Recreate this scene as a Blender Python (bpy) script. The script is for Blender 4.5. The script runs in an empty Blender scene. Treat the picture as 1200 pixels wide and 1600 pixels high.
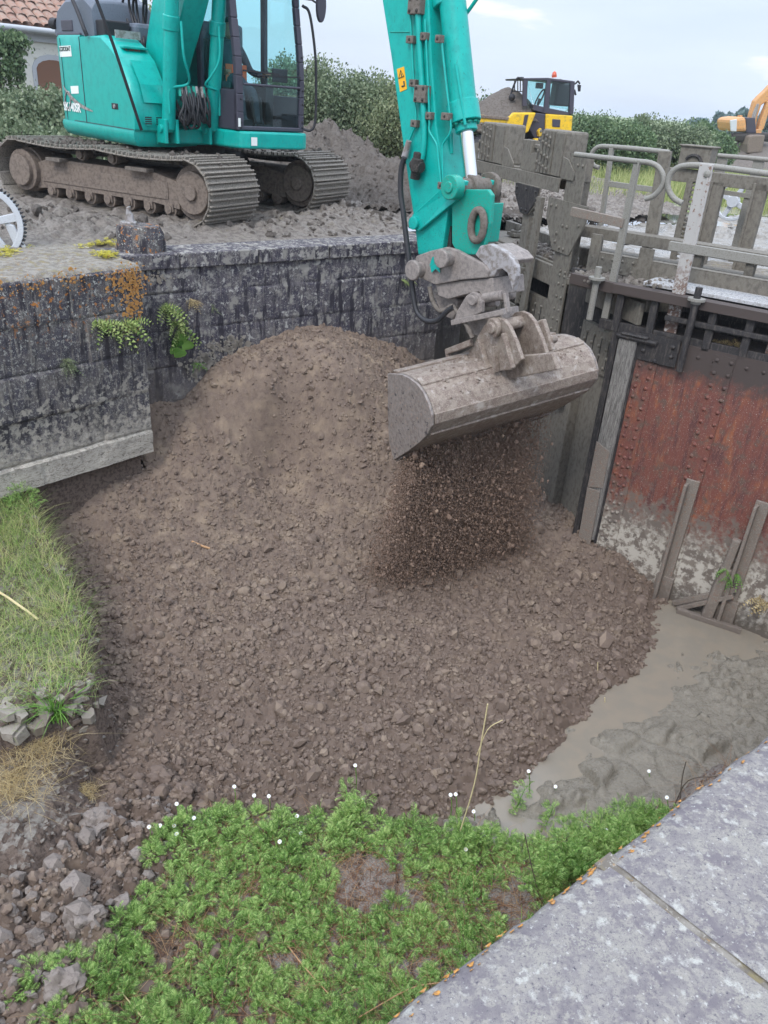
import bpy, bmesh, math, random
import numpy as np
from mathutils import Vector, Matrix
random.seed(7); RNG=np.random.default_rng(7)
SC=bpy.context.scene; COL=SC.collection
A=np.array
# ------------------------------------------------------------------ camera and unprojection
FPX=1241.; VPV=A([-178.,2381.,FPX]); HCAM=1.65
_up=-VPV/np.linalg.norm(VPV); _fw=A([0,0,1.]); _fw=_fw-_up*_fw.dot(_up); _fw/=np.linalg.norm(_fw)
_rt=np.cross(_fw,_up); RW=np.stack([_rt,_fw,_up])
if RW[0,0]<0: RW[0]*=-1
CAMP=A([0,0,HCAM])
def ray(px,py):
    w=RW@A([px-600.,py-800.,FPX]); return w/np.linalg.norm(w)
def onz(px,py,z):
    r=ray(px,py); return CAMP+r*((z-HCAM)/r[2])
def onpl(px,py,p,n):
    r=ray(px,py); return CAMP+r*((A(p)-CAMP).dot(n)/r.dot(n))
def projv(P):
    v=(A(P)-CAMP)@RW; return 600+FPX*v[...,0]/v[...,2],800+FPX*v[...,1]/v[...,2]
cd=bpy.data.cameras.new('camera'); cam=bpy.data.objects.new('camera',cd); COL.objects.link(cam)
cd.sensor_fit='VERTICAL'; cd.sensor_height=24; cd.sensor_width=18; cd.lens=24*FPX/1600; cd.clip_end=3000; cd.clip_start=.05
m=Matrix(((RW[0,0],-RW[0,1],-RW[0,2],0),(RW[1,0],-RW[1,1],-RW[1,2],0),(RW[2,0],-RW[2,1],-RW[2,2],HCAM),(0,0,0,1)))
cam.matrix_world=m; SC.camera=cam
# lock axes (u along the lock, n across it)
UX=A([.775,.632,0]); UX/=np.linalg.norm(UX); NX=A([-UX[1],UX[0],0]); ZX=A([0,0,1.])
def L(u,n,z=0.): return UX*u+NX*n+ZX*z
# ------------------------------------------------------------------ objects
def tag(o,label=None,cat=None,group=None,kind=None):
    if label: o['label']=label
    if cat: o['category']=cat
    if group: o['group']=group
    if kind: o['kind']=kind
    return o
def thing(name,loc,label,cat,group=None):
    o=bpy.data.objects.new(name,None); COL.objects.link(o); o.location=Vector([float(x) for x in loc]); o.empty_display_size=.2
    return tag(o,label,cat,group)
def rootloc(o):
    while o is not None and o.parent: o=o.parent
    return A(o.location) if o is not None else np.zeros(3)
def link(name,me,mat,parent=None,smooth=None):
    o=bpy.data.objects.new(name,me); COL.objects.link(o)
    if mat: me.materials.append(mat)
    if parent: o.parent=parent
    if smooth is not None:
        me.shade_smooth()
        if smooth<180: me.set_sharp_from_angle(angle=math.radians(smooth))
    return o
def fast(name,V,F,mat,parent=None,smooth=None):
    V=np.asarray(V,dtype=np.float32); F=np.asarray(F,dtype=np.int32); k=F.shape[1]
    if parent is not None: V=V-rootloc(parent).astype(np.float32)
    me=bpy.data.meshes.new(name); me.vertices.add(len(V)); me.vertices.foreach_set('co',V.ravel())
    me.loops.add(F.size); me.loops.foreach_set('vertex_index',F.ravel())
    me.polygons.add(len(F)); me.polygons.foreach_set('loop_start',np.arange(0,F.size,k,dtype=np.int32))
    me.update(calc_edges=True); me.validate()
    return link(name,me,mat,parent,smooth)
def nrm(v): v=A(v,dtype=float); return v/max(np.linalg.norm(v),1e-9)
class MB:
    def __init__(s): s.v=[]; s.f=[]
    def add(s,vs,fs):
        b=len(s.v); s.v+=[tuple(float(c) for c in v) for v in vs]; s.f+=[tuple(b+i for i in f) for f in fs]; return s
    def ob(s,o,X,Y,Z):
        o,X,Y,Z=map(lambda q:A(q,dtype=float),(o,X,Y,Z))
        return s.add([o,o+X,o+X+Y,o+Y,o+Z,o+X+Z,o+X+Y+Z,o+Y+Z],[(0,3,2,1),(4,5,6,7),(0,1,5,4),(1,2,6,5),(2,3,7,6),(3,0,4,7)])
    def bar(s,p,q,w,h,up=(0,0,1),ends=0.):
        p=A(p,dtype=float);q=A(q,dtype=float); d=nrm(q-p); p=p-d*ends;q=q+d*ends
        x=np.cross(d,A(up,dtype=float)); 
        if np.linalg.norm(x)<1e-4: x=np.cross(d,A([1,0,0]))
        x=nrm(x); y=np.cross(x,d)
        return s.ob(p-x*w/2-y*h/2,x*w,y*h,q-p)
    def cyl(s,p,q,r,n=14,r2=None,cap=True):
        return s.tube([p,q],r,n,r2s=[r,r if r2 is None else r2])
    def tube(s,pts,r,n=8,r2s=None,closed=False):
        P=[A(p,dtype=float) for p in pts]; m=len(P); b=len(s.v); ref=None; vs=[];fs=[]
        for i in range(m):
            if closed: d=nrm(P[(i+1)%m]-P[i-1])
            else: d=nrm(P[min(i+1,m-1)]-P[max(i-1,0)])
            if ref is None: ref=A([0,0,1.]) if abs(d[2])<.9 else A([1.,0,0])
            x=nrm(np.cross(d,ref)); y=np.cross(x,d); ref=y if m>2 else ref
            rr=r if r2s is None else r2s[i]
            for j in range(n):
                a=2*math.pi*j/n; vs.append(P[i]+x*math.cos(a)*rr+y*math.sin(a)*rr)
        for i in range(m if closed else m-1):
            k=(i+1)%m
            for j in range(n): fs.append((i*n+j,i*n+(j+1)%n,k*n+(j+1)%n,k*n+j))
        if not closed: fs+= [tuple(range(n-1,-1,-1)),tuple((m-1)*n+j for j in range(n))]
        return s.add(vs,fs)
    def prism(s,pts,vec):
        P=[A(p,dtype=float) for p in pts]; n=len(P); vec=A(vec,dtype=float)
        return s.add(P+[p+vec for p in P],[tuple(range(n-1,-1,-1)),tuple(range(n,2*n))]+[(i,(i+1)%n,n+(i+1)%n,n+i) for i in range(n)])
    def dome(s,p,nv,r,h=.7,n=7):
        p=A(p,dtype=float); nv=nrm(nv); ref=A([0,0,1.]) if abs(nv[2])<.9 else A([1.,0,0]); x=nrm(np.cross(nv,ref)); y=np.cross(nv,x); vs=[]
        for rr,hh in ((1,0),(.75,.6),):
            for j in range(n):
                a=2*math.pi*j/n; vs.append(p+(x*math.cos(a)+y*math.sin(a))*r*rr+nv*r*h*hh)
        vs.append(p+nv*r*h)
        return s.add(vs,[(j,(j+1)%n,n+(j+1)%n,n+j) for j in range(n)]+[(n+j,n+(j+1)%n,2*n) for j in range(n)])
    def grid(s,rows,close=False):
        m=len(rows);n=len(rows[0]); vs=[p for r in rows for p in r]
        return s.add(vs,[(i*n+j,i*n+(j+1)%n,(i+1)*n+(j+1)%n,(i+1)*n+j) for i in range(m-1) for j in range(n if close else n-1)])
    def build(s,name,mat,parent=None,bevel=0,smooth=None,label=None,recalc=True):
        b=rootloc(parent); me=bpy.data.meshes.new(name)
        me.from_pydata([tuple(A(v)-b) for v in s.v],[],s.f); me.update()
        if recalc:
            bm=bmesh.new(); bm.from_mesh(me); bmesh.ops.recalc_face_normals(bm,faces=bm.faces); bm.to_mesh(me); bm.free()
        o=link(name,me,mat,parent,smooth)
        if bevel:
            md=o.modifiers.new('bevel','BEVEL'); md.width=bevel; md.segments=2; md.limit_method='ANGLE'; md.angle_limit=math.radians(35)
        if label: o['label']=label
        return o
def smoothpath(pts,k=6):
    P=[A(p,dtype=float) for p in pts]; P=[2*P[0]-P[1]]+P+[2*P[-1]-P[-2]]; out=[]
    for i in range(1,len(P)-2):
        for t in np.linspace(0,1,k,endpoint=False):
            a,b,c,d=P[i-1:i+3]; out.append(.5*((2*b)+(c-a)*t+(2*a-5*b+4*c-d)*t*t+(3*b-a-3*c+d)*t**3))
    out.append(P[-2]); return out
# ------------------------------------------------------------------ materials
def sl(r,g,b,k=1.):
    f=lambda c:((c/255+.055)/1.055)**2.4 if c>10.3 else c/255/12.92
    return (f(r)*k,f(g)*k,f(b)*k,1)
def mat(name,base,rough=.8,layers=(),bump=(),metal=0.,spec=.5,rvar=None,coat=0.):
    """layers: (kind,scale,lo,hi,colour[,detail]) ; bump: (kind,scale,strength,dist)"""
    M=bpy.data.materials.new(name); M.use_nodes=True; N=M.node_tree.nodes; K=M.node_tree.links; N.clear()
    out=N.new('ShaderNodeOutputMaterial'); P=N.new('ShaderNodeBsdfPrincipled'); K.new(P.outputs[0],out.inputs[0])
    P.inputs['Roughness'].default_value=rough; P.inputs['Metallic'].default_value=metal; P.inputs['Specular IOR Level'].default_value=spec
    P.inputs['Coat Weight'].default_value=coat; P.inputs['Coat Roughness'].default_value=.15
    geo=N.new('ShaderNodeNewGeometry')
    def coords(scale):
        mp=N.new('ShaderNodeMapping'); K.new(geo.outputs['Position'],mp.inputs[0])
        mp.inputs['Scale'].default_value=scale if isinstance(scale,tuple) else (scale,)*3; return mp.outputs[0]
    def field(kind,scale,detail=4.,seed=0):
        if kind=='z':
            sx=N.new('ShaderNodeSeparateXYZ'); K.new(geo.outputs['Position'],sx.inputs[0])
            nz=N.new('ShaderNodeTexNoise'); K.new(coords(4.),nz.inputs[0]); nz.inputs['Detail'].default_value=5
            ad=N.new('ShaderNodeMath'); ad.operation='MULTIPLY_ADD'; K.new(nz.outputs[0],ad.inputs[0]); ad.inputs[1].default_value=scale; K.new(sx.outputs[2],ad.inputs[2]); return ad.outputs[0]
        if kind=='up':
            sx=N.new('ShaderNodeSeparateXYZ'); K.new(geo.outputs['Normal'],sx.inputs[0])
            nz=N.new('ShaderNodeTexNoise'); K.new(coords(scale),nz.inputs[0]); nz.inputs['Detail'].default_value=5
            ad=N.new('ShaderNodeMath'); ad.operation='MULTIPLY_ADD'; K.new(nz.outputs[0],ad.inputs[0]); ad.inputs[1].default_value=.8; K.new(sx.outputs[2],ad.inputs[2]); return ad.outputs[0]
        if kind=='rnd': return geo.outputs['Random Per Island']
        if kind=='voro' or kind=='crack':
            t=N.new('ShaderNodeTexVoronoi'); K.new(coords(scale),t.inputs['Vector'])
            if kind=='crack': t.feature='DISTANCE_TO_EDGE'
            return t.outputs['Distance']
        t=N.new('ShaderNodeTexNoise'); K.new(coords(scale),t.inputs[0]); t.inputs['Detail'].default_value=detail; t.inputs['Roughness'].default_value=.62
        if kind=='dist': t.inputs['Distortion'].default_value=2.5
        return t.outputs[0]
    def ramp(src,lo,hi):
        mr=N.new('ShaderNodeMapRange'); K.new(src,mr.inputs[0]); mr.inputs[1].default_value=lo; mr.inputs[2].default_value=hi; return mr.outputs[0]
    cur=None
    for ly in layers:
        kind,scale,lo,hi,col=ly[:5]; det=ly[5] if len(ly)>5 else 4.
        msk=ramp(field(kind,scale,det),lo,hi)
        if len(ly)>6: # second mask multiplied in
            k2,s2,l2,h2=ly[6]; m2=ramp(field(k2,s2),l2,h2); mm=N.new('ShaderNodeMath'); mm.operation='MULTIPLY'; K.new(msk,mm.inputs[0]); K.new(m2,mm.inputs[1]); msk=mm.outputs[0]
        mx=N.new('ShaderNodeMix'); mx.data_type='RGBA'; K.new(msk,mx.inputs[0])
        if cur is None: mx.inputs[6].default_value=base
        else: K.new(cur,mx.inputs[6])
        mx.inputs[7].default_value=col; cur=mx.outputs[2]
    if cur is None: P.inputs['Base Color'].default_value=base
    else: K.new(cur,P.inputs['Base Color'])
    if rvar: K.new(ramp_out(N,K,field(rvar[0],rvar[1]),rvar[2],rvar[3],rvar[4],rvar[5]),P.inputs['Roughness'])
    nb=None
    for kind,scale,strength,dist in bump:
        b=N.new('ShaderNodeBump'); b.inputs['Strength'].default_value=strength; b.inputs['Distance'].default_value=dist
        K.new(field(kind,scale,6.),b.inputs['Height'])
        if nb: K.new(nb,b.inputs['Normal'])
        nb=b.outputs[0]
    if nb: K.new(nb,P.inputs['Normal'])
    return M
def ramp_out(N,K,src,lo,hi,a,b):
    mr=N.new('ShaderNodeMapRange'); K.new(src,mr.inputs[0]); mr.inputs[1].default_value=lo; mr.inputs[2].default_value=hi; mr.inputs[3].default_value=a; mr.inputs[4].default_value=b; return mr.outputs[0]
def leafmat(name,c1,c2,c3,trans=.35,rough=.55):
    M=bpy.data.materials.new(name); M.use_nodes=True; N=M.node_tree.nodes; K=M.node_tree.links; N.clear()
    out=N.new('ShaderNodeOutputMaterial'); P=N.new('ShaderNodeBsdfPrincipled'); P.inputs['Roughness'].default_value=rough; P.inputs['Specular IOR Level'].default_value=.3
    T=N.new('ShaderNodeBsdfTranslucent'); mx=N.new('ShaderNodeMixShader'); mx.inputs[0].default_value=trans
    g=N.new('ShaderNodeNewGeometry'); nz=N.new('ShaderNodeTexNoise'); nz.inputs['Scale'].default_value=3.2; nz.inputs['Detail'].default_value=4; K.new(g.outputs['Position'],nz.inputs[0])
    ad=N.new('ShaderNodeMath'); ad.operation='ADD'; K.new(g.outputs['Random Per Island'],ad.inputs[0]); K.new(nz.outputs[0],ad.inputs[1])
    cr=N.new('ShaderNodeValToRGB'); cr.color_ramp.elements[0].color=c1; cr.color_ramp.elements[0].position=.25; cr.color_ramp.elements[1].color=c3; cr.color_ramp.elements[1].position=.85
    e=cr.color_ramp.elements.new(.55); e.color=c2
    mr=N.new('ShaderNodeMath'); mr.operation='MULTIPLY'; mr.inputs[1].default_value=.62; K.new(ad.outputs[0],mr.inputs[0]); K.new(mr.outputs[0],cr.inputs[0])
    K.new(cr.outputs[0],P.inputs['Base Color']); K.new(cr.outputs[0],T.inputs[0]); K.new(P.outputs[0],mx.inputs[1]); K.new(T.outputs[0],mx.inputs[2]); K.new(mx.outputs[0],out.inputs[0]); return M
def glassmat(name,tint,gloss=.12):
    M=bpy.data.materials.new(name); M.use_nodes=True; N=M.node_tree.nodes; K=M.node_tree.links; N.clear()
    out=N.new('ShaderNodeOutputMaterial'); T=N.new('ShaderNodeBsdfTransparent'); T.inputs[0].default_value=tint
    G=N.new('ShaderNodeBsdfGlossy'); G.inputs['Roughness'].default_value=.03; lw=N.new('ShaderNodeLayerWeight'); lw.inputs[0].default_value=.5; fr=N.new('ShaderNodeMath'); fr.operation='POWER'; K.new(lw.outputs['Facing'],fr.inputs[0]); fr.inputs[1].default_value=4.
    ad=N.new('ShaderNodeMath'); ad.operation='ADD'; ad.inputs[1].default_value=gloss; K.new(fr.outputs[0],ad.inputs[0])
    mx=N.new('ShaderNodeMixShader'); K.new(ad.outputs[0],mx.inputs[0]); K.new(T.outputs[0],mx.inputs[1]); K.new(G.outputs[0],mx.inputs[2]); K.new(mx.outputs[0],out.inputs[0]); return M
MUDC=sl(118,112,103); MUDD=sl(88,82,76); MUDL=sl(150,145,136)
TEAL=sl(0,165,154)
M_teal=mat('teal_paint',TEAL,.36,[('noise',2.,.45,.7,sl(0,150,141),5),('noise',(14,14,2.),.58,.74,sl(20,128,118),6),('noise',60,.66,.72,sl(70,84,74),6),('z',.5,1.35,1.1,sl(70,140,128),4,('noise',9,.5,.64))],[('noise',30,.04,.004)],coat=.15,spec=.35)
M_tealworn=mat('worn_teal_paint',sl(0,150,132),.5,[('noise',16,.58,.64,sl(105,96,86),8),('noise',40,.62,.68,sl(40,48,44),6)],[('noise',50,.25,.006)])
M_darkp=mat('dark_grey_paint',sl(62,60,72),.5,[('noise',20,.55,.75,sl(80,78,84),5)],[('noise',60,.08,.004)])
M_gray=mat('grey_plastic',sl(96,104,116),.55,[('noise',12,.5,.8,sl(78,84,95),5)],[('noise',80,.05,.003)])
M_black=mat('black_rubber',sl(34,33,38),.6,[('noise',30,.6,.8,sl(75,70,66),5)])
M_hose=mat('hydraulic_hose',sl(40,40,44),.55,[('noise',25,.55,.75,sl(84,80,74),5)])
M_steel=mat('mud_covered_steel',sl(112,104,96),.85,[('noise',7,.45,.62,sl(92,84,76),7),('noise',30,.58,.7,sl(138,130,120),6)],[('noise',24,.5,.012),('noise',90,.4,.004)])
M_track=mat('muddy_track_steel',sl(140,132,122),.8,[('noise',10,.45,.6,sl(104,97,89),7),('noise',45,.56,.66,sl(166,160,150),6),('dist',6,.6,.66,sl(100,96,70),6)],[('noise',30,.6,.015),('noise',110,.4,.005)])
M_frame=mat('muddy_track_frame',sl(124,111,100),.8,[('noise',5,.45,.62,sl(98,87,79),7),('noise',35,.6,.7,sl(130,120,112),6)],[('noise',30,.35,.01)])
M_deep=mat('dark_oily_steel',sl(44,40,38),.75,[('noise',14,.5,.65,sl(74,68,62),6)],[('noise',40,.4,.01)])
M_chrome=mat('chrome_rod',(.75,.75,.75,1),.12,metal=1.)
M_bucket=mat('bucket_steel',sl(146,133,120),.5,[('noise',3.5,.44,.56,sl(122,106,95),8),('noise',2.2,.56,.68,sl(176,166,157),5),('noise',22,.5,.7,sl(174,162,153),7),('noise',50,.60,.72,sl(124,108,99),6),('z',.5,-.85,-1.25,sl(118,102,92))],[('noise',30,.5,.012),('noise',120,.5,.004)])
M_plate=mat('worn_bucket_plate',sl(140,131,125),.5,[('noise',5,.42,.62,sl(116,106,100),7),('noise',3.2,.6,.64,sl(58,56,60),6),('noise',9,.58,.7,sl(160,134,116),6),('noise',14,.64,.67,sl(60,58,62),5)],[('noise',50,.3,.006)])
M_coup=mat('muddy_coupler_steel',sl(142,133,127),.65,[('noise',5,.42,.62,sl(116,108,104),6),('noise',24,.54,.7,sl(160,150,142),6)],[('noise',40,.4,.008)])
M_white=mat('white_decal',sl(228,232,228),.5,[('noise',40,.6,.75,sl(200,206,200),5)])
M_pale=mat('bright_worn_steel',sl(156,152,152),.35,[('noise',4,.44,.58,sl(122,114,108),6)],[('noise',40,.15,.004)])
M_ink=mat('decal_ink',sl(48,70,66),.5)
M_yel=mat('yellow_warning_decal',sl(236,172,28),.5)
M_red=mat('red_decal_ink',sl(210,70,62),.5)
M_orange=mat('orange_cloth',sl(225,105,60),.85)
M_skin=mat('skin',sl(190,140,115),.6)
M_cloth=mat('dark_blue_cloth',sl(70,74,84),.9)
M_hair=mat('dark_hair',sl(48,38,32),.8)
M_glass=glassmat('cab_glass',(.80,.97,.98,1),.03)
M_glass2=glassmat('clear_cab_glass',(.82,.95,.95,1),.04)
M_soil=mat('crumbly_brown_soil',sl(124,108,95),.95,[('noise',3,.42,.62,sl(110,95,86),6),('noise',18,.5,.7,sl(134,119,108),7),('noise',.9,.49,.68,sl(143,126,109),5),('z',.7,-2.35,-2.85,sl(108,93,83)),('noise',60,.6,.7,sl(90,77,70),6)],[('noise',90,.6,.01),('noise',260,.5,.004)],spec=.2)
M_clod=mat('soil_clod',sl(128,112,98),.95,[('rnd',1,.1,.9,sl(104,90,81)),('noise',.9,.49,.68,sl(144,128,111),4),('z',.7,-2.35,-2.85,sl(104,90,81),4,('rnd',1,.0,.8)),('noise',120,.5,.7,sl(134,119,112),5)],[('noise',160,.5,.006)],spec=.2)
M_fall=mat('falling_soil_crumb',sl(130,110,97),1.,[('rnd',1,.97,.98,sl(164,142,124))],spec=.0)
M_clay=mat('grey_broken_clay',sl(140,130,123),.9,[('rnd',1,.1,.9,sl(124,114,107)),('noise',9,.5,.66,sl(112,103,97),6),('noise',60,.55,.7,sl(152,143,135),6)],[('noise',60,.5,.01),('noise',200,.4,.004)],spec=.25)
M_palec=mat('pale_broken_clay',sl(152,145,135),.9,[('rnd',1,.1,.9,sl(134,126,116)),('noise',12,.54,.66,sl(134,124,114),6)],[('noise',50,.5,.01)],spec=.2)
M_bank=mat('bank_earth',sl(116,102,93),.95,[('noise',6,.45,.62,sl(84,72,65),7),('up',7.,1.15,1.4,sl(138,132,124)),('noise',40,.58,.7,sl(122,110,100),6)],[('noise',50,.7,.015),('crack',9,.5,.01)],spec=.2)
M_wbank=mat('cracked_mud',sl(142,134,127),.9,[('noise',4,.5,.6,sl(104,82,70),6),('noise',30,.52,.66,sl(120,108,98),6),('crack',8,.02,.0,sl(52,46,42))],[('crack',8,.8,.02),('noise',60,.5,.008)],spec=.2)
M_silt=mat('wet_grey_silt',sl(138,130,117),.45,[('noise',8,.45,.65,sl(122,115,104),6),('noise',40,.55,.7,sl(152,145,132),6)],[('noise',35,.6,.02),('dist',12,.5,.02)],rvar=('noise',6,.4,.6,.12,.5))
M_water=mat('muddy_water',sl(136,126,112),.14,[('noise',.9,.4,.6,sl(130,122,110),3)],[('noise',7,.03,.01)],spec=.4)
M_quay=mat('churned_mud_ground',sl(132,123,114),.85,[('noise',3,.44,.6,sl(104,95,88),7),('noise',22,.52,.68,sl(146,139,130),7),('dist',2.2,.62,.7,sl(120,114,82),6)],[('noise',26,.7,.03),('noise',110,.6,.008)],rvar=('noise',3,.4,.6,.55,.9))
M_heap=mat('dug_spoil_heap',sl(118,110,103),.92,[('noise',4,.44,.62,sl(94,86,80),7),('noise',25,.52,.68,sl(138,130,122),7)],[('noise',30,.7,.03),('noise',120,.6,.008)],spec=.25)
M_wet=mat('wet_mud_flat',sl(138,133,126),.5,[('noise',1.6,.46,.6,sl(116,110,103),7),('noise',14,.52,.66,sl(152,148,141),6)],[('noise',14,.35,.02)],rvar=('noise',1.1,.44,.56,.1,.75))
M_field=mat('field_grass',sl(122,136,84),.95,[('noise',.25,.42,.6,sl(140,146,98),5),('noise',5,.45,.65,sl(104,122,72),6)],[('noise',20,.6,.05)],spec=.1)
LIV=sl(196,196,190); 
M_wall=mat('lichened_dark_stone',sl(96,91,95),.9,[('noise',1.3,.38,.54,sl(66,62,73),5),('noise',(5,5,.7),.52,.64,sl(110,104,102),6),('noise',7,.55,.64,sl(132,129,125),9),('noise',30,.60,.66,sl(186,186,180),7),('noise',3.,.58,.63,sl(166,163,158),10),('noise',1.4,.54,.62,sl(142,138,132),10),('noise',(2.2,2.2,.4),.53,.6,sl(56,53,60),6),('noise',2.2,.54,.6,sl(156,152,146),8,('z',.9,-.1,.35)),('noise',60,.68,.72,sl(54,50,54),5),('z',.9,-.55,-1.6,sl(112,104,98))],[('noise',18,.4,.02),('noise',90,.5,.006)],spec=.25)
M_wall2=mat('weathered_block_stone',sl(98,93,92),.9,[('noise',1.1,.40,.54,sl(70,67,74),5),('noise',(6,6,.7),.52,.64,sl(118,112,106),6),('noise',6,.54,.62,sl(140,137,131),9),('noise',24,.60,.66,sl(190,190,183),7),('noise',(2.4,2.4,.4),.53,.6,sl(58,55,60),6),('noise',5.2,.60,.645,sl(182,181,174),8,('z',.4,-.95,-.2)),('noise',4.,.58,.63,sl(176,116,62),8,('z',.3,-.5,-.05)),('noise',60,.67,.71,sl(50,47,50),5),('noise',3.,.5,.58,sl(158,152,142),9,('z',.5,-.75,-1.0)),('z',.8,-1.12,-1.45,sl(182,175,164)),('noise',(4,4,14),.52,.64,sl(146,138,127),8,('z',.5,-1.1,-1.4)),('noise',5,.60,.66,sl(112,106,99),8,('z',.5,-1.,-1.3)),('dist',(3,3,16),.55,.62,sl(118,112,104),6,('z',.5,-1.1,-1.6))],[('noise',16,.5,.025),('noise',90,.5,.006)],spec=.25)
M_coping=mat('lichened_coping_stone',sl(138,133,131),.85,[('noise',1.6,.44,.58,sl(116,110,114),6),('noise',7,.48,.6,sl(152,147,140),9),('noise',24,.52,.64,sl(114,109,112),9),('noise',1.3,.5,.62,sl(152,148,140),8,('noise',40,.45,.55)),('noise',4.,.57,.66,sl(178,176,169),11),('noise',15,.60,.69,sl(184,182,176),10),('noise',24,.65,.68,sl(76,74,84),7),('noise',90,.58,.68,sl(86,84,90),6)],[('noise',40,.4,.006),('noise',160,.5,.003)],spec=.3)
M_lichen=mat('orange_lichen',sl(190,138,72),.9,[('noise',40,.45,.62,sl(160,112,60),6),('noise',25,.56,.66,sl(150,144,132),6)],[('noise',80,.6,.004)])
M_top=mat('wall_top_concrete',sl(136,130,121),.9,[('noise',3,.42,.56,sl(106,99,90),8),('noise',16,.56,.68,sl(166,161,152),7),('noise',2.2,.54,.62,sl(122,112,84),7),('noise',6,.6,.66,sl(146,118,84),7)],[('noise',30,.5,.012)])
M_gmud=mat('mud_coated_gate_steel',sl(118,112,102),.8,[('noise',(5,5,3.),.46,.62,sl(96,90,82),8),('noise',(20,20,12),.56,.68,sl(136,130,120),7),('noise',9,.64,.70,sl(78,72,68),6)],[('noise',26,.4,.012),('noise',120,.3,.003)])
M_gdark=mat('wet_gate_steel_and_shade',sl(42,39,40),.6,[('noise',(9,9,2),.5,.64,sl(78,72,68),7),('noise',40,.6,.7,sl(110,104,98),6)],[('noise',30,.5,.01)])  # dark wet steel; also painted as shade in gate slots and hollows
M_rail=mat('painted_muddy_pipe',sl(136,133,126),.6,[('noise',14,.5,.62,sl(122,117,108),6),('noise',40,.6,.7,sl(172,170,164),6)],[('noise',60,.3,.004)])
M_railrust=mat('rusty_post_steel',sl(172,168,164),.65,[('noise',5,.57,.63,sl(128,104,90),7),('noise',6,.46,.52,sl(112,88,76),6,('z',.5,.75,.35)),('noise',3,.42,.48,sl(92,70,60),6,('z',.4,.2,-.1))],[('noise',50,.4,.006)])
M_rust=mat('rusty_red_plate',sl(116,68,58),.75,[('noise',(1.8,1.8,.6),.52,.66,sl(144,86,58),8),('noise',(3.2,3.2,.5),.5,.62,sl(92,56,54),8),('noise',(8,8,.9),.57,.7,sl(126,94,78),6),('noise',2.2,.53,.63,sl(100,78,68),9),('noise',(16,16,7),.56,.68,sl(138,102,88),7),('noise',(34,34,9),.60,.7,sl(92,66,62),5),('noise',22,.655,.675,sl(206,200,190),4),('z',1.0,-1.6,-1.95,sl(128,118,108)),('noise',2.5,.42,.52,sl(186,179,168),9,('z',.8,-1.95,-2.25)),('noise',1.8,.52,.58,sl(112,102,94),9,('z',.6,-1.6,-1.9)),('z',.5,-2.75,-2.95,sl(96,88,80)),('z',.35,-.62,-.42,sl(72,62,58))],[('noise',30,.35,.008),('noise',120,.3,.003)])
M_mrust=mat('muddy_rust_steel',sl(122,112,103),.8,[('noise',7,.54,.68,sl(132,102,86),7),('noise',26,.55,.66,sl(160,154,146),7),('z',.6,-2.7,-2.9,sl(110,100,92))],[('noise',60,.4,.006)])
M_timber=mat('weathered_timber',sl(132,128,123),.9,[('noise',(30,30,1.4),.45,.58,sl(92,88,84),6),('noise',(60,60,2),.55,.65,sl(166,162,157),5),('noise',8,.6,.68,sl(88,84,82),5)],[('noise',(70,70,2.5),.7,.008)])
M_plank=mat('wet_walkway_plank',sl(186,186,188),.3,[('noise',6,.45,.62,sl(150,147,143),7),('noise',24,.56,.66,sl(104,98,92),7)],[('noise',30,.25,.006)],rvar=('noise',6,.4,.6,.12,.5))
M_wood=mat('dry_wood',sl(176,140,104),.8,[('noise',(20,20,20),.5,.65,sl(150,106,72),5)])
M_straw=mat('dry_straw',sl(206,190,146),.8)
M_twig=mat('dark_twig',sl(88,76,66),.9)
M_petal=mat('white_petal',sl(240,240,236),.6)
M_disc=mat('yellow_flower_centre',sl(226,188,52),.7)
M_mayweed=leafmat('mayweed_leaf',sl(76,112,50),sl(120,158,78),sl(176,200,122))
M_grass=leafmat('bank_grass_blade',sl(98,132,62),sl(146,172,94),sl(206,200,144))
M_dgrass=leafmat('dry_grass_blade',sl(132,112,80),sl(178,156,112),sl(212,194,150))
M_green=leafmat('fresh_green_leaf',sl(72,116,44),sl(104,152,62),sl(140,182,90))
M_fern=leafmat('fern_leaf',sl(92,120,60),sl(136,160,84),sl(184,194,124))
M_bush=leafmat('bramble_leaf',sl(70,86,62),sl(100,116,86),sl(142,152,122),.25)
M_bush2=leafmat('hedge_leaf',sl(62,84,58),sl(90,114,80),sl(122,140,102),.25)
M_bush3=leafmat('olive_hedge_leaf',sl(76,90,62),sl(108,120,86),sl(148,154,118),.25)
M_far=leafmat('haze_tinted_tree_leaf',sl(78,98,98),sl(98,120,120),sl(122,142,140),.2)  # bluish tint puts distance haze into the leaf colour
M_fgrass=leafmat('meadow_grass_blade',sl(108,126,70),sl(146,158,96),sl(188,186,132))
M_trunk=mat('bark',sl(92,84,74),.9)
M_yellowp=mat('yellow_machine_paint',sl(230,186,30),.5,[('noise',2.5,.5,.68,sl(186,154,60),7),('noise',9,.58,.68,sl(140,120,80),7)])
M_orangep=mat('hazed_orange_paint',sl(206,150,92),.6,[('noise',3,.48,.62,sl(168,132,100),6)])  # orange paled and dulled, haze mixed into the paint colour
M_tile=mat('clay_roof_tile',sl(158,124,108),.9,[('rnd',1,.1,.9,sl(138,104,90)),('noise',2.5,.46,.62,sl(150,134,122),6),('noise',14,.58,.66,sl(110,92,80),6)],[('noise',40,.3,.01)])
M_render=mat('white_render',sl(226,224,214),.9,[('noise',3,.55,.7,sl(196,190,180),6)])
M_shutter=mat('brown_shutter',sl(128,94,76),.8)
M_zinc=mat('zinc_gutter',sl(176,180,184),.5)
M_whitep=mat('white_painted_iron',sl(190,193,198),.55,[('noise',20,.56,.66,sl(166,166,168),6)],[('noise',60,.2,.004)])
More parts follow.
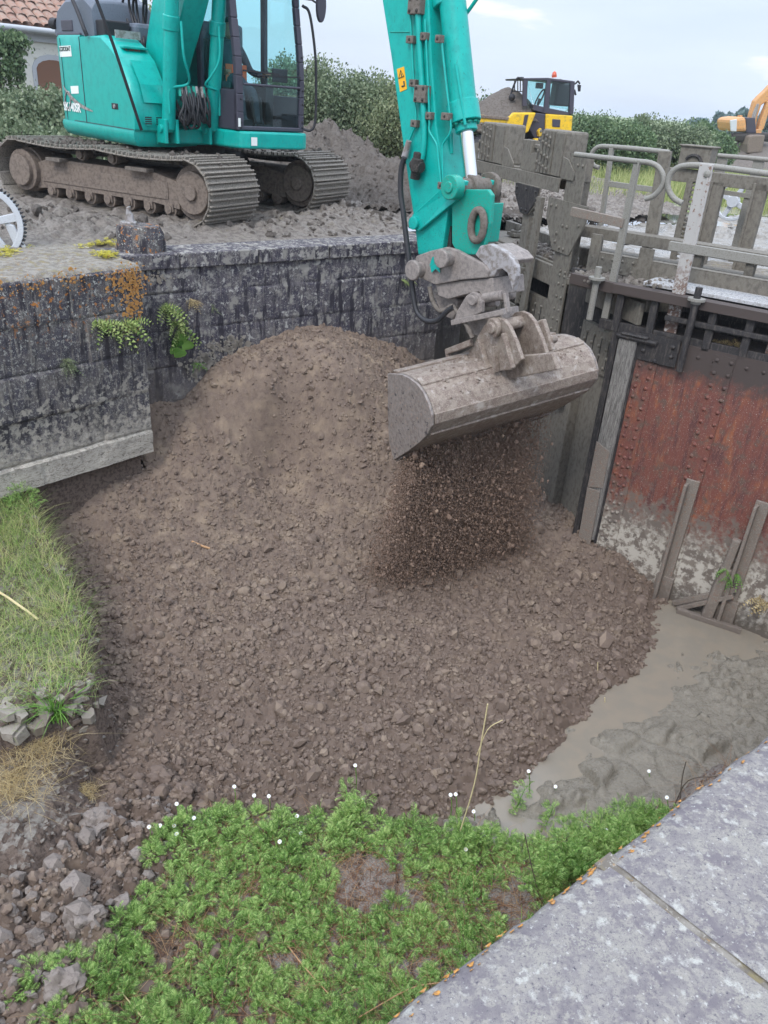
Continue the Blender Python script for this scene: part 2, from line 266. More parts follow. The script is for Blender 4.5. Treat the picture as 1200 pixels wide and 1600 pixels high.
M_moss=leafmat('yellow_moss',sl(160,150,50),sl(196,186,70),sl(216,206,96))

M_stick=mat('scuffed_teal_paint',TEAL,.4,[('noise',2.,.45,.7,sl(0,150,141),5),('noise',(18,18,4.),.60,.70,sl(30,112,104),6),('noise',22,.60,.645,sl(58,70,66),7,('z',.7,1.7,.9)),('noise',34,.56,.62,sl(120,112,100),7,('z',.6,.9,.35)),('noise',70,.66,.7,sl(46,60,58),5)],[('noise',30,.08,.004)],coat=.1,spec=.35)
# ------------------------------------------------------------------ noise helpers
def h2(i,j,s):
    v=np.sin(i*127.1+j*311.7+s*74.7)*43758.5453; return v-np.floor(v)
def vnoise(x,y,s=0):
    i=np.floor(x);j=np.floor(y);fx=x-i;fy=y-j;fx=fx*fx*(3-2*fx);fy=fy*fy*(3-2*fy)
    return (h2(i,j,s)*(1-fx)+h2(i+1,j,s)*fx)*(1-fy)+(h2(i,j+1,s)*(1-fx)+h2(i+1,j+1,s)*fx)*fy
def fbm(x,y,s=0,o=4):
    r=0;a=.5
    for k in range(o): r=r+a*vnoise(x*2**k,y*2**k,s+k*3.1); a*=.5
    return r-.47
def worley(x,y,c,s):
    X=x/c;Y=y/c;i=np.floor(X);j=np.floor(Y);d1=np.full(x.shape,9.);d2=np.full(x.shape,9.);idv=np.zeros(x.shape)
    for a in(-1,0,1):
        for b in(-1,0,1):
            ii=i+a;jj=j+b;d=np.hypot(ii+.1+.8*h2(ii,jj,s)-X,jj+.1+.8*h2(ii,jj,s+9)-Y); hh=h2(ii,jj,s+17)
            n=d<d1; d2=np.where(n,d1,np.minimum(d2,d)); idv=np.where(n,hh,idv); d1=np.where(n,d,d1)
    return d1,d2,idv
def lumps(x,y,c,s):
    wx=x+c*.9*(vnoise(x/c*1.7,y/c*1.7,s+40)-.5); wy=y+c*.9*(vnoise(x/c*1.7,y/c*1.7,s+50)-.5)
    d1,d2,i=worley(wx,wy,c,s); return (np.clip(1-(d1/.66)**2,0,1)**.5*.6+.4*np.clip((d2-d1)*2.2,0,1))*(.35+1.*i)*np.clip((d2-d1)*5,0,1)
def polydist(x,y,poly):
    poly=A(poly); ins=np.zeros(x.shape,bool); d=np.full(x.shape,1e9); n=len(poly)
    for k in range(n):
        x1,y1=poly[k];x2,y2=poly[(k+1)%n]
        c=((y1>y)!=(y2>y)); xi=(x2-x1)*(y-y1)/((y2-y1) if y2!=y1 else 1e-9)+x1; ins^=c&(x<xi)
        t=np.clip(((x-x1)*(x2-x1)+(y-y1)*(y2-y1))/((x2-x1)**2+(y2-y1)**2+1e-12),0,1)
        d=np.minimum(d,np.hypot(x-x1-t*(x2-x1),y-y1-t*(y2-y1)))
    return np.where(ins,-d,d)
def sstep(a,b,x): t=np.clip((x-a)/(b-a),0,1); return t*t*(3-2*t)
# ------------------------------------------------------------------ lock layout
ZW=-3.25; N_FAR=8.44; N_NEAR=.68
MIT=L(7.26,4.85)
TN=nrm(UX*.27-NX); WN=A([-TN[1],TN[0],0]); WN=WN if WN.dot(UX)>0 else -WN
TF=nrm(UX*.36+NX); WF=A([-TF[1],TF[0],0]); WF=WF if WF.dot(UX)>0 else -WF
def Gn(px,py,w=0.): return onpl(px,py,MIT+WN*w,WN)
def Gf(px,py,w=0.): return onpl(px,py,MIT+WF*w,WF)
def gn(t,w,z): return MIT+TN*t+WN*w+ZX*z
def gf(t,w,z): return MIT+TF*t+WF*w+ZX*z
def Wf(px,py,o=0.): return onpl(px,py,NX*(N_FAR-o),NX)
BA=onz(0,440,0); BB=onz(220,415,0); BD=nrm(BB-BA); BN=A([-BD[1],BD[0],0])   # left block wall face
def Wl(px,py,o=0.): return onpl(px,py,BA-BN*o,BN)
# ------------------------------------------------------------------ pit terrain
ctl=[Wf(x,y) for x,y in [(236,634),(287,621),(324,580),(354,560),(400,540),(460,515),(510,510),(560,525),(600,535),(650,560),(680,578)]]
ctl+=[Wf(x,y)+NX*.35+ZX*.12 for x,y in [(236,634),(287,621),(324,580),(354,560),(400,540),(460,515),(510,510),(560,525),(600,535),(650,560)]]
ctl+=[Gf(x,y) for x,y in [(860,780),(900,815),(700,590),(780,690)]]+[Gn(935,850)]
for px,py,z in [(604,920,-2.98),(700,880,-2.93),(815,832,-2.8),(1020,950,ZW),(1015,1000,ZW),(985,1050,ZW),(905,1110,ZW),(868,1165,ZW),(800,1215,ZW),(700,1245,ZW+.02),(560,1250,ZW+.03),(400,1240,ZW+.05),(290,1240,ZW+.06),
  (1080,1050,ZW-.25),(1000,1150,ZW-.3),(900,1230,ZW-.3),(235,705,-2.12),(195,758,-2.35),(100,825,-2.6),(170,1000,-2.95),(150,1130,-3.1),(160,1270,-3.18),(430,700,-2.15),(330,760,-2.4),(560,700,-2.05),(420,620,-1.55),(520,600,-1.4),
  (500,850,-2.75),(400,900,-2.85),(500,1050,-3.05),(700,1050,-3.08),(850,1000,-3.0),(900,900,-2.95),(300,1050,-3.05),(60,1400,-3.08),(0,1600,-2.95),(200,1400,-3.15)]: ctl.append(onz(px,py,z))
ctl+= [L(8.6,8.3,-1.7),L(9,7,-2.3),L(2,8,-2.3),L(0,8,-2.8),L(9.5,3,-3.4),L(4,-.5,-3.3),L(1,0,-3.1),L(-1.5,3,-3.)]
ctl=A(ctl)
def tps_fit(P,z,lam=.002):
    n=len(P); r=np.hypot(P[:,None,0]-P[None,:,0],P[:,None,1]-P[None,:,1]); K=np.where(r>0,r*r*np.log(r+1e-12),0)+np.eye(n)*lam
    T=np.c_[np.ones(n),P]; M_=np.block([[K,T],[T.T,np.zeros((3,3))]]); s=np.linalg.solve(M_,np.r_[z,0,0,0]); return P,s
def tps(m,x,y):
    P,s=m; o=s[-3]+s[-2]*x+s[-1]*y
    for k in range(len(P)):
        r2=(x-P[k,0])**2+(y-P[k,1])**2; o=o+s[k]*.5*r2*np.log(r2+1e-12)
    return o
TPS=tps_fit(ctl[:,:2],ctl[:,2])
def polyz(pp,z): return [tuple(onz(x,y,z)[:2]) for x,y in pp]
GRASSP=polyz([(-260,700),(0,720),(58,745),(60,800),(112,880),(150,960),(158,1015),(138,1060),(90,1075),(0,1100),(-260,1130)],-2.3)
LOWP=polyz([(-250,1090),(0,1100),(70,1120),(110,1150),(112,1210),(85,1290),(40,1335),(-250,1340)],-2.75)
WEEDP=polyz([(60,1660),(135,1560),(170,1480),(215,1390),(250,1310),(300,1268),(360,1258),(450,1268),(600,1280),(720,1300),(850,1310),(950,1272),(1040,1262),(1130,1190),(1300,1300),(700,1750)],-3.1)
CLAYP=polyz([(-200,1325),(40,1338),(95,1300),(160,1262),(262,1238),(268,1290),(225,1380),(165,1490),(110,1620),(-200,1640)],-3.1)
x0,x1,y0,y1,DX=-7.4,5.2,.9,11.6,.0225
gx=np.arange(x0,x1,DX); gy=np.arange(y0,y1,DX); X,Y=np.meshgrid(gx,gy)
Z=tps(TPS,X,Y); U=X*UX[0]+Y*UX[1]; NN=X*NX[0]+Y*NX[1]
Z=Z+.10*fbm(X*1.1,Y*1.1,3)+.05*fbm(X*3,Y*3,5)+.16*fbm(U*.8+.3*NN,NN*2.1-.5*U,15,3)*sstep(8.3,7.2,NN)*sstep(-3.2,-2.9,Z)
dg=polydist(X,Y,GRASSP); dl=polydist(X,Y,LOWP); dw=polydist(X,Y,WEEDP)
rag=.18*fbm(X*2.2,Y*2.2,11)+.08*fbm(X*7,Y*7,12)
ztopg=-2.1-.25*sstep(-3.5,-5.,X)*0-.32*sstep(7.2,5.0,Y)+.12*fbm(X*2,Y*2,21)
zg=ztopg-1.25*sstep(0.,.32,dg+rag+.13)
ztopl=-2.62-.25*sstep(5.0,4.0,Y)+.12*fbm(X*3,Y*3,22); zl=ztopl-.9*sstep(-.15,.42,dl+rag)
zw=-3.17+.30*sstep(2.6,1.0,NN)+.07*fbm(X*2.2,Y*2.2,23); zw=zw-.5*sstep(-.05,.28,dw+rag*.8)
# crumb relief
ks=sstep(.25,-.1,polydist(X,Y,CLAYP)+.3*fbm(X*2,Y*2,37))  # coarse clay end of the pit
fine=lumps(X,Y,.052,1)*.024+lumps(X,Y,.10,2)*.03*(.35+vnoise(X*1.5,Y*1.5,8))+lumps(X,Y,.03,3)*.012+.035*fbm(X*14,Y*14,13)+.05*fbm(X*5,Y*5,14)
coarse=lumps(X,Y,.26,4)*.13+lumps(X,Y,.13,5)*.06
Zs=Z+fine*(1-.5*ks)+coarse*ks*.9-.03+.03*lumps(X,Y,.3,6)*vnoise(X,Y,9)
edge=sstep(-.06,.12,Zs-ZW); Zs=np.where(Zs<ZW+.06,ZW+(Zs-ZW)*.8,Zs)
crk=worley(X+.1*fbm(X*4,Y*4,31),Y+.1*fbm(X*4,Y*4,32),.21,33); crack=np.clip((.11-(crk[1]-crk[0]))/.11,0,1)
Zg=np.maximum(zg+lumps(X,Y,.07,7)*.03-.05*crack,-9); Zl=zl+lumps(X,Y,.09,8)*.04; Zw=zw-.055*crack**1.5+.015*fbm(X*9,Y*9,34)
ALL=np.stack([Zs,Zg,Zl,Zw]); OWN=ALL.argmax(0); ZT=ALL.max(0)
def zat(x,y):
    fx=np.clip((np.asarray(x)-x0)/DX,0,len(gx)-1.01); fy=np.clip((np.asarray(y)-y0)/DX,0,len(gy)-1.01); i=fx.astype(int);j=fy.astype(int);a=fx-i;b=fy-j
    return (ZT[j,i]*(1-a)+ZT[j,i+1]*a)*(1-b)+(ZT[j+1,i]*(1-a)+ZT[j+1,i+1]*a)*b
def ownat(x,y): return OWN[np.clip(((np.asarray(y)-y0)/DX).astype(int),0,len(gy)-1),np.clip(((np.asarray(x)-x0)/DX).astype(int),0,len(gx)-1)]
keep=(NN<N_FAR+.12)&(NN>N_NEAR-.15)&(((X-BA[0])*BN[0]+(Y-BA[1])*BN[1]<.12)|((X-BB[0])*BD[0]+(Y-BB[1])*BD[1]>-.05))&(U<10.2)&(ZT>ZW-.7)
def submesh(name,msk,mat_,kind='structure',smooth=40):
    q=msk[:-1,:-1]; jj,ii=np.nonzero(q); W=len(gx); F=np.stack([jj*W+ii,jj*W+ii+1,(jj+1)*W+ii+1,(jj+1)*W+ii],1)
    us,inv=np.unique(F,return_inverse=True); V=np.stack([X.ravel(),Y.ravel(),ZT.ravel()],1)[us]
    return tag(fast(name,V,inv.reshape(F.shape),mat_,None,smooth),kind=kind)
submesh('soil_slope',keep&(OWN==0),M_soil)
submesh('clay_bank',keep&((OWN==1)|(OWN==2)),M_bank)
submesh('weed_bank',keep&(OWN==3),M_wbank)
# water and silt
qx=[L(-3,N_NEAR-.1,ZW),L(11,N_NEAR-.1,ZW),L(11,N_FAR+.1,ZW),L(-3,N_FAR+.1,ZW)]
w=MB(); w.add(qx,[(0,1,2,3)]); tag(w.build('muddy_water',M_water,recalc=False),kind='structure')
sx=np.arange(-1.2,5.2,.02); sy=np.arange(2.0,9.2,.02); SX,SY=np.meshgrid(sx,sy); SU=SX*UX[0]+SY*UX[1]; SN=SX*NX[0]+SY*NX[1]
SILTP=polyz([(560,1240),(700,1250),(800,1225),(880,1180),(930,1130),(1010,1070),(1090,1010),(1230,1000),(1300,1200),(1040,1300),(700,1330),(560,1300)],ZW)
ds=polydist(SX,SY,SILTP)
nz=fbm(SX*1.6+.4*SY,SY*2.6,61,5)+.5*fbm(SX*5,SY*6,68,4); nz2=fbm(SX*5,SY*8,63)
SZ=ZW-.018+.10*np.clip(nz,-.2,.3)+.05*nz2*(nz>-.05)+lumps(SX,SY,.12,64)*.05*sstep(.02,.2,nz)+lumps(SX,SY,.34,66)*.08*(vnoise(SX*1.3,SY*1.3,67)>.55)+lumps(SX,SY,.16,69)*.05*(vnoise(SX*2.3,SY*2.3,70)>.6)-.12*sstep(-.35,.1,ds+.2*nz)
SZ=SZ+.05*sstep(3.2,2.5,SN)
m_=(SZ>ZW-.05)&(SN>N_NEAR-.1); q=m_[:-1,:-1]; jj,ii=np.nonzero(q); W_=len(sx); F=np.stack([jj*W_+ii,jj*W_+ii+1,(jj+1)*W_+ii+1,(jj+1)*W_+ii],1); us,inv=np.unique(F,return_inverse=True)
tag(fast('wet_silt',np.stack([SX.ravel(),SY.ravel(),SZ.ravel()],1)[us],inv.reshape(F.shape),M_silt,None,50),kind='structure')
# ------------------------------------------------------------------ loose clods
def ico(sub):
    bm=bmesh.new(); bmesh.ops.create_icosphere(bm,subdivisions=sub,radius=1); bm.verts.ensure_lookup_table()
    V=A([v.co[:] for v in bm.verts]); F=A([[v.index for v in f.verts] for f in bm.faces]); bm.free(); return V,F
def rotm(n):
    a=RNG.uniform(0,2*np.pi,(n,3)); c,s=np.cos(a),np.sin(a); R=np.zeros((n,3,3))
    R[:,0,0]=c[:,0]*c[:,1];R[:,0,1]=c[:,0]*s[:,1]*s[:,2]-s[:,0]*c[:,2];R[:,0,2]=c[:,0]*s[:,1]*c[:,2]+s[:,0]*s[:,2]
    R[:,1,0]=s[:,0]*c[:,1];R[:,1,1]=s[:,0]*s[:,1]*s[:,2]+c[:,0]*c[:,2];R[:,1,2]=s[:,0]*s[:,1]*c[:,2]-c[:,0]*s[:,2]
    R[:,2,0]=-s[:,1];R[:,2,1]=c[:,1]*s[:,2];R[:,2,2]=c[:,1]*c[:,2]; return R
def scatter(P,r,sub,jit,squash=(.6,1.),stretch=None):
    V,F=ico(sub); n=len(P); S=RNG.uniform(squash[0],squash[1],(n,1,3)); VV=V[None]*S*(1+RNG.uniform(-jit,jit,(n,len(V),1)))
    VV=np.einsum('nij,nkj->nki',rotm(n),VV)*np.asarray(r)[:,None,None]
    if stretch is not None: VV[:,:,2]*=np.asarray(stretch)[:,None]
    VV=VV+np.asarray(P)[:,None,:]; FF=F[None]+(np.arange(n)*len(V))[:,None,None]
    return VV.reshape(-1,3),FF.reshape(-1,3)
def soilpts(n,own=0,cond=None):
    px=RNG.uniform(-40,1060,n*3); py=RNG.uniform(500,1600,n*3); out=[]
    # spread over the ground, not the picture: uniform in x,y then thinned with distance
    x=RNG.uniform(x0+.2,x1-.2,n*6); y=RNG.uniform(1.6,y1-.3,n*6); o=ownat(x,y); z=zat(x,y); un=x*UX[0]+y*UX[1]; nn=x*NX[0]+y*NX[1]
    k=(o==own)&(z>ZW-.01)&(nn<N_FAR-.02)&(nn>N_NEAR)&(RNG.uniform(0,1,n*6)<np.clip(6.5/y,.25,1)**1.3)
    if cond is not None: k&=cond(un,nn,x,y)
    k=np.nonzero(k)[0][:n]; return x[k],y[k],z[k]
x,y,z=soilpts(46000,0,lambda u,n,x,y:(vnoise(x*2.3,y*2.3,71)+.5*vnoise(x*7,y*7,72))>.48)
r=np.clip(.0125*np.exp(RNG.normal(0,.55,len(x))),.005,.05); V1,F1=scatter(np.stack([x,y,z+r*.2],1),r,1,.30,(.5,1.1))
x,y,z=soilpts(9000); r=np.clip(.017*np.exp(RNG.normal(0,.45,len(x))),.008,.07)*(1+.6*sstep(-2.6,-3.0,z)); V2,F2=scatter(np.stack([x,y,z+r*.2],1),r,1,.26,(.45,1))
x,y,z=soilpts(1500,0,lambda u,n,x,y:(z_:=zat(x,y))<-2.75); r=np.clip(.035*np.exp(RNG.normal(0,.4,len(x))),.02,.09); V3,F3=scatter(np.stack([x,y,z+r*.2],1),r,2,.12,(.5,1)); V2,F2=np.r_[V2,V3],np.r_[F2,F3+len(V2)]
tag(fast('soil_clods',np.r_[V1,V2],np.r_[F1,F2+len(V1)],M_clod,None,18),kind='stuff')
cc=lambda u,n,x,y:polydist(x,y,CLAYP)+.35*fbm(x*2,y*2,37)<.05
x,y,z=soilpts(1500,0,cc); r=np.clip(.05*np.exp(RNG.normal(0,.45,len(x))),.02,.13); V1,F1=scatter(np.stack([x,y,z+r*.15],1),r,1,.2,(.4,1.))
x,y,z=soilpts(3500,0,cc); r=np.clip(.02*np.exp(RNG.normal(0,.4,len(x))),.01,.05); V2,F2=scatter(np.stack([x,y,z+r*.2],1),r,1,.25,(.4,1.))
tag(fast('broken_clay',np.r_[V1,V2],np.r_[F1,F2+len(V1)],M_clay,None,12),kind='stuff')
def hitT(px,py,lift=0.):
    d=ray(px,py)
    for t in np.arange(1.8,16,.01):
        p=CAMP+d*t
        if p[2]<zat(p[0],p[1])+lift: return p
    return p
from mathutils import noise as mnoise
def clod(px,py,r,label,mt=None):
    d=ray(px,py)
    for t in np.arange(2,14,.01):
        p=CAMP+d*t
        if p[2]<zat(p[0],p[1])+r*.3: break
    V,F=ico(4); o_=Vector((px*.37,py*.21,0)); V=V*A([1.,RNG.uniform(.7,.95),RNG.uniform(.6,.8)])
    k=A([1+.55*mnoise.fractal(Vector(v)*1.3+o_,.9,2.1,5)-.35*abs(mnoise.noise(Vector(v)*2.6+o_)) for v in V]); V=V*k[:,None]*r
    o=fast('mud_clod',V,F,mt or M_clod,None,35); o.location=Vector(p); tag(o,label,'clod','big loose clods on the soil')
pts_=[hitT(px_,py_) for px_,py_ in zip(list(RNG.uniform(-20,160,60)),list(RNG.uniform(1060,1140,60)))]
kk_=[p for p in pts_ if ownat(p[0],p[1])>=1]
sb=MB()
for p in kk_:
    r=min(.13,.06*math.exp(RNG.normal(0,.4))); nn_=nrm(A([RNG.normal(0,.18)+.1,RNG.normal(0,.18)-.15,1.])); xx=nrm(np.cross(nn_,A([RNG.normal(),RNG.normal(),.1]))); yy=np.cross(nn_,xx); m_=RNG.integers(5,9); an=np.sort(RNG.uniform(0,6.28,m_)); th=r*RNG.uniform(.5,.9)
    top=[p+nn_*(th*.05+RNG.normal(0,.006))+(xx*math.cos(q)*RNG.uniform(.75,1.1)+yy*math.sin(q)*RNG.uniform(.6,.95))*r for q in an]; bot=[t_-nn_*th+(t_-p)*RNG.uniform(-.05,.2) for t_ in top]
    sb.add(top+bot+[p+nn_*(th*.12)],[(i,(i+1)%m_,2*m_) for i in range(m_)]+[(i,m_+i,m_+(i+1)%m_,(i+1)%m_) for i in range(m_)])
o_=sb.build('bank_clay',M_palec,None,.006); tag(o_,kind='stuff')
gy_,gx_=np.gradient(ZT,DX); sp_=np.nonzero(((OWN==1)|(OWN==2))&(np.hypot(gx_,gy_)>.8)&(ZT>ZW-.1)&(X>-4.5)&(Y<7.5)); q_=RNG.choice(len(sp_[0]),1500); xs_,ys_=X[sp_][q_],Y[sp_][q_]
V1,F1=scatter(np.stack([xs_,ys_,ZT[sp_][q_]-.01],1),np.clip(.03*np.exp(RNG.normal(0,.5,1500)),.01,.09),1,.3,(.4,1.)); tag(fast('bank_crumbs',V1,F1,M_bank,None,16),kind='stuff')
clod(590,946,.075,'round brown clod lying alone on soil under the falling stream')
clod(254,1212,.10,'large dark clod at the lower left edge of the brown soil')
clod(283,1240,.095,'large crumbly clod just above the left end of the green weeds')
clod(388,1000,.07,'brown clod on the open left half of the soil slope')
clod(578,1140,.08,'brown clod in the hollow of the lower soil slope')
clod(775,1228,.07,'dark clod at the water edge above the tall dry stalk')
clod(150,1290,.12,'grey clay clod beside the small puddle at the left bank',M_clay)
clod(135,1435,.13,'grey clay clod in the middle of the broken clay',M_clay)
clod(95,1540,.12,'brown clay clod between the two lowest weed patches',M_clay)
# ------------------------------------------------------------------ lock walls
def wallgrid(name,org,dv,nv,len_,ztop,zbot,course,bl,mt,label,cat,res=.022,amp=.02,rough_=1.,batter=0):
    a=np.arange(0,len_,res); zz=np.arange(zbot,ztop+1e-6,res); Aa,Zz=np.meshgrid(a,zz)
    wob=.02*fbm(Aa*1.5,Zz*1.5,81); row=np.floor((ztop-Zz+wob)/course); fr=(ztop-Zz+wob)/course-row
    sh=h2(row,row*0,5)*bl; col=np.floor((Aa+sh+wob)/bl); fc=(Aa+sh+wob)/bl-col
    gr=np.minimum(np.minimum(fr,1-fr)*course,np.minimum(fc,1-fc)*bl); chip=.035*np.clip(fbm(Aa*5,Zz*5,82),0,1)
    d=amp*(h2(row,col,7)-.5)*1.2-.012*rough_*np.clip(1-(gr-chip*.6)/.016,0,1)+.03*rough_*fbm(Aa*3,Zz*3,83)+.012*fbm(Aa*14,Zz*14,84)-.02*np.clip(fbm(Aa*6,Zz*6,85)-.12,0,1)
    d=d-.05*sstep(ztop-.05,ztop,Zz)**2
    base=A(org); V=base+Aa[...,None]*A(dv)+Zz[...,None]*ZX-A(nv)*(d[...,None])
    na=len(a); F=[]; jj,ii=np.meshgrid(np.arange(len(zz)-1),np.arange(na-1),indexing='ij'); k=(jj*na+ii).ravel(); F=np.stack([k,k+1,k+na+1,k+na],1)
    return V.reshape(-1,3),F
# far wall: u from 2.6 to 7.62
t=thing('lock_wall',L(5,N_FAR,0),'long dark lichened stone lock wall with ferns, below the tracked excavator','wall','lock walls')
fw0=2.75; V,F=wallgrid('f',L(fw0,N_FAR,0),UX,NX,7.62-fw0,0,-2.6,.42,1.5,M_wall,'','')
fast('stone_face',V,F,M_wall,t,45)
b=MB(); b.ob(L(fw0,N_FAR+.03,-2.6),UX*(7.6-fw0),NX*.6,ZX*2.575); b.ob(L(7.6,N_FAR+.06,-3.4),UX*.02,NX*.9,ZX*3.38); b.ob(L(7.6,N_FAR+.95,-3.4),UX*2.6,NX*.3,ZX*3.3)
b.build('wall_core',M_wall,t)
b=MB()
for k in range(5):
    a0=fw0+k*.98; b.ob(L(a0+.006,N_FAR-.035,-.15),UX*.965,NX*.5,ZX*.16)
b.build('coping_course',M_wall,t,.012)
# left block wall
t=thing('block_wall',(BB+BA)/2,'pale footed stone block wall with orange lichen at its corner','wall','lock walls')
bl0=BA-BD*4.5; bln=np.linalg.norm(BB-bl0)
V,F=wallgrid('l',bl0,BD,BN,bln,0,-2.02,.44,1.35,M_wall2,'','',amp=.035,rough_=1.5)
fast('stone_face',V,F,M_wall2,t,45)
b=MB(); e1=BB+BN*.0; 
b.ob(BB-BD*.012+BN*.02+ZX*-2.02,BD*.004,BN*.62,ZX*1.99); b.ob(bl0+BN*.05-ZX*2.02,BD*(bln-.03),BN*.9,ZX*1.98)
b.build('wall_core',M_wall2,t)
b=MB(); b.ob(bl0+BN*.10-ZX*3.3,BD*(bln-.12),BN*.5,ZX*1.28); b.build('earth_scour',M_bank,t)
ga=np.arange(0,bln+.02,.03); gb=np.arange(0,1.3,.03); GA,GB=np.meshgrid(ga,gb); H=.012-.06*sstep(.07,0,GB)+.035*fbm(GA*3,GB*3,91)+.012*fbm(GA*15,GB*15,92)+.02*sstep(.3,1.2,GB)
V=bl0+GA[...,None]*BD+GB[...,None]*BN+H[...,None]*ZX; na=len(ga); jj,ii=np.meshgrid(np.arange(len(gb)-1),np.arange(na-1),indexing='ij'); k=(jj*na+ii).ravel()
fast('wall_top',V.reshape(-1,3),np.stack([k,k+1,k+na+1,k+na],1),M_top,t,60)
# near wall with coping
t=thing('lock_wall',L(1.5,N_NEAR-.6,0),'pale grey lichened coping stones of the near lock wall','wall','lock walls')
b=MB(); b.ob(L(-3,N_NEAR-.9,-3.6),UX*13,NX*.86,ZX*3.38); b.build('wall_face',M_wall2,t)
jp=onz(965,1358,0); ju=jp.dot(UX); jq=onz(1195,1540,0); jv=nrm(jq-jp)
def coping(a,bq,endsk):
    rows=[]; n=90
    prof=[(-1.6,0),(-1.2,0),(-.8,0),(-.5,0),(-.3,0),(-.16,0),(-.08,-.001),(-.04,-.006),(-.015,-.018),(0,-.045),(.002,-.09),(0,-.2),(-.1,-.205)]
    for i in range(n+1):
        r=[]
        for dn,dz in prof:
            s0=a; s1=bq
            if endsk[0]: s0=a+jv.dot(UX)/-jv.dot(NX)*(-dn)
            if endsk[1]: s1=bq+jv.dot(UX)/-jv.dot(NX)*(-dn)
            uu=s0+(s1-s0)*i/n; er=.018*float(fbm(A([uu*9.]),A([dn*9.]),95)[0])+.014*float(fbm(A([uu*2.5]),A([1.]),96)[0])
            r.append(L(uu,N_NEAR+.02+dn+(er if dn>-.1 else 0),dz+(er*.5 if dn>-.1 else .004*math.sin(uu*9+dn*7))))
        rows.append(r)
    return rows
b=MB(); b.grid(coping(-3,ju-.010,(0,1))); b.build('coping_stone',M_coping,t,smooth=50)
b=MB(); b.grid(coping(ju+.010,6.2,(1,0))); b.build('coping_stone',M_coping,t,smooth=50)
b=MB(); b.ob(L(ju-.03,N_NEAR+.012,-.15),jv*2.2,UX*.06,ZX*.144); b.build('mortar_joint',M_top,t)
b=MB()
for k in range(110):
    uu=RNG.uniform(.3,3.3)*(1 if k%2 else .6); dn=RNG.uniform(-.035,-.004); s=RNG.uniform(.002,.009); er=.018*float(fbm(A([uu*9.]),A([dn*9.]),95)[0])+.014*float(fbm(A([uu*2.5]),A([1.]),96)[0]); c=L(uu,N_NEAR+.02+dn+er,-.006-.012*max(0,(dn+.035)/.03)+er*.5+.001)
    pts=[c+UX*s*RNG.uniform(.6,1.5)*math.cos(q)+NX*s*.7*RNG.uniform(.5,1.2)*math.sin(q)-ZX*(.02*max(0,math.sin(q))*.5) for q in np.linspace(0,6.28,9)[:-1]]
    b.prism(pts,ZX*.0016)
b.build('lichen_patches',M_lichen,t)['kind']='stuff'
# ------------------------------------------------------------------ quay ground, field
def gridmesh(name,xa,xb,ya,yb,res,fz,cond,mt,smooth=60,kind='structure'):
    a=np.arange(xa,xb,res); c=np.arange(ya,yb,res); XX,YY=np.meshgrid(a,c); ZZ=fz(XX,YY); k=cond(XX,YY)
    q=k[:-1,:-1]&k[1:,1:]; jj,ii=np.nonzero(q); W=len(a); F=np.stack([jj*W+ii,jj*W+ii+1,(jj+1)*W+ii+1,(jj+1)*W+ii],1); us,inv=np.unique(F,return_inverse=True)
    return tag(fast(name,np.stack([XX.ravel(),YY.ravel(),ZZ.ravel()],1)[us],inv.reshape(F.shape),mt,None,smooth),kind=kind)
def un(x,y): return x*UX[0]+y*UX[1],x*NX[0]+y*NX[1]
def quayz(x,y):
    u,n=un(x,y); e=sstep(8.75,9.6,n)
    z=.0+(.05+.10*fbm(x*1.2,y*1.2,101)+.09*fbm(x*4,y*4,102)+.07*fbm(x*11,y*11,106)+lumps(x,y,.13,103)*.06*(vnoise(x*1.7,y*1.7,107)>.4)+lumps(x,y,.32,104)*.08*vnoise(x,y,105))*e-.02*(1-e)
    return z
def onquay(x,y):
    u,n=un(x,y); bl=(x-BA[0])*BN[0]+(y-BA[1])*BN[1]; al=(x-BA[0])*BD[0]+(y-BA[1])*BD[1]; Lb=np.linalg.norm(BB-BA)
    return (((n>N_FAR+.33)&(u>2.9))|((bl>1.1)&((al<=Lb+.4)|(u<2.95))))&~((u>7.55)&(n<N_FAR+.9))
gridmesh('quay_ground',-13,5.5,3.4,24,.05,quayz,onquay,M_quay)
# spoil heap behind the machine
HP=[(A([-1.7,16.6]),1.05,2.3,1.7),(A([-3.2,17.2]),.8,2.2,1.6),(A([-.3,15.2]),.5,1.6,1.2),(A([.6,13.6]),.30,1.2,1.)]
def heapz(x,y):
    z=np.full(x.shape,-.2)
    for c,h,rx,ry in HP:
        d=np.hypot((x-c[0])/rx,(y-c[1])/ry); z=np.maximum(z,h*np.clip(1-d**1.25,-1,1))
    return z+.16*fbm(x*1.3,y*1.3,111)+.12*fbm(x*4,y*4,112)+lumps(x,y,.2,113)*.09+lumps(x,y,.5,115)*.1
gridmesh('spoil_heap',-8,4.5,13,22.,.045,heapz,lambda x,y:(heapz(x,y)>-.1)&onquay(x,y),M_heap)
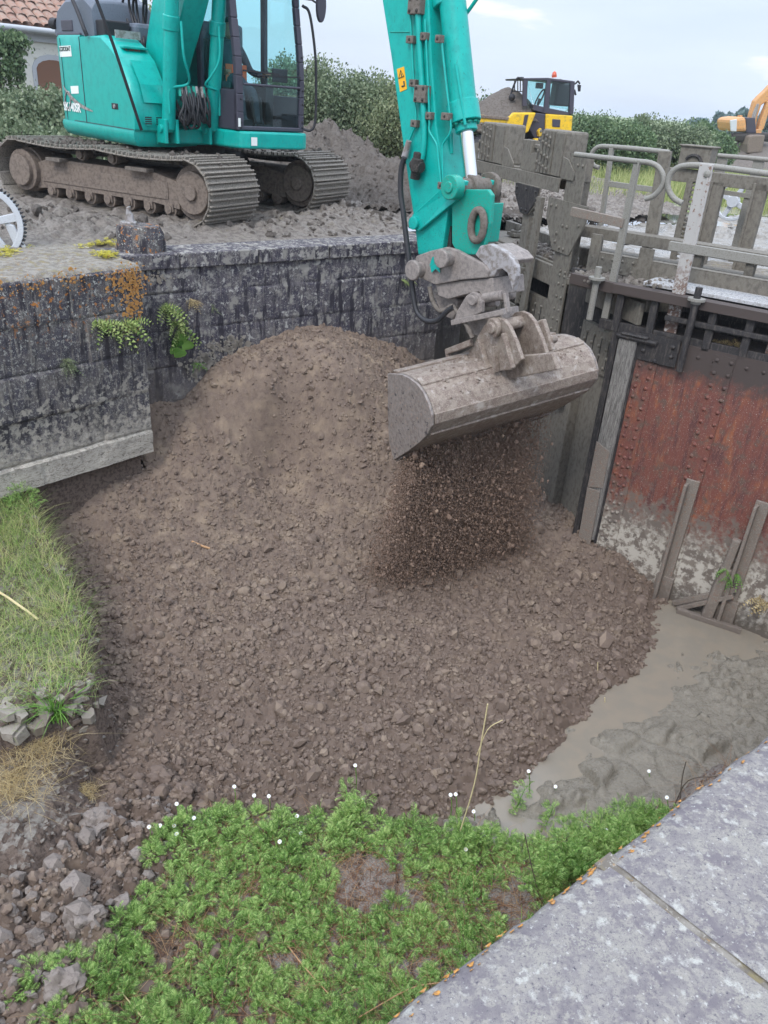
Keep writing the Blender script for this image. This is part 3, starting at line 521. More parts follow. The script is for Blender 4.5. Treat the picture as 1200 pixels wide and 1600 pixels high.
# wet mud beyond the gate
def flatz(x,y): return -.10-.16*sstep(1.3,.7,np.minimum((x-MIT[0])*WF[0]+(y-MIT[1])*WF[1],(x-MIT[0])*WN[0]+(y-MIT[1])*WN[1]-.5))+.12*fbm(x*.8,y*.8,121)+.10*fbm(x*3,y*3,122)+lumps(x,y,.35,123)*.10*(vnoise(x*.8,y*.8,124)>.5)
gridmesh('mud_flat',1.0,16,7.5,27,.06,flatz,lambda x,y:(((x-MIT[0])*WF[0]+(y-MIT[1])*WF[1]>.12)&((x-MIT[0])*WN[0]+(y-MIT[1])*WN[1]>.78)&~onquay(x,y)),M_wet)
w=MB()
for c,rx,ry in [(onz(850,360,-.06),1.1,1.6),(onz(985,335,-.06),2.2,1.3),(onz(830,352,-.06),.9,1.3),(onz(1150,330,-.06),2.5,.9)]:
    pts=[c+A([rx*math.cos(q)*(1+.25*math.sin(3*q+c[0])),ry*math.sin(q)*(1+.2*math.cos(2*q)),0]) for q in np.linspace(0,2*math.pi,40)[:-1]]
    c=A([c[0],c[1],-.055]); w.add([[p[0],p[1],-.055] for p in pts],[tuple(range(len(pts)))])
tag(w.build('standing_water',mat('shallow_puddle_water',sl(150,146,138),.06,spec=.6),recalc=False),kind='structure')
w=MB(); G=[(-900,22),(900,22),(900,1500),(-900,1500)]
w.add([(x_,y_,-.16) for x_,y_ in [(-900,23.5),(900,23.5),(900,1800),(-900,1800)]],[(0,1,2,3)]); tag(w.build('field',M_field,recalc=False),kind='structure')
w=MB(); w.add([(-60,2,-.2),(-12.9,2,-.2),(-12.9,23.6,-.2),(-60,23.6,-.2)],[(0,1,2,3)]);w.add([(5.4,9.6,-.42),(60,9.6,-.42),(60,23.6,-.17),(5.4,23.6,-.17)],[(0,1,2,3)]); tag(w.build('rough_ground',M_field,recalc=False),kind='structure')

xq=RNG.uniform(-6,3.5,7000); yq=RNG.uniform(8.2,18.5,7000); uq,nq=un(xq,yq); k=onquay(xq,yq)&(nq>N_FAR+.6)&(vnoise(xq*1.5,yq*1.5,131)>.4); xq,yq=xq[k],yq[k]; zq=np.maximum(quayz(xq,yq),np.where(yq>13,heapz(xq,yq),-1))
V1,F1=scatter(np.stack([xq,yq,zq],1),np.clip(.028*np.exp(RNG.normal(0,.5,len(xq))),.01,.12),1,.28,(.4,1.)); tag(fast('quay_mud_lumps',V1,F1,M_heap,None,18),kind='stuff')

def blobs(spots,wf,nv,mt,name,parent,lift=.006):
    b=MB()
    for px_,py_,sx_,sy_,n_,r_ in spots:
        for k in range(n_):
            c=wf(px_+RNG.normal(0,sx_),py_+RNG.normal(0,sy_)); r=r_*math.exp(RNG.normal(0,.5)); tg=nrm(np.cross(ZX,nv)); m_=9
            pts=[c-A(nv)*0+(tg*math.cos(q)*RNG.uniform(.5,1.2)+ZX*math.sin(q)*RNG.uniform(.5,1.2))*r for q in np.linspace(0,6.28,m_+1)[:-1]]
            b.prism(pts,A(nv)*lift)
    o=b.build(name,mt,parent); o['kind']='stuff'; return o
tw=[o for o in bpy.data.objects if o.name.startswith('block_wall')][0]
blobs([(200,442,14,14,170,.010),(208,470,8,20,150,.009),(120,435,30,8,60,.007),(30,450,30,8,40,.007),(212,430,6,8,40,.010)],lambda x,y:Wl(x,y,.012),-BN,M_lichen,'lichen_patches',tw,.004)
tw=[o for o in bpy.data.objects if o.name=='lock_wall'][0]
blobs([(355,540,16,6,130,.016),(325,562,12,8,90,.015),(300,580,8,6,40,.014),(250,432,12,6,30,.012)],lambda x,y:Wf(x,y,.012),-NX,M_palec,'lime_patches',tw,.004)
# ------------------------------------------------------------------ excavator
EO=A([-3.12,12.2,0.]); PH=-.8; HF=A([math.cos(PH),math.sin(PH),0]); HS=A([-HF[1],HF[0],0]); SB=-.4
def E(f,s,z): return EO+HF*f+HS*s+ZX*z
def Es(px,py,s): return onpl(px,py,EO+HS*s,HS)
def Ef(px,py,f): return onpl(px,py,EO+HF*f,HF)
X_=thing('tracked_excavator',EO,'turquoise tracked excavator with dark cab and long arm tipping a wide muddy bucket','excavator')
TO=A([-5.153,11.583,0.02]); TH=-.458; TD=A([math.cos(TH),math.sin(TH),0]); TS=A([-TD[1],TD[0],0])
def T(a,b,z): return TO+TD*a+TS*b+ZX*z
TO=TO-TD*.27; SW=1.0; LT=2.95; RI=.385; ZC=.42; GAU=2.36
# chain loop (a,z) with outward normal
def loop():
    pts=[]
    for q in np.linspace(-math.pi/2,math.pi/2,40): pts.append((LT+RI*math.cos(q),ZC+RI*math.sin(q)))
    for a in np.linspace(LT-.05,.05,60): pts.append((a,ZC+RI-.035*math.sin(math.pi*((a/LT*2)%1.))-.0))
    for q in np.linspace(math.pi/2,1.5*math.pi,40): pts.append((RI*math.cos(q),ZC+RI*math.sin(q)))
    for a in np.linspace(.05,LT-.05,60): pts.append((a,ZC-RI))
    return A(pts)
LP=loop(); seg=np.r_[LP[1:],LP[:1]]-LP; sl_=np.hypot(seg[:,0],seg[:,1]); cum=np.r_[0,np.cumsum(sl_)]; TOT=cum[-1]
def at_(d):
    d%=TOT; i=min(np.searchsorted(cum,d,side='right')-1,len(LP)-1); t=(d-cum[i])/max(sl_[i],1e-9); p=LP[i]+seg[i]*t; v=seg[i]/max(sl_[i],1e-9); return p,v
NSH=46; pitch=TOT/NSH
sh=MB(); sh.ob((-pitch*.485,0,-.012),(pitch*.97,0,0),(0,SW,0),(0,0,.018))
for k in(-.42,0,.40): sh.ob((pitch*k-.011,.01,.006),(.022,0,0),(0,SW-.02,0),(0,0,.034))
sh.ob((-pitch*.5,SW*.36,-.075),(pitch,0,0),(0,.06,0),(0,0,.06)); sh.ob((-pitch*.5,SW*.58,-.075),(pitch,0,0),(0,.06,0),(0,0,.06))
SHM=None
for tr in (0,1):
    b0=tr*GAU; 
    lk=MB()
    ii=[]; N_=120
    # link band inside the shoes
    rows=[]
    for i in range(N_):
        p,v=at_(TOT*i/N_); n_=A([v[1],-v[0]]); q1=p-n_*.02; q2=p-n_*.10
        rows.append([T(q1[0],b0+SW*.36,q1[1]),T(q1[0],b0+SW*.64,q1[1]),T(q2[0],b0+SW*.64,q2[1]),T(q2[0],b0+SW*.36,q2[1])])
    rows.append(rows[0]); lk.grid(rows,True); track=lk.build('track',M_deep,X_)
    for k in range(NSH):
        p,v=at_(k*pitch+.03); n_=A([v[1],-v[0]])
        if SHM is None:
            o=sh.build('track_shoe',M_track,None,.004); o.modifiers.clear() if False else None; SHM=o; o.parent=track
        else:
            o=SHM.copy(); COL.objects.link(o); o.parent=track
        P0=T(p[0],b0,p[1])-EO; xv=TD*v[0]+ZX*v[1]; zv=TD*n_[0]+ZX*n_[1]; jit=RNG.normal(0,.03)
        Mx=Matrix(((xv[0],TS[0],zv[0],P0[0]),(xv[1],TS[1],zv[1],P0[1]),(xv[2],TS[2],zv[2],P0[2]),(0,0,0,1))); o.matrix_local=Mx@Matrix.Rotation(jit*.6,4,'Y')
    # frame
    fb=MB(); o_=b0+.17
    prof=[(.18,.20),(.18,.52),(.45,.60),(2.35,.60),(2.72,.52),(2.72,.20),(2.3,.24),(.6,.24)]
    fb.prism([T(a,o_,z) for a,z in prof],TS*(SW-.34)); fb.ob(T(.3,o_-.012,.30),TD*2.25,TS*.012,ZX*.21)
    fr=fb.build('track_frame',M_frame,X_,.012)
    d=MB(); d.ob(T(.55,o_-.14,.585),TD*.26,TS*.16,ZX*.045); d.build('step',M_steel,fr,.006)
    d=MB(); d.ob(T(1.95,o_-.12,.60),TD*.36,TS*.14,ZX*.045); d.build('step',M_steel,fr,.006)
    for a in (1.05,1.62): 
        d=MB(); d.cyl(T(a,o_-.02,.70),T(a,o_+.25,.70),.055,14); d.cyl(T(a,o_+.02,.70),T(a,o_+.1,.70),.075,14); d.build('carrier_roller',M_frame,X_,smooth=35)
    for a in np.linspace(.45,2.55,7):
        d=MB(); d.cyl(T(a,o_+.02,.19),T(a,o_+.62,.19),.10,16); d.cyl(T(a,o_-.03,.19),T(a,o_+.05,.19),.055,12); d.ob(T(a-.07,o_-.01,.16),TD*.14,TS*.05,ZX*.09); d.build('track_roller',M_deep if a>9 else M_frame,X_,smooth=35)
    d=MB(); d.cyl(T(LT,b0+.2,ZC),T(LT,b0+SW-.2,ZC),RI-.06,28); d.cyl(T(LT,b0+.14,ZC),T(LT,b0+.22,ZC),RI-.13,24); d.cyl(T(LT,b0+.1,ZC),T(LT,b0+.2,ZC),.09,16); d.build('idler',M_frame,X_,.01,smooth=35)
    d=MB(); d.cyl(T(0,b0+.22,ZC),T(0,b0+SW-.2,ZC),RI-.1,28); d.cyl(T(0,b0+.1,ZC),T(0,b0+.24,ZC),RI-.12,24); d.cyl(T(0,b0+.04,ZC),T(0,b0+.14,ZC),.2,20)
    for q in range(21):
        a=2*math.pi*q/21; d.ob(T((RI-.12)*math.cos(a)-.025,b0+SW*.47,ZC+(RI-.12)*math.sin(a)-.025),TD*.05,TS*.08,ZX*.05)
    d.build('sprocket',M_frame,X_,.008,smooth=35)
tp_=[];tr_=[]
for k in range(900):
    a=RNG.uniform(-.1,LT+.25); b_=RNG.uniform(.03,SW-.03)+(GAU if k%2 else 0); zz_=ZC+RI+.015 if a<LT else ZC+math.sqrt(max(0,RI**2-(a-LT)**2))+.015
    if vnoise(A([a*3]),A([b_*3]),7)[0]<.45: continue
    tp_.append(T(a,b_,zz_)); tr_.append(min(.07,.02*math.exp(RNG.normal(0,.6))))
V1,F1=scatter(A(tp_),tr_,1,.3,(.4,1.)); fast('track_mud',V1,F1,M_heap,X_,20)['kind']='stuff'
d=MB(); d.prism([T(a,SW-.1,z) for a,z in [(.75,.42),(.95,.78),(2.05,.78),(2.25,.42)]],TS*(GAU-SW+.2)); d.build('car_body',M_deep,X_,.02)
d=MB(); cc_=T(1.48,GAU/2+SW/2,0); d.cyl(cc_+ZX*.76,cc_+ZX*.93,.62,36); d.build('slew_ring',M_deep,X_,smooth=35)
# --- house
ZB=.93
hb=MB(); hb.prism([E(f,s,ZB) for f,s in [(.55,-1.0),(.55,-.62),(.62,-.62),(.62,.0),(1.1,0),(1.1,1.02),(-1.2,1.05),(-1.5,.8),(-1.5,-.7),(-1.25,-1.0)]],ZX*.14); hb.build('slew_platform',M_teal,X_,.02)
# right module (tank cover): side profile extruded inwards, front is a curved slope
pf=[(.58,1.07),(.61,1.22),(.60,1.40),(.50,1.58),(.28,1.84),(.05,1.985),(-.18,2.09),(-.80,2.10),(-.80,1.07)]
rows=[]
for s_,k in ((-1.1,0),(-1.085,.02),(-1.04,.035),(-.62,.035)):
    rows.append([E(f+(k*.6 if f>-.5 else 0),s_,z+(k if z>1.5 and f>-.7 else 0)) for f,z in pf])
rm=MB(); rm.grid(rows,True); rm.add(rows[0],[tuple(range(len(pf)))]); rm.add(rows[-1],[tuple(range(len(pf)))[::-1]]); cov=rm.build('tank_cover',M_teal,X_,.025,smooth=50)
# front hatch, vents, latch
d=MB(); d.grid([[E(.335+.02,s,1.855),E(.555+.02,s,1.60),E(.625+.022,s,1.40)] for s in (-.98,-.70)]); hh=d.build('hatch_panel',M_teal,X_); md=hh.modifiers.new('s','SOLIDIFY'); md.thickness=.008; md.offset=1
d=MB()
for sx_ in (-.93,-.78):
    d=MB(); d.cyl(E(.605,sx_,1.20),E(.638,sx_,1.20),.06,20); v_=d.build('round_vent',M_teal,X_,smooth=30); d=MB()
    for q in (-.036,-.012,.012,.036): d.ob(E(.639,sx_-.045,1.20+q-.006),HS*.09,HF*.003,ZX*.013)
    d.build('vent_slots',M_black,v_)
d=MB(); d.ob(E(.08,-.98,1.985),HS*.34,HF*.12,ZX*.03); d.build('hatch_step',M_teal,X_,.01)
# rear door and rounded tail
rp=[(-.815,-1.1),(-1.42,-1.1),(-1.56,-1.085),(-1.70,-1.02),(-1.82,-.86),(-1.88,-.5),(-1.90,0),(-1.86,.6),(-1.7,.95),(-1.4,1.06),(-.4,1.06),(-.4,-.6),(-.815,-.6)]
rows=[[E(f,s,z) for f,s in rp] for z in (1.07,1.3,1.9,2.09)]+[[E(f*.985,s*.985,2.12) for f,s in rp]]
d=MB(); d.grid(rows,True); d.add(rows[-1],[tuple(range(len(rp)))]); body=d.build('engine_housing',M_teal,X_,smooth=50)
rp2=[(.57,-1.1),(-1.42,-1.12),(-1.6,-1.1),(-1.76,-1.02),(-1.88,-.86),(-1.94,-.5),(-1.94,.5),(-1.8,.95),(-1.4,1.08),(-.4,1.06),(.55,-.55)]
rows=[[E(f*k,s*k,z) for f,s in rp2] for z,k in ((.89,.93),(.91,.97),(.97,1.0),(1.04,1.008),(1.075,1.0))]
d=MB(); d.grid(rows,True); d.add(rows[0],[tuple(range(len(rp2)))]); d.add(rows[-1],[tuple(range(len(rp2)))]); d.build('lower_skirt',M_teal,X_,smooth=40)
d=MB(); d.ob(E(.57,-.80,.93),HS*.26,HF*.03,ZX*.15); gl=d.build('skirt_grille',M_tealworn,X_,.008)
d=MB()
for q in range(5): d.ob(E(.602,-.78,.955+q*.022),HS*.22,HF*.003,ZX*.012)
d.build('grille_slots',M_black,gl)
# panel seams
d=MB()
for f in (-.807,): d.ob(E(f-.006,-1.106,1.08),HF*.012,HS*.01,ZX*1.02)
d.ob(E(-1.43,-1.106,1.08),HF*.008,HS*.008,ZX*1.0); d.ob(E(-1.2,-1.107,1.082),HF*1.76,HS*.01,ZX*.008); d.build('panel_seams',M_darkp,body)
def onside(px,py,o=.006): return Es(px,py,-1.1-o)
d=MB(); c=onside(179,166); d.ob(c-HF*.09-ZX*.035,HF*.18,HS*.012,ZX*.07); lt_=d.build('door_latch',M_black,X_,.02)
d=MB(); d.cyl(c-HS*.012,c+HS*.001,.025,12); d.build('latch_button',M_pale,lt_)
def textmesh(txt,size,org,xv,yv,mt,name,parent,push,bold=0.):
    cu=bpy.data.curves.new('t','FONT'); cu.body=txt; cu.size=size; cu.align_x='CENTER'; cu.align_y='CENTER'; cu.offset=bold; cu.extrude=.0015
    o=bpy.data.objects.new('t',cu); COL.objects.link(o); dg=bpy.context.evaluated_depsgraph_get(); dg.update(); me=bpy.data.meshes.new_from_object(o.evaluated_get(dg)); bpy.data.objects.remove(o)
    V=A([v.co[:] for v in me.vertices]); nv=nrm(np.cross(xv,yv)); P=A(org)+V[:,0:1]*A(xv)+V[:,1:2]*A(yv)+V[:,2:3]*nv+nv*push
    b=MB(); b.add(P,[tuple(p.vertices) for p in me.polygons]); return b.build(name,mt,parent,recalc=False)
d=MB(); q=[onside(92,72),onside(110,71),onside(112,88),onside(94,89)]; d.prism(q,HS*.004); st=d.build('hire_sticker',M_white,X_)
hx=nrm(q[1]-q[0]); hz=nrm(q[1]-q[2]); textmesh('LOXODAT',.075,sum(q)/4+hz*.025,hx,hz,M_ink,'sticker_text',st,.004,.001)
d=MB(); q=[onside(110,134.5),onside(122,134),onside(123,146),onside(111.5,146.5)]; d.prism(q,HS*.004); d.build('blank_sticker',M_white,X_)
textmesh('SK140SR',.15,onside(113,168),HF,ZX,M_white,'model_number',X_,.004,.004)
d=MB(); pp=[onside(x,y,.008) for x,y in smoothpath([(98,133),(104,143),(116,157),(128,166),(145,174)],6)]; 
for i in range(len(pp)-1):
    w1=.028*math.sin(math.pi*(i+.3)/(len(pp)))+.004;w2=.028*math.sin(math.pi*(i+1.3)/(len(pp)))*1.0+.004; d.add([pp[i]-ZX*w1,pp[i+1]-ZX*w2,pp[i+1]+ZX*w2,pp[i]+ZX*w1],[(0,1,2,3)])
rr=[onside(106+4.5*math.cos(t_),156+13*math.sin(t_),.008) for t_ in np.linspace(0,2*math.pi,25)[:-1]]; d.tube(rr,.012,5,closed=True); d.build('swoosh_decal',M_pale,X_)
# dark top boxes
d=MB(); tp=[(-1.70,2.11),(-1.74,2.26),(-1.58,2.50),(-1.30,2.60),(-.72,2.62),(-.52,2.52),(-.48,2.30),(-.48,2.11)]
tb=[[E(f,s,z if z<2.2 else z-k) for f,z in tp] for s,k in ((-1.03,.10),(-.97,.02),(-.75,0),(-.3,0),(-.2,.05))]; d.grid(tb,True); d.add(tb[0],[tuple(range(8))]); d.add(tb[-1],[tuple(range(8))]); tbx=d.build('intake_cover',M_gray,X_,.02,smooth=45)
d=MB(); d.ob(E(-1.48,-1.042,2.17),HF*.36,HS*.02,ZX*.13); d.build('intake_grille',M_darkp,tbx,.01)
d=MB(); d.ob(E(-1.62,-1.06,2.10),HF*.75,HS*.5,ZX*.05); d.build('cover_lip',M_darkp,X_,.015)
d=MB(); d.cyl(E(-1.68,-1.0,2.26),E(-1.80,-1.03,2.26),.07,14); d.build('side_lamp',M_black,X_,.01,smooth=40)
d=MB(); d.ob(E(-.75,-1.0,2.10),HF*.5,HS*.36,ZX*.20); d.build('rear_hood_box',M_black,X_,.02)
d=MB(); d.ob(E(-.46,-.62,2.06),HF*.3,HS*.5,ZX*.24); d.ob(E(-.9,-.2,2.1),HF*.8,HS*1.2,ZX*.32); d.build('engine_hood',M_gray,X_,.05)
d=MB(); d.ob(E(-.05,-.96,2.10),HF*.02,HS*.34,ZX*.09); d.build('side_reflector',M_pale,X_)
textmesh('Clean',.085,E(.12,-.83,1.965),HS,nrm(ZX-HF*.6),M_red,'red_decal',X_,.03,.001)
# boom slot bulkhead
d=MB(); d.ob(E(-.35,-.62,1.0),HF*.1,HS*.62,ZX*1.1); d.build('slot_bulkhead',M_darkp,X_)
# boom
def boomsec(f,z,ang,h,s0=SB-.16,s1=SB+.16):
    n=A([-math.sin(ang),math.cos(ang)]); return [E(f+n[0]*h/2,s0,z+n[1]*h/2),E(f+n[0]*h/2,s1,z+n[1]*h/2),E(f-n[0]*h/2,s1,z-n[1]*h/2),E(f-n[0]*h/2,s0,z-n[1]*h/2)]
R_=math.radians
PVT=Es(604,-262,SB)-EO; pf_,pz_=float(PVT.dot(HF)),float(PVT[2])
sec=[(-.02,1.38,R_(62),.34),(.12,1.72,R_(62),.56),(.62,2.55,R_(60),.72),(1.35,3.7,R_(52),.74),(2.1,4.5,R_(30),.66),(3.1,(4.75+pz_)/2+.1,R_(4),.52),(pf_-.1,pz_,R_(-12),.40)]
d=MB(); rows=[boomsec(*s_) for s_ in sec]; d.grid(rows,True); d.add(rows[0],[(0,1,2,3)]); d.add(rows[-1],[(0,1,2,3)]); boom=d.build('boom',M_teal,X_,.02,smooth=30)
d=MB(); d.cyl(E(-.02,SB-.3,1.36),E(-.02,SB+.3,1.36),.10,18); d.build('boom_foot_pin',M_tealworn,X_,.01,smooth=40)
for s_,nm in ((SB-.30,'a'),(SB+.34,'b')):
    d=MB(); p=E(.72,s_,1.12);q=E(1.02,s_,2.85); d.cyl(p,q,.085,18); d.cyl(E(.9,s_,2.2),E(.93,s_,2.36),.10,18); bc=d.build('boom_cylinder',M_teal,X_,.01,smooth=40)
    d=MB(); d.cyl(q,E(1.22,s_,3.75),.05,14); d.build('cylinder_rod',M_chrome,bc,smooth=40)
    d=MB(); d.ob(E(.60,s_-.10,.95),HF*.22,HS*.04,ZX*.28); d.ob(E(.60,s_+.06,.95),HF*.22,HS*.04,ZX*.28); d.cyl(E(.72,s_-.13,1.12),E(.72,s_+.13,1.12),.05,12); d.build('cylinder_bracket',M_teal,X_,.008)
    d=MB(); sg=1 if s_<SB else -1; d.tube(smoothpath([E(1.05,s_+.06*sg,2.30),E(1.06,s_+.07*sg,1.95),E(1.0,s_+.16*sg,1.75),E(.93,s_+.20*sg,1.66),E(.9,s_+.14*sg,1.62),E(.88,s_+.03*sg,1.60),E(.86,s_-.04*sg,1.55),E(.85,s_-.04*sg,1.3)]),.016,8); d.build('cylinder_pipe',M_teal,bc,smooth=60)
d=MB(); d.ob(E(.55,-.60,1.06),HF*.06,HS*.58,ZX*.02); d.ob(E(.58,-.63,.95),HF*.06,HS*.63,ZX*.16); d.build('slot_floor',M_teal,X_,.01)
for k in range(12):
    s0=SB-.2+.034*k+RNG.uniform(-.01,.01); f0=.86+.03*RNG.random()
    d=MB(); lo=1.13+.10*RNG.random(); d.tube(smoothpath([E(f0-.02,s0,1.60),E(f0+.05,s0+RNG.uniform(-.02,.02),1.42),E(f0+.04,s0+RNG.uniform(-.05,.05),lo+.06),E(f0-.03,s0+RNG.uniform(-.03,.06),lo),E(f0-.2,s0+RNG.uniform(-.05,.05),lo+.25)]),.016,7); h_=d.build('valve_hose',M_hose,X_,smooth=60)
    if k%3!=2:
        d=MB(); d.cyl(E(f0-.02,s0,1.62),E(f0+.01,s0,1.50),.022,8); d.build('hose_fitting',M_pale if k%2 else M_tealworn,h_)
for k,(xs,xe) in enumerate([(172,206),(184,212),(192,216),(203,218),(208,221),(214,222),(224,225),(229,224)]):
    d=MB(); d.tube(smoothpath([Es(xe+2,84,-.52),Es(xe,66,-.54),Es(xs+(xe-xs)*.55,44,-.62+.03*k),Es(xs,14,-.62+.03*k),Es(xs+3*(-1)**k,-18,-.6)]),.017,7); d.build('boom_hose',M_hose,X_,smooth=60)
d=MB(); c=Es(223,78,-.5); d.ob(c-HF*.1-HS*.07-ZX*.07,HF*.2,HS*.14,ZX*.12); d.build('hose_clamp',M_black,X_,.01)
d=MB(); d.tube(smoothpath([onside(136,56,.03),onside(131,44,.05),onside(122,20,.05),onside(110,-8,.05)]),.026,8); d.build('rear_grab_rail',M_black,X_,smooth=60)
d=MB(); d.tube(smoothpath([Ef(221,203,.70),Ef(215,185,.72),Ef(197,130,.74),Ef(177,70,.74),Ef(160,24,.72),Ef(148,-8,.7)]),.02,8); d.build('front_grab_rail',M_black,X_,smooth=60)
# --- cab
CZ0,CZ1=1.16,2.82
def cw(z): return 1.25-.16*sstep(1.7,2.9,z)      # front face leans back
def cabp(fr,s,z): return E(cw(z) if fr else -.55,s,z)
d=MB(); d.prism([E(f,s,.945) for f,s in [(-.5,1.08),(1.2,1.10),(1.31,1.06),(1.34,.98),(1.34,.12),(1.28,.02),(1.0,-.06),(.66,-.06),(-.5,.02)]],ZX*.205); d.build('cab_skirt',M_teal,X_,.025)
d=MB()
for (fr,s,wd) in ((1,.04,.10),(1,1.02,.075)):
    zs=np.linspace(CZ0,CZ1,9)
    for i in range(8): 
        p=cabp(fr,s,zs[i]);q=cabp(fr,s,zs[i+1]); d.ob(p-HS*wd/2-HF*.07,HS*wd,HF*.075,q-p)
for s in (.05,1.02): d.ob(E(-.55,s-.04,CZ0),HF*.09,HS*.08,ZX*(CZ1-CZ0))
for s in (.02,1.03): d.ob(E(.30,s-.03,CZ0),HF*.10,HS*.06,ZX*(CZ1-CZ0))
d.ob(E(-.55,.0,CZ1-.01),HF*1.66,HS*1.07,ZX*.09); d.ob(E(1.17,.07,CZ0),HF*.085,HS*.93,ZX*.05); d.ob(E(-.5,.02,CZ0-.005),HF*1.72,HS*1.04,ZX*.03)
d.ob(E(-.55,-.01,CZ0),HF*1.80,HS*.05,ZX*.46); d.ob(E(-.55,1.02,CZ0),HF*1.78,HS*.04,ZX*.42); d.ob(E(-.56,.06,CZ0),HF*.05,HS*.95,ZX*.75); 
d.ob(E(1.235,.09,1.675),HF*.03,HS*.9,ZX*.03)
cab=d.build('cab',M_darkp,X_,.012)
d=MB()
for s,z in [(.05,1.25),(.05,1.19),(.05,1.52),(1.03,1.22),(1.03,1.28),(1.03,1.5),(1.03,1.66),(1.03,2.05)]: d.dome(E(cw(z)+.006,s,z),HF,.016)
d.build('cab_bolts',M_black,cab)
d=MB(); d.ob(E(1.22,.09,1.21),HS*.9,HF*.006,ZX*.465); d.build('lower_windscreen',M_glass2,cab)
d=MB(); zs=np.linspace(1.705,CZ1,6); d.grid([[E(cw(z)-.02,.09,z),E(cw(z)-.02,.985,z)] for z in zs]); d.build('windscreen',M_glass,cab,smooth=60)
d=MB(); d.ob(E(-.46,.01,1.64),HF*.76,HS*.006,ZX*1.18); d.build('side_glass',M_glass,cab); d=MB(); d.ob(E(.40,.01,1.64),HF*.72,HS*.006,ZX*1.18); d.build('side_glass',M_glass,cab)
d=MB(); d.ob(E(-.46,1.05,1.6),HF*.76,HS*.006,ZX*1.2); d.build('door_glass',M_glass,cab); d=MB(); d.ob(E(.40,1.05,1.6),HF*.72,HS*.006,ZX*1.2); d.build('door_glass',M_glass,cab)
d=MB(); d.ob(E(-.545,.1,1.95),HS*.88,HF*.006,ZX*.85); d.build('rear_glass',M_glass,cab)
d=MB(); p=E(1.285,.07,1.84); d.bar(p,E(1.27,.62,1.83),.02,.02); d.bar(E(1.275,.28,1.80),E(1.265,.98,1.815),.022,.016); d.bar(E(1.27,.62,1.83),E(1.268,.64,1.80),.015,.015); d.build('wiper',M_black,cab)
d=MB(); d.ob(E(.0,.3,CZ0),HF*.55,HS*.5,ZX*.38); d.ob(E(-.12,.3,CZ0+.3),HF*.16,HS*.5,ZX*.75); d.ob(E(-.1,.42,2.15),HF*.1,HS*.26,ZX*.2); d.build('seat',M_black,cab,.04)
d=MB(); 
for s in (.17,.86): d.ob(E(.1,s-.06,CZ0),HF*.62,HS*.13,ZX*.55); d.cyl(E(.62,s,1.68),E(.66,s,1.86),.018,8); d.dome(E(.66,s,1.85),ZX,.03,1.4)
d.build('control_console',M_black,cab,.015)
d=MB(); d.tube([E(.98,.45,1.18),E(.92,.44,1.55)],.018,8); d.tube([E(.98,.56,1.18),E(.92,.57,1.55)],.018,8); d.ob(E(.92,.36,1.175),HF*.2,HS*.3,ZX*.05); d.ob(E(1.0,.12,1.18),HF*.12,HS*.2,ZX*.1); d.build('travel_levers',M_black,cab,.006)
d=MB(); d.ob(E(1.06,.66,1.74),HF*.03,HS*.24,ZX*.16); d.build('monitor',M_black,cab,.01)
d=MB(); c=E(1.28,1.30,2.66); d.prism([c+HS*(.075*math.cos(q))+ZX*(.19*math.sin(q)) for q in np.linspace(0,2*math.pi,19)[:-1]],-HF*.05); mi=d.build('wing_mirror',M_darkp,X_,.012)
d=MB(); d.bar(c-HF*.03,E(1.15,1.05,2.78),.02,.02); d.build('mirror_stay',M_black,mi)
d=MB(); d.tube(smoothpath([E(1.16,1.07,2.64),E(1.24,1.13,2.55),E(1.30,1.19,2.1),E(1.32,1.20,1.7),E(1.33,1.19,1.3),E(1.31,1.13,1.19),E(1.24,1.06,1.2)]),.018,8); d.build('handrail',M_black,X_,smooth=60)
d=MB(); c=E(1.2,1.02,2.70); d.ob(c,HF*.08,HS*.14,ZX*.10); d.build('work_lamp',M_gray,X_,.015)
d=MB(); d.ob(E(1.262,.0,1.2),HS*.035,HF*.004,ZX*.10); d.ob(E(1.345,.0+.14,.985),HS*.09,HF*.004,ZX*.1); d.build('cab_stickers',M_white,X_)
# --- stick
S0=SB-.16
sp=[(566,-300),(585,-90),(597,0),(612,95),(626,200),(640,300),(647,345),(653,398),(690,398),(699,335),(693,280),(682,200),(674,100),(669,0),(663,-90),(640,-300)]
d=MB(); d.prism([Es(x,y,S0) for x,y in sp],HS*.32); stick=d.build('stick',M_stick,X_,.012)
d=MB(); d.cyl(E(pf_,SB-.3,pz_),E(pf_,SB+.3,pz_),.14,18); d.prism([E(pf_-.4,SB-.26,pz_-.2),E(pf_+.12,SB-.26,pz_-.16),E(pf_+.12,SB-.26,pz_+.16),E(pf_-.4,SB-.26,pz_+.2)],HS*.06); d.prism([E(pf_-.4,SB+.2,pz_-.2),E(pf_+.12,SB+.2,pz_-.16),E(pf_+.12,SB+.2,pz_+.16),E(pf_-.4,SB+.2,pz_+.2)],HS*.06); d.build('stick_pivot',M_teal,X_,.05)
def pipe(pp,r,nm,mt,par,s=S0-.03,n=8): 
    b=MB(); b.tube(smoothpath([Es(x,y,s) for x,y in pp],4),r,n); return b.build(nm,mt,par,smooth=60)
pipe([(651,-40),(655,60),(660,140),(663,200),(661,240),(655,262)],.028,'stick_pipe',M_teal,X_)
pipe([(638,-20),(643,60),(647,140),(650,190),(645,205),(640,218)],.011,'stick_pipe',M_teal,X_)
pipe([(664,30),(668,110),(671,185),(671,205),(682,225),(685,250),(689,290)],.010,'stick_pipe',M_teal,X_)
pipe([(690,65),(697,130),(704,190),(703,208),(694,222),(691,235),(692,290)],.010,'stick_pipe',M_teal,X_,S0-.01)
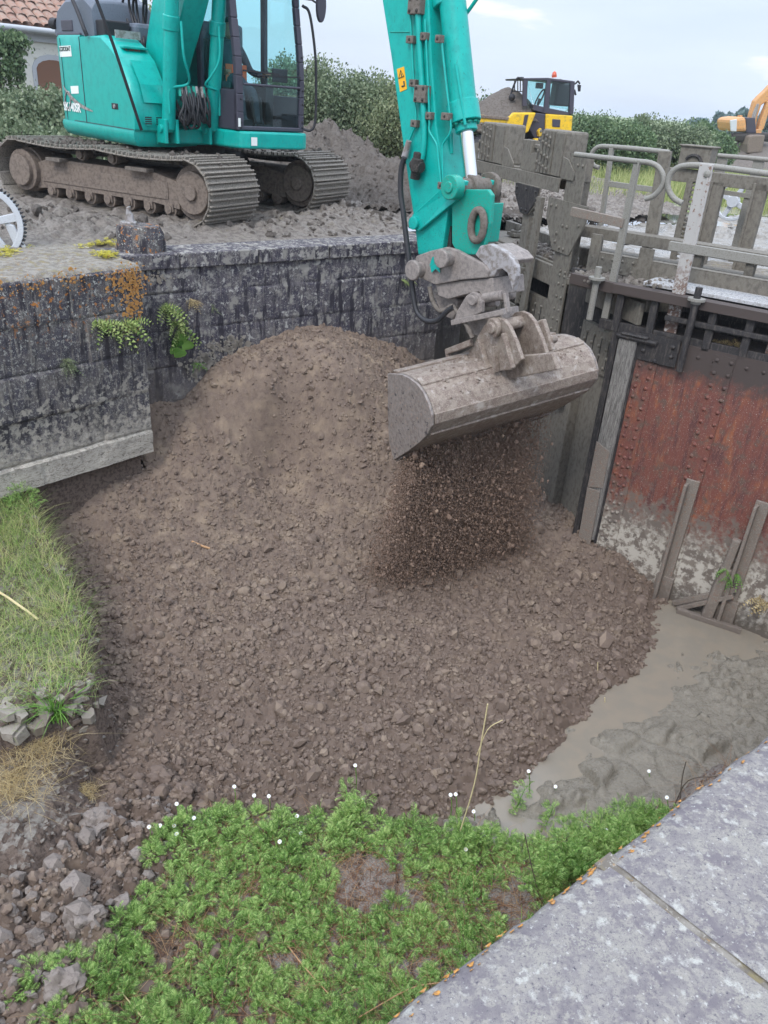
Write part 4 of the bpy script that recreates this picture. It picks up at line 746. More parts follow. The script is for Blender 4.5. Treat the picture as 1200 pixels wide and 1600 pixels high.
for x,y,w_ in [(643,62,.09),(647,130,.08),(649,193,.08),(664,57,.07),(672,181,.07),(687,61,.06),(698,182,.09),(691,290,.07)]:
    b=MB(); c=Es(x,y,S0-.02); b.ob(c-HF*w_/2-ZX*.03-HS*.03,HF*w_,HS*.06,ZX*.06); cl=b.build('pipe_clamp',M_steel,X_,.006); b=MB(); b.dome(c-HS*.03,-HS,.014); b.build('clamp_bolt',M_deep,cl)
for x,y in [(651,8),(660,147)]:
    b=MB(); c=Es(x,y,S0-.03); b.ob(c-HF*.075-ZX*.07-HS*.04,HF*.15,HS*.08,ZX*.14); cl=b.build('pipe_flange',M_steel,X_,.008); b=MB()
    for q in (-.045,.045):
        for r in (-.045,.045): b.dome(c+HF*q+ZX*r-HS*.04,-HS,.017)
    b.build('flange_bolts',M_deep,cl)
b=MB(); pp=[(620,108),(631,104),(635.5,139),(625,144)]; b.prism([Es(x,y,S0-.004) for x,y in pp],HS*.004); wd=b.build('warning_decal',M_yel,X_)
b=MB(); tri=[(623,122.5),(626,110),(631,119)]; b.tube([Es(x,y,S0-.006) for x,y in tri],.006,5,closed=True); b.tube([Es(x,y,S0-.006) for x,y in [(631,127),(632,134),(628,135)]],.008,5); b.tube([Es(x,y,S0-.006) for x,y in [(626.7,115),(627.3,119.5)]],.005,5); b.build('warning_symbol',M_ink,wd)
b=MB(); b.tube([Es(610,50,S0-.004),Es(640,50,S0-.004)],.004,4); b.tube([Es(641,2,S0-.004),Es(642,60,S0-.004)],.004,4); b.build('weld_seam',M_tealworn,X_)
# valve and side hose
b=MB(); c=Es(652,258,S0-.06); b.cyl(Es(654,238,S0-.05),Es(648,280,S0-.05),.045,12); b.cyl(Es(645,256,S0-.08),Es(659,262,S0-.08),.05,12); b.cyl(Es(653,248,S0-.09),Es(650,268,S0-.09),.055,12); b.build('shut_off_valve',M_deep,X_,.006,smooth=40)
b=MB(); b.cyl(Es(639,220,S0-.05),Es(632,246,S0-.05),.026,10,.034); b.build('hose_union',M_pale,X_,smooth=40)
pipe([(632,246),(627,265),(626,300),(631,340),(637,390),(642,430),(647,470),(653,490),(668,502),(685,500),(698,487),(708,480)],.026,'service_hose',M_hose,X_,S0-.10)
pipe([(671,448),(676,470),(686,485),(697,484),(706,478),(716,490),(730,510),(738,528)],.022,'service_hose',M_steel,X_,S0-.08)
pipe([(718,10),(720,70),(718,110),(722,150)],.02,'service_hose',M_hose,X_,SB)
pipe([(748,-6),(728,22),(708,44)],.016,'service_hose',M_teal,X_,SB+.1)
# bucket cylinder
b=MB(); p=Es(681,-240,SB); q=Es(727,190,SB); b.cyl(p,q,.118,22); ax=nrm(q-p); b.cyl(Es(722,160,SB),Es(727,192,SB),.145,22); b.cyl(Es(727,192,SB),Es(729,206,SB),.10,18); b.cyl(Es(697,-2,SB),Es(699,10,SB),.128,22); bcy=b.build('bucket_cylinder',M_stick,X_,.008,smooth=40)
b=MB(); b.cyl(Es(728,204,SB),Es(737,288,SB),.062,18); b.build('cylinder_rod',M_chrome,bcy,smooth=40)
b=MB()
for q_ in np.linspace(0,2*math.pi,13)[:-1]:
    x_=nrm(np.cross(ax,HS)); y_=np.cross(ax,x_); c=Es(727,193,SB)+(x_*math.cos(q_)+y_*math.sin(q_))*.118; b.dome(c,ax,.02,1.)
b.build('gland_bolts',M_tealworn,bcy)
b=MB(); b.cyl(Es(712,100,SB-.13),Es(727,195,SB-.10),.014,8); b.cyl(Es(705,208,SB),Es(706,240,SB),.02,8); b.build('cylinder_pipe',M_teal,bcy)
# link and pins
LPn=Es(738,292,SB)
b=MB(); b.cyl(LPn-HS*.27,LPn+HS*.27,.075,22); b.cyl(LPn-HS*.06,LPn+HS*.06,.105,22); b.build('link_pin',M_steel,X_,.008,smooth=40)
b=MB(); b.cyl(LPn-HS*.31,LPn-HS*.21,.105,24); b.cyl(LPn-HS*.325,LPn-HS*.30,.05,16); b.build('pin_cap',M_tealworn,X_,.008,smooth=40)
b=MB(); b.cyl(LPn+HS*.21,LPn+HS*.27,.125,24); b.build('pin_cap',M_steel,X_,.008,smooth=40)
SP2=Es(655,348,S0)
for s_ in (-.21,.17):
    b=MB(); a_=SP2+HS*(s_+.16-.16); c_=LPn+HS*(s_); d_=nrm(c_-a_); n_=nrm(np.cross(d_,HS)); a_=SP2+HS*(s_+.16)-0*n_; c_=LPn+HS*s_; hl=.085
    b.prism([a_-n_*hl,a_-d_*.09,a_+n_*hl,c_+n_*hl*1.1,c_+d_*.1,c_-n_*hl*1.1],HS*.05); b.cyl(a_-HS*.04,a_+HS*.05,.06,16); b.build('idler_link',M_stick,X_,.008)
b=MB(); hp=[(706,303),(716,296),(762,296),(768,305),(765,350),(756,386),(742,398),(716,398),(706,380)]
b.prism([Es(x,y,SB-.17) for x,y in hp],HS*.05); b.prism([Es(x,y,SB+.12) for x,y in hp],HS*.05); b.prism([Es(x,y,SB-.13) for x,y in [(712,318),(758,318),(750,380),(716,380)]],HS*.26); b.build('bucket_link',M_tealworn,X_,.008)
b=MB(); c=Es(746,352,SB-.2); b.tube([c+HF*(.075*math.cos(q))+ZX*(.13*math.sin(q)) for q in np.linspace(0,2*math.pi,21)[:-1]],.034,8,closed=True); b.build('lifting_eye',M_steel,X_,smooth=60)
# stick tip dark web
b=MB(); b.prism([Es(x,y,SB-.1) for x,y in [(678,330),(702,318),(705,400),(680,400)]],HS*.2); b.build('stick_tip',M_deep,X_,.006)
# --- tilting coupler
def cp(pp,s,th,nm,mt,bv=.01): 
    b=MB(); b.prism([Es(x,y,s) for x,y in pp],HS*th); return b.build(nm,mt,X_,bv)
hd=[(650,400),(672,392),(697,386),(712,390),(757,414),(763,424),(761,434),(722,437),(680,445),(655,434),(648,418)]
cp(hd,SB-.25,.05,'coupler_head',M_coup); cp(hd,SB+.2,.05,'coupler_head',M_coup)
cp([(655,412),(700,400),(750,418),(752,436),(690,442),(660,432)],SB-.2,.4,'coupler_block',M_coup)
b=MB(); c=Es(657,421,SB-.25); b.cyl(c-HS*.09,c+HS*.6,.07,20); b.cyl(c-HS*.12,c-HS*.08,.095,20); b.build('coupler_pin',M_coup,X_,.01,smooth=40)
b=MB(); c=Es(703,403,SB-.25); b.cyl(c-HS*.10,c+HS*.6,.065,20); b.cyl(c-HS*.13,c-HS*.09,.085,20); b.build('coupler_pin',M_coup,X_,.01,smooth=40)
hk=[(742,398),(750,384),(765,381),(788,393),(801,405),(806,418),(806,432),(800,455),(797,440),(792,426),(784,420),(776,422),(771,433),(760,433),(756,412)]
cp(hk,SB-.22,.07,'coupler_hook',M_pale); cp(hk,SB+.15,.07,'coupler_hook',M_pale)
cp([(750,388),(765,382),(790,395),(800,407),(795,414),(770,404)],SB-.16,.32,'coupler_hook_web',M_coup)
cp([(680,443),(770,434),(772,462),(752,462),(748,456),(720,462),(700,468),(684,462)],SB-.22,.44,'coupler_body',M_coup)
cp([(676,458),(700,455),(716,470),(708,500),(690,492)],SB-.12,.3,'coupler_body',M_coup)
cl=[(707,505),(716,482),(728,462),(738,456),(748,460),(753,472),(752,488),(730,498)]
cp(cl,SB-.27,.05,'tilt_bracket',M_coup); cp(cl,SB+.20,.05,'tilt_bracket',M_coup)
b=MB(); c=Es(741,469,SB-.27); b.cyl(c-HS*.04,c+HS*.55,.045,16); b.cyl(Es(752,466,SB-.2),Es(786,461,SB-.2),.045,16); b.cyl(Es(752,474,SB-.14),Es(778,473,SB-.14),.035,16); b.build('tilt_cylinder',M_coup,X_,.006,smooth=40)
b=MB(); b.bar(Es(707,504,SB-.25),Es(789,487,SB-.25),.05,.05); b.bar(Es(790,458,SB-.2),Es(794,488,SB-.2),.05,.03); b.build('coupler_bar',M_coup,X_,.006)
cp([(722,492),(782,482),(786,515),(760,530),(728,520)],SB-.12,.26,'coupler_neck',M_coup)
b=MB(); b.prism([Es(x,y,S0-.115) for x,y in [(676,402),(681,400),(687,412),(688,426),(681,420),(675,426),(672,414)]],-HS*.006); b.build('paint_mark',M_teal,X_)
# --- bucket
BL=Es(678,650,SB-.95); BR=Es(931,580,SB+.85); BA_=nrm(BR-BL); BLEN=np.linalg.norm(BR-BL); BC=BL
def Bp(px,py,k=0.): return onpl(px,py,BC+BA_*k,BA_)
arc=[(621,583),(632,584),(643,589),(655,598),(666,612),(674,630),(679,648),(679,664),(672,678),(660,690),(640,705),(619,718)]
ap=[Bp(x,y) for x,y in arc]; ctr=sum(ap)/len(ap)
bk=MB()
inn=[p+nrm(ctr-p)*.022 for p in ap]
rows=[[p+BA_*.0 for p in ap],[p+BA_*BLEN for p in ap],[p+BA_*BLEN for p in inn],[p for p in inn]]
for i in range(len(ap)-1):
    a_,b_=ap[i],ap[i+1]; c_,d_=inn[i],inn[i+1]; z_=BA_*BLEN
    bk.add([a_,b_,b_+z_,a_+z_,c_,d_,d_+z_,c_+z_],[(0,1,2,3),(7,6,5,4)]+([(0,4,7,3)][:1] if i==0 else [])+([(1,2,6,5)] if i==len(ap)-2 else []))
bucket=bk.build('ditching_bucket',M_bucket,X_,smooth=50)
def endplate(k,th):
    b=MB(); pl=[(610,583)]+arc+[(612,690),(610,640)]; b.prism([Bp(x,y)+BA_*k for x,y in pl],-BA_*th); return b.build('end_plate',M_plate,bucket,.006)
endplate(-.002,.03); endplate(BLEN+.03,.03)
for i0 in (3,6.4,8.2):
    i=int(i0); p=ap[i]+(ap[i+1]-ap[i])*(i0-i); o_=nrm(p-ctr); tdir=nrm(ap[i+1]-ap[i]); b=MB(); b.ob(p-tdir*.05-o_*.004,tdir*.10,o_*.02,BA_*BLEN); b.build('wear_strip',M_bucket,bucket,.006)
b=MB(); e_=ap[-1]; t_=nrm(ap[-1]-ap[-2]); o_=nrm(np.cross(t_,BA_)); b.ob(e_-t_*.14-o_*.012,t_*.16,o_*.03,BA_*BLEN); b.build('cutting_edge',M_plate,bucket,.005)
# back plate strip and ears
b=MB(); p=ap[0]; t_=nrm(ap[0]-ap[2]); b.ob(p-t_*.02,t_*.10,nrm(np.cross(BA_,t_))*.02,BA_*BLEN); b.build('top_rail',M_bucket,bucket,.006)
EK=np.dot(Es(775,545,SB)-BL,BA_)-.17
ear=[(722,575),(730,556),(745,528),(757,507),(766,497),(776,495),(787,500),(796,512),(806,535),(815,562),(800,578),(760,582)]
for kk in (0,.27):
    b=MB(); b.prism([Bp(x,y,EK)+BA_*(kk) for x,y in ear],BA_*.04); b.build('bucket_ear',M_bucket,bucket,.008)
b=MB(); c=Bp(776,511,EK); b.cyl(c-BA_*.06,c+BA_*.38,.055,20); b.cyl(c-BA_*.05,c,.088,20); b.cyl(c-BA_*.075,c-BA_*.05,.05,16); b.build('bucket_pin',M_bucket,bucket,.01,smooth=40)
for xa,ya,xb,yb in [(752,530,768,580),(790,520,806,574),(776,540,780,580)]:
    b=MB(); b.bar(Bp(xa,ya,EK)-BA_*.02,Bp(xb,yb,EK)-BA_*.03,.03,.05,up=BA_); b.build('ear_rib',M_bucket,bucket,.006)
b=MB(); b.prism([Bp(x,y,EK+.1) for x,y in [(700,562),(735,545),(760,540),(812,556),(862,552),(870,578),(800,592),(720,590)]],BA_*.06)
b.build('ear_base',M_bucket,bucket,.01)
b=MB(); b.bar(Bp(698,550,EK-.05),Bp(737,535,EK-.02),.05,.06); b.bar(Bp(700,552,EK-.05),Bp(705,575,EK-.05),.05,.04); b.build('ear_arm',M_bucket,bucket,.008)
b=MB(); k2=EK+.38; b.bar(Bp(847,500,k2),Bp(862,548,k2),.05,.06); b.bar(Bp(848,502,k2),Bp(812,520,k2-.1),.03,.04); b.bar(Bp(830,520,k2-.05),Bp(845,550,k2-.05),.10,.03); b.cyl(Bp(858,530,k2),Bp(866,530,k2+.1),.04,12); b.build('tilt_lug',M_bucket,bucket,.008)
rr_=[]
for k in range(420):
    t_=RNG.uniform(.1,.95)*BLEN; i=RNG.choice([0,1,2,3,3,4]); p=ap[i]+(ap[i+1]-ap[i])*RNG.random()+BA_*t_; rr_.append(p+nrm(p-ctr)*.004)
V1,F1=scatter(A(rr_),np.clip(.011*np.exp(RNG.normal(0,.5,len(rr_))),.004,.035),1,.25,(.5,1.))
bm_=fast('bucket_crumbs',V1,F1,M_bucket,bucket,60); bm_['kind']='stuff'
# --- falling soil
n=120000; k=RNG.uniform(.0,1.,n*5); t_=RNG.uniform(0,1,n*5)**.8
dens=.35+.9*vnoise(k*9,t_*1.2+3,191)*(.2+1.25*vnoise(k*42,t_*1.4,192)); dens*=np.clip((1.02-k)/.25,.25,1)*np.clip(k/.03+.45,0,1); dens*=1-.35*t_
q_=np.nonzero(RNG.uniform(0,1.0,n*5)<dens)[0][:n]; k=k[q_]; t_=t_[q_]; n=len(k)
kk=.02+k*(BLEN-.14); lip=ap[-1]+BA_[None]*kk[:,None]; back=ap[-2]+BA_[None]*kk[:,None]
mixv=RNG.uniform(-.1,1.,n)[:,None]; P=lip+(back-lip)*mixv*1.2
P=P-BA_[None]*((.42*(1-k)**2-.05*k)*t_**1.3)[:,None]
zt_=P[:,2]+.04; sp_=(.015+.15*t_**1.2)[:,None]*RNG.normal(0,.5,(n,2)); P[:,:2]+=sp_; P[:,:2]+=(nrm(lip[0]-ctr)[:2]*.10)*t_[:,None]
zg_=zat(P[:,0],P[:,1]); P[:,2]=zt_+(zg_-zt_)*t_
r=np.clip(.0044*np.exp(RNG.normal(0,.4,n)),.0025,.012); r[:3500]*=RNG.uniform(1.8,4.2,3500); V1,F1=scatter(P,r,1,.28,(.6,1.),RNG.uniform(1.,1.7,n))
tag(fast('falling_soil',V1,F1,M_fall,None,60),kind='stuff')
# --- operator seated in the cab
def skinned(name,joints,edges,mt,parent=None,sub=1):
    me=bpy.data.meshes.new(name); me.from_pydata([tuple(j[0]) for j in joints],edges,[]); o=bpy.data.objects.new(name,me); COL.objects.link(o)
    md=o.modifiers.new('k','SKIN'); md.use_smooth_shade=True; lay=me.skin_vertices[0].data
    for i,j in enumerate(joints): lay[i].radius=(j[1],j[1] if len(j)<3 else j[2]); lay[i].use_root=(i==0)
    ms=o.modifiers.new('s','SUBSURF'); ms.levels=sub; ms.render_levels=sub
    dg=bpy.context.evaluated_depsgraph_get(); dg.update(); m2=bpy.data.meshes.new_from_object(o.evaluated_get(dg)); bpy.data.objects.remove(o); m2.name=name
    b=rootloc(parent)
    if parent:
        for v in m2.vertices: v.co-=Vector(b)
    m2.materials.clear(); return link(name,m2,mt,parent,180)
pr=thing('person',E(.3,.55,1.5),'machine operator in a grey top seated behind the turquoise excavator cab windscreen','person')
q=lambda f,s,z:tuple(E(f,s,z))
J=[(q(.22,.55,1.62),.16),(q(.2,.55,1.85),.15),(q(.2,.55,2.05),.17),(q(.22,.55,2.2),.06),(q(.2,.36,2.1),.07),(q(.32,.28,1.85),.05),(q(.58,.22,1.80),.038),(q(.2,.74,2.1),.07),(q(.32,.82,1.85),.05),(q(.58,.85,1.80),.038),
   (q(.6,.44,1.62),.085),(q(.72,.44,1.25),.055),(q(.85,.44,1.22),.045),(q(.6,.66,1.62),.085),(q(.72,.66,1.25),.055),(q(.85,.66,1.22),.045)]
Eg=[(0,1),(1,2),(2,3),(2,4),(4,5),(5,6),(2,7),(7,8),(8,9),(0,10),(10,11),(11,12),(0,13),(13,14),(14,15)]
skinned('body',J,Eg,M_cloth,pr)
hj=[(q(.23,.55,2.2),.055),(q(.25,.55,2.30),.08,.085),(q(.25,.55,2.40),.085,.09),(q(.24,.55,2.47),.05)]; hd_=skinned('head',hj,[(0,1),(1,2),(2,3)],M_skin,pr)
b=MB(); b.dome(E(.335,.55,2.34),HF,.018,1.5); b.dome(E(.25,.46,2.35),-HS,.025,.5); b.dome(E(.25,.64,2.35),HS,.025,.5); b.ob(E(.33,.525,2.295),HF*.008,HS*.05,ZX*.008); b.build('face_features',M_skin,hd_)
b=MB()
for s in (.52,.58): b.dome(E(.325,s,2.37),HF,.010,.6)
b.build('eyes',M_ink,hd_)
b=MB(); b.dome(E(.235,.55,2.39),nrm(ZX-HF*.25),.105,.95,12); b.build('hair',M_hair,pr,smooth=60)
for s in (.22,.85):
    hj=[(q(.58,s,1.80),.03),(q(.65,s,1.82),.034)]; he=[(0,1)]
    for i,ds_ in enumerate((-.03,-.01,.01,.03)):
        b0=len(hj); L_=.035+.008*(1.5-abs(i-1.5)); hj+=[(q(.67,s+ds_,1.84),.01),(q(.67+L_,s+ds_,1.845),.009),(q(.67+L_*1.1,s+ds_,1.81),.008)]; he+=[(1,b0),(b0,b0+1),(b0+1,b0+2)]
    b0=len(hj); hj+=[(q(.64,s+.035,1.80),.01),(q(.67,s+.04,1.785),.009)]; he+=[(1,b0),(b0,b0+1)]
    skinned('hand',hj,he,M_skin,pr)
b=MB(); b.ob(E(.375,.38,1.66),HF*.012,HS*.34,ZX*.26); b.build('orange_bib',M_orange,pr,.02)
# ------------------------------------------------------------------ lock gates
def rivets(pts,nv,r=.02,b=None):
    b=b or MB()
    for p in pts: b.dome(p,nv,r,.75,7)
    return b
RUST=thing('lock_gate',gn(1.5,0,ZW),'rust red riveted steel gate leaf beside the pool of muddy water','lock gate')
b=MB(); b.ob(gn(0.0,0,-3.7),TN*3.6,WN*.05,ZX*3.33); rivets([gn(t,-.002,-.47) for t in np.arange(.3,1.9,.16)],-WN,.02,b); b.build('skin_plate',M_rust,RUST,smooth=50)
def rowr(t,z0,z1,dz,jit=0): return [gn(t+jit*(-1)**i*.5,-.002,z) for i,z in enumerate(np.arange(z0,z1,dz))]
pts=[]
for t in (.05,.17): pts+=rowr(t,-3.1,-.42,.115)
pts+=rowr(.11,-3.0,-1.6,.115)
b=MB(); b.ob(gn(.0,-.014,-3.6),TN*.23,WN*.014,ZX*3.2); rivets([p-WN*.014 for p in pts],-WN,.022,b); b.build('rivet_strip',M_rust,RUST,smooth=50)
for t in (.78,2.0):
    b=MB(); b.ob(gn(t,-.016,-3.6),TN*.20,WN*.016,ZX*3.2); rivets([p-WN*.016 for q_ in (.03,.17) for p in rowr(t+q_,-1.75,-.42,.13,.0)],-WN,.023,b); b.build('rivet_strip',M_rust,RUST,smooth=50)
for t in (.80,1.52):
    b=MB(); a_,c_=gn(t+.12,-.03,-1.72),gn(t+.06,-.03,-3.25); b.prism([gn(t+.03,-.02,-1.74),gn(t+.17,-.02,-1.74),gn(t+.15,-.02,-3.0),gn(t+.02,-.02,-3.0)],-WN*.03); b.prism([gn(t+.04,-.05,-1.78),gn(t+.075,-.05,-1.78),gn(t+.06,-.05,-3.35),gn(t+.02,-.05,-3.35)],-WN*.10)
    b.ob(gn(t-.02,-.06,-3.4),TN*.2,WN*.06,ZX*.45); b.build('stiffener_bar',M_mrust,RUST,.008)
b=MB(); b.bar(Gn(1052,942,-.1),Gn(1150,921,-.1),.05,.06); b.bar(Gn(1058,951,-.14),Gn(1146,931,-.12),.05,.05); b.bar(onz(1058,953,ZW+.03),onz(1158,986,ZW+.03),.06,.06); b.build('foot_brace',M_mrust,RUST,.006)
b=MB(); b.bar(gn(1.48,-.10,-2.55),gn(1.42,-.12,-3.35),.11,.12); b.bar(gn(1.50,-.1,-2.2),gn(1.48,-.1,-2.6),.08,.09); b.build('lower_rod',M_mrust,RUST,.02)
b=MB(); b.ob(gn(-.22,-.06,-2.85),TN*.2,WN*.18,ZX*2.42); tmb=b.build('timber_post',M_timber,RUST,.015)
b=MB(); b.prism([gn(-.225,-.065,-1.62),gn(-.05,-.065,-1.70),gn(-.04,-.065,-2.15),gn(-.22,-.065,-2.2)],-WN*.012); b.prism([gn(-.22,-.065,-2.2),gn(-.06,-.065,-2.2),gn(-.04,-.065,-3.0),gn(-.2,-.065,-3.0)],-WN*.02); b.build('patch_plate',M_mrust,tmb,.004)
b=MB(); b.ob(gn(-.02,-.03,-2.9),TN*.025,WN*.1,ZX*2.5); b.ob(gn(-.30,-.05,-3.),TN*.07,WN*.12,ZX*2.6); b.build('post_edge',M_gdark,RUST)
b=MB(); b.ob(gn(-.25,-.08,-.44),TN*.45,WN*.30,ZX*.05); b.ob(gn(-.2,-.09,-.40),TN*.3,WN*.2,ZX*.04); b.build('muck_cap',M_gdark,RUST,.03)
FAR=thing('lock_gate',gf(2,0,ZW),'grey mud coated riveted gate leaf behind the tipping bucket','lock gate')
b=MB(); b.ob(gf(.22,.02,-3.7),TF*4.5,WF*.05,ZX*3.2); b.build('skin_plate',M_gmud,FAR)
b=MB(); b.ob(gf(.02,-.02,-3.6),TF*.22,WF*.05,ZX*3.15); rivets([gf(t,-.022,z) for t in (.06,.18) for z in np.arange(-2.95,-.5,.085)]+[gf(.12,-.022,z) for z in np.arange(-2.95,-1.8,.1)],-WF,.026,b); b.build('mitre_plate',M_gmud,FAR,smooth=50)
for t0_,t1_ in ((.30,1.45),(1.95,3.6)):
    b=MB(); b.ob(gf(t0_,-.006,-1.0),TF*(t1_-t0_),WF*.026,ZX*.5); rivets([gf(t+(.04 if i%2 else 0),-.008,z) for i,z in enumerate((-.60,-.70,-.80,-.92)) for t in np.arange(t0_+.07,t1_,.16)],-WF,.024,b); rp_=b.build('riveted_panel',M_gmud,FAR,smooth=50)
    b=MB()
    for t in np.arange(t0_+.1,t1_,.16): 
        b.ob(gf(t-.035,-.010,-.94),TF*.015,WF*.006,ZX*.36)
    b.build('panel_slots',M_gdark,rp_)
for t in (.95,2.1,3.3):
    b=MB(); b.ob(gf(t,-.10,-3.6),TF*.12,WF*.12,ZX*2.5); b.build('gate_rib',M_gmud,FAR,.01)
    b=MB(); b.ob(gf(t+.13,-.004,-3.4),TF*.10,WF*.024,ZX*1.85); b.build('gap_shadow_plate',M_gdark,FAR)  # dark strip painted in as the shade of the slot beside each rib
# column with gussets
COLM=thing('gate_column',gf(1.7,-.05,-.8),'tall mud coated riveted steel column, left of the two bent handrail ends','column')
b=MB(); b.ob(gf(1.52,-.10,-.80),TF*.20,WF*.02,ZX*2.03); b.ob(gf(1.72,-.10,-.80),TF*.02,WF*.22,ZX*2.03); b.ob(gf(1.74,-.08,-.80),TF*.19,WF*.02,ZX*2.03); rivets([gf(t,-.105,z) for t in (1.57,1.68) for z in (1.12,-.05,-.2,-.35,-.5,-.62,-.75,-.1)],-WF,.02,b); b.build('column_web',M_gmud,COLM,smooth=50)
b=MB(); b.prism([gf(2.22,-.115,.72),gf(1.30,-.115,.72),gf(1.30,-.115,.55),gf(1.55,-.115,.15),gf(1.95,-.115,.15),gf(2.22,-.115,.5)],WF*.02); rivets([gf(t,-.118,z) for t,z in [(2.12,.64),(2.0,.64),(1.9,.35),(1.9,.25),(1.78,.45),(1.68,.45),(1.78,.2),(1.68,.2),(1.4,.62),(1.42,.5),(1.62,.62)]],-WF,.022,b); b.build('gusset_plate',M_gmud,COLM,smooth=50)
HEAD=thing('lifting_gear',gf(3.5,0,.8),'mud caked lifting frame with two bolted head blocks, below the yellow loader','lifting gear')
b=MB(); b.ob(gf(2.02,-.12,.79),TF*3.2,WF*.02,ZX*.15); b.ob(gf(2.02,-.12,.925),TF*3.2,WF*.32,ZX*.02); b.ob(gf(2.02,.18,.79),TF*3.2,WF*.02,ZX*.15); b.build('cross_beam',M_gmud,HEAD,.006)
for t,wd,nm in ((2.08,.62,'a'),(3.72,.80,'b')):
    b=MB(); b.ob(gf(t,-.08,.95),TF*wd,WF*.30,ZX*.50); hb_=b.build('bolted_head_block',M_gmud,HEAD,.03)
    b=MB()
    for k in range(4): b.ob(gf(t+wd*(.42+.14*k),-.10,.96),TF*(wd*.11),WF*.025,ZX*.47)
    b.ob(gf(t+.02,-.095,.96),TF*wd*.34,WF*.016,ZX*.46); rivets([gf(t+wd*(.47+.14*k)+.01,-.128 if 1 else 0,z+.02*k) for k in range(4) for z in (1.02,1.14,1.27,1.36)],-WF,.024,b); b.build('block_ribs',M_gmud,hb_,smooth=50)
    for sd in (-1,1):
        tt=t-.02 if sd<0 else t+wd+.02
        b=MB(); b.prism([gf(tt,-.1,.95),gf(tt+.36*sd,-.1,.95),gf(tt+.36*sd,-.1,1.0),gf(tt+.14*sd,-.1,1.16),gf(tt,-.1,1.18)],WF*.015); b.ob(gf(min(tt,tt+.36*sd),-.1,.945),TF*.36,WF*.2,ZX*.015); b.build('bracket',M_gmud,HEAD,.004)
b=MB(); b.ob(gf(3.05,-.02,.94),TF*.25,WF*.12,ZX*.36); b.bar(gf(2.6,.05,1.22),gf(3.3,.05,1.24),.06,.05); b.build('centre_stub',M_gmud,HEAD,.008)
for tc,mt_ in ((2.78,M_gdark),(3.9,M_gmud)):
    b=MB(); b.prism([gf(tc-.32,-.13,.80),gf(tc+.32,-.13,.80),gf(tc+.32,-.13,.68),gf(tc+.10,-.13,.44),gf(tc-.12,-.13,.44),gf(tc-.32,-.13,.64)],WF*.02); b.ob(gf(tc-.13,-.11,-.75),TF*.20,WF*.10,ZX*1.35); p_=b.build('hanger_post',M_gmud,HEAD,.006)
    b=MB(); b.prism([gf(tc-.33,-.135,.79),gf(tc+.33,-.135,.79),gf(tc+.31,-.135,.66),gf(tc+.10,-.135,.455),gf(tc-.11,-.135,.455),gf(tc-.31,-.135,.66)],-WF*.008); rivets([gf(tc+dx,-.145,z) for dx,z in [(-.26,.74),(0,.74),(.27,.74),(.25,.66),(-.06,.5),(.06,.5)]],-WF,.02,b); b.build('gusset_plate',mt_,p_,smooth=50)
def rack(pt,ptop,pbot,wv,nv,w_,name,parent,mt,side=1,teeth=26):
    b=MB(); d=ptop-pbot; L_=np.linalg.norm(d); d=nrm(d); b.ob(pbot-wv*w_/2,wv*w_,nv*.05,d*L_)
    for k in range(teeth):
        c=pbot+d*(L_*(k+.3)/teeth)+wv*(w_/2*side); b.prism([c,c+wv*.035*side+d*L_/teeth*.2,c+wv*.035*side+d*L_/teeth*.4,c+d*L_/teeth*.62],nv*.05)
    return b.build(name,mt,parent,.003)
RK=thing('toothed_rack',gf(2.5,-.16,-.8),'slanted mud coated rack bar with teeth, between hanging post and tall column','rack')
rack(0,gf(2.36,-.17,.70),gf(2.42,-.17,-1.0),TF,WF,.13,'rack_bar',RK,M_gmud,1,30)
BX=thing('rack_box',gf(2.8,-.2,-.5),'small dark steel guide box at the foot of the toothed rack','box')
b=MB(); b.ob(gf(2.55,-.2,-.62),TF*.30,WF*.1,ZX*.42); b.build('guide_box',M_gdark,BX,.006); b=MB(); b.ob(gf(2.52,-.21,-.64),TF*.03,WF*.12,ZX*.46); b.ob(gf(2.84,-.21,-1.0),TF*.04,WF*.12,ZX*.86); b.ob(gf(2.55,-.205,-1.0),TF*.28,WF*.03,ZX*.34); b.build('box_frame',M_gmud,BX,.006)
# muddy deck of far leaf
DK=thing('gate_deck',gf(2.2,.3,-.1),'muddy footway decking along the far gate leaf between the posts','walkway')
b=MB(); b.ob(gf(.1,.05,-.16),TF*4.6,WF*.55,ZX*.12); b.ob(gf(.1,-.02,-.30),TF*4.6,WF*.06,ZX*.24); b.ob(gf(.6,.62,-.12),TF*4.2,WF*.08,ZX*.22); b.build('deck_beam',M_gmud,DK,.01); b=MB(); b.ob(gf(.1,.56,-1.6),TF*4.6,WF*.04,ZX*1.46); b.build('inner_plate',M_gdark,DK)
P_=[];R2=[]
for k in range(500):
    P_.append(gf(RNG.uniform(.2,3.6),RNG.uniform(.08,.58),-.03)); R2.append(min(.09,.03*math.exp(RNG.normal(0,.5))))
V1,F1=scatter(P_,R2,1,.3,(.5,1)); fast('mud_crust',V1,F1,M_quay,DK,50)['kind']='stuff'
b=MB(); b.ob(gf(3.95,.35,-.02),TF*.22,WF*.2,ZX*.05); b.cyl(gf(4.06,.45,-.1),gf(4.06,.45,.06),.09,14); b.cyl(gf(4.06,.45,.06),gf(4.06,.45,.15),.04,10); b.build('bolt_cap',M_gmud,DK,.006,smooth=40)
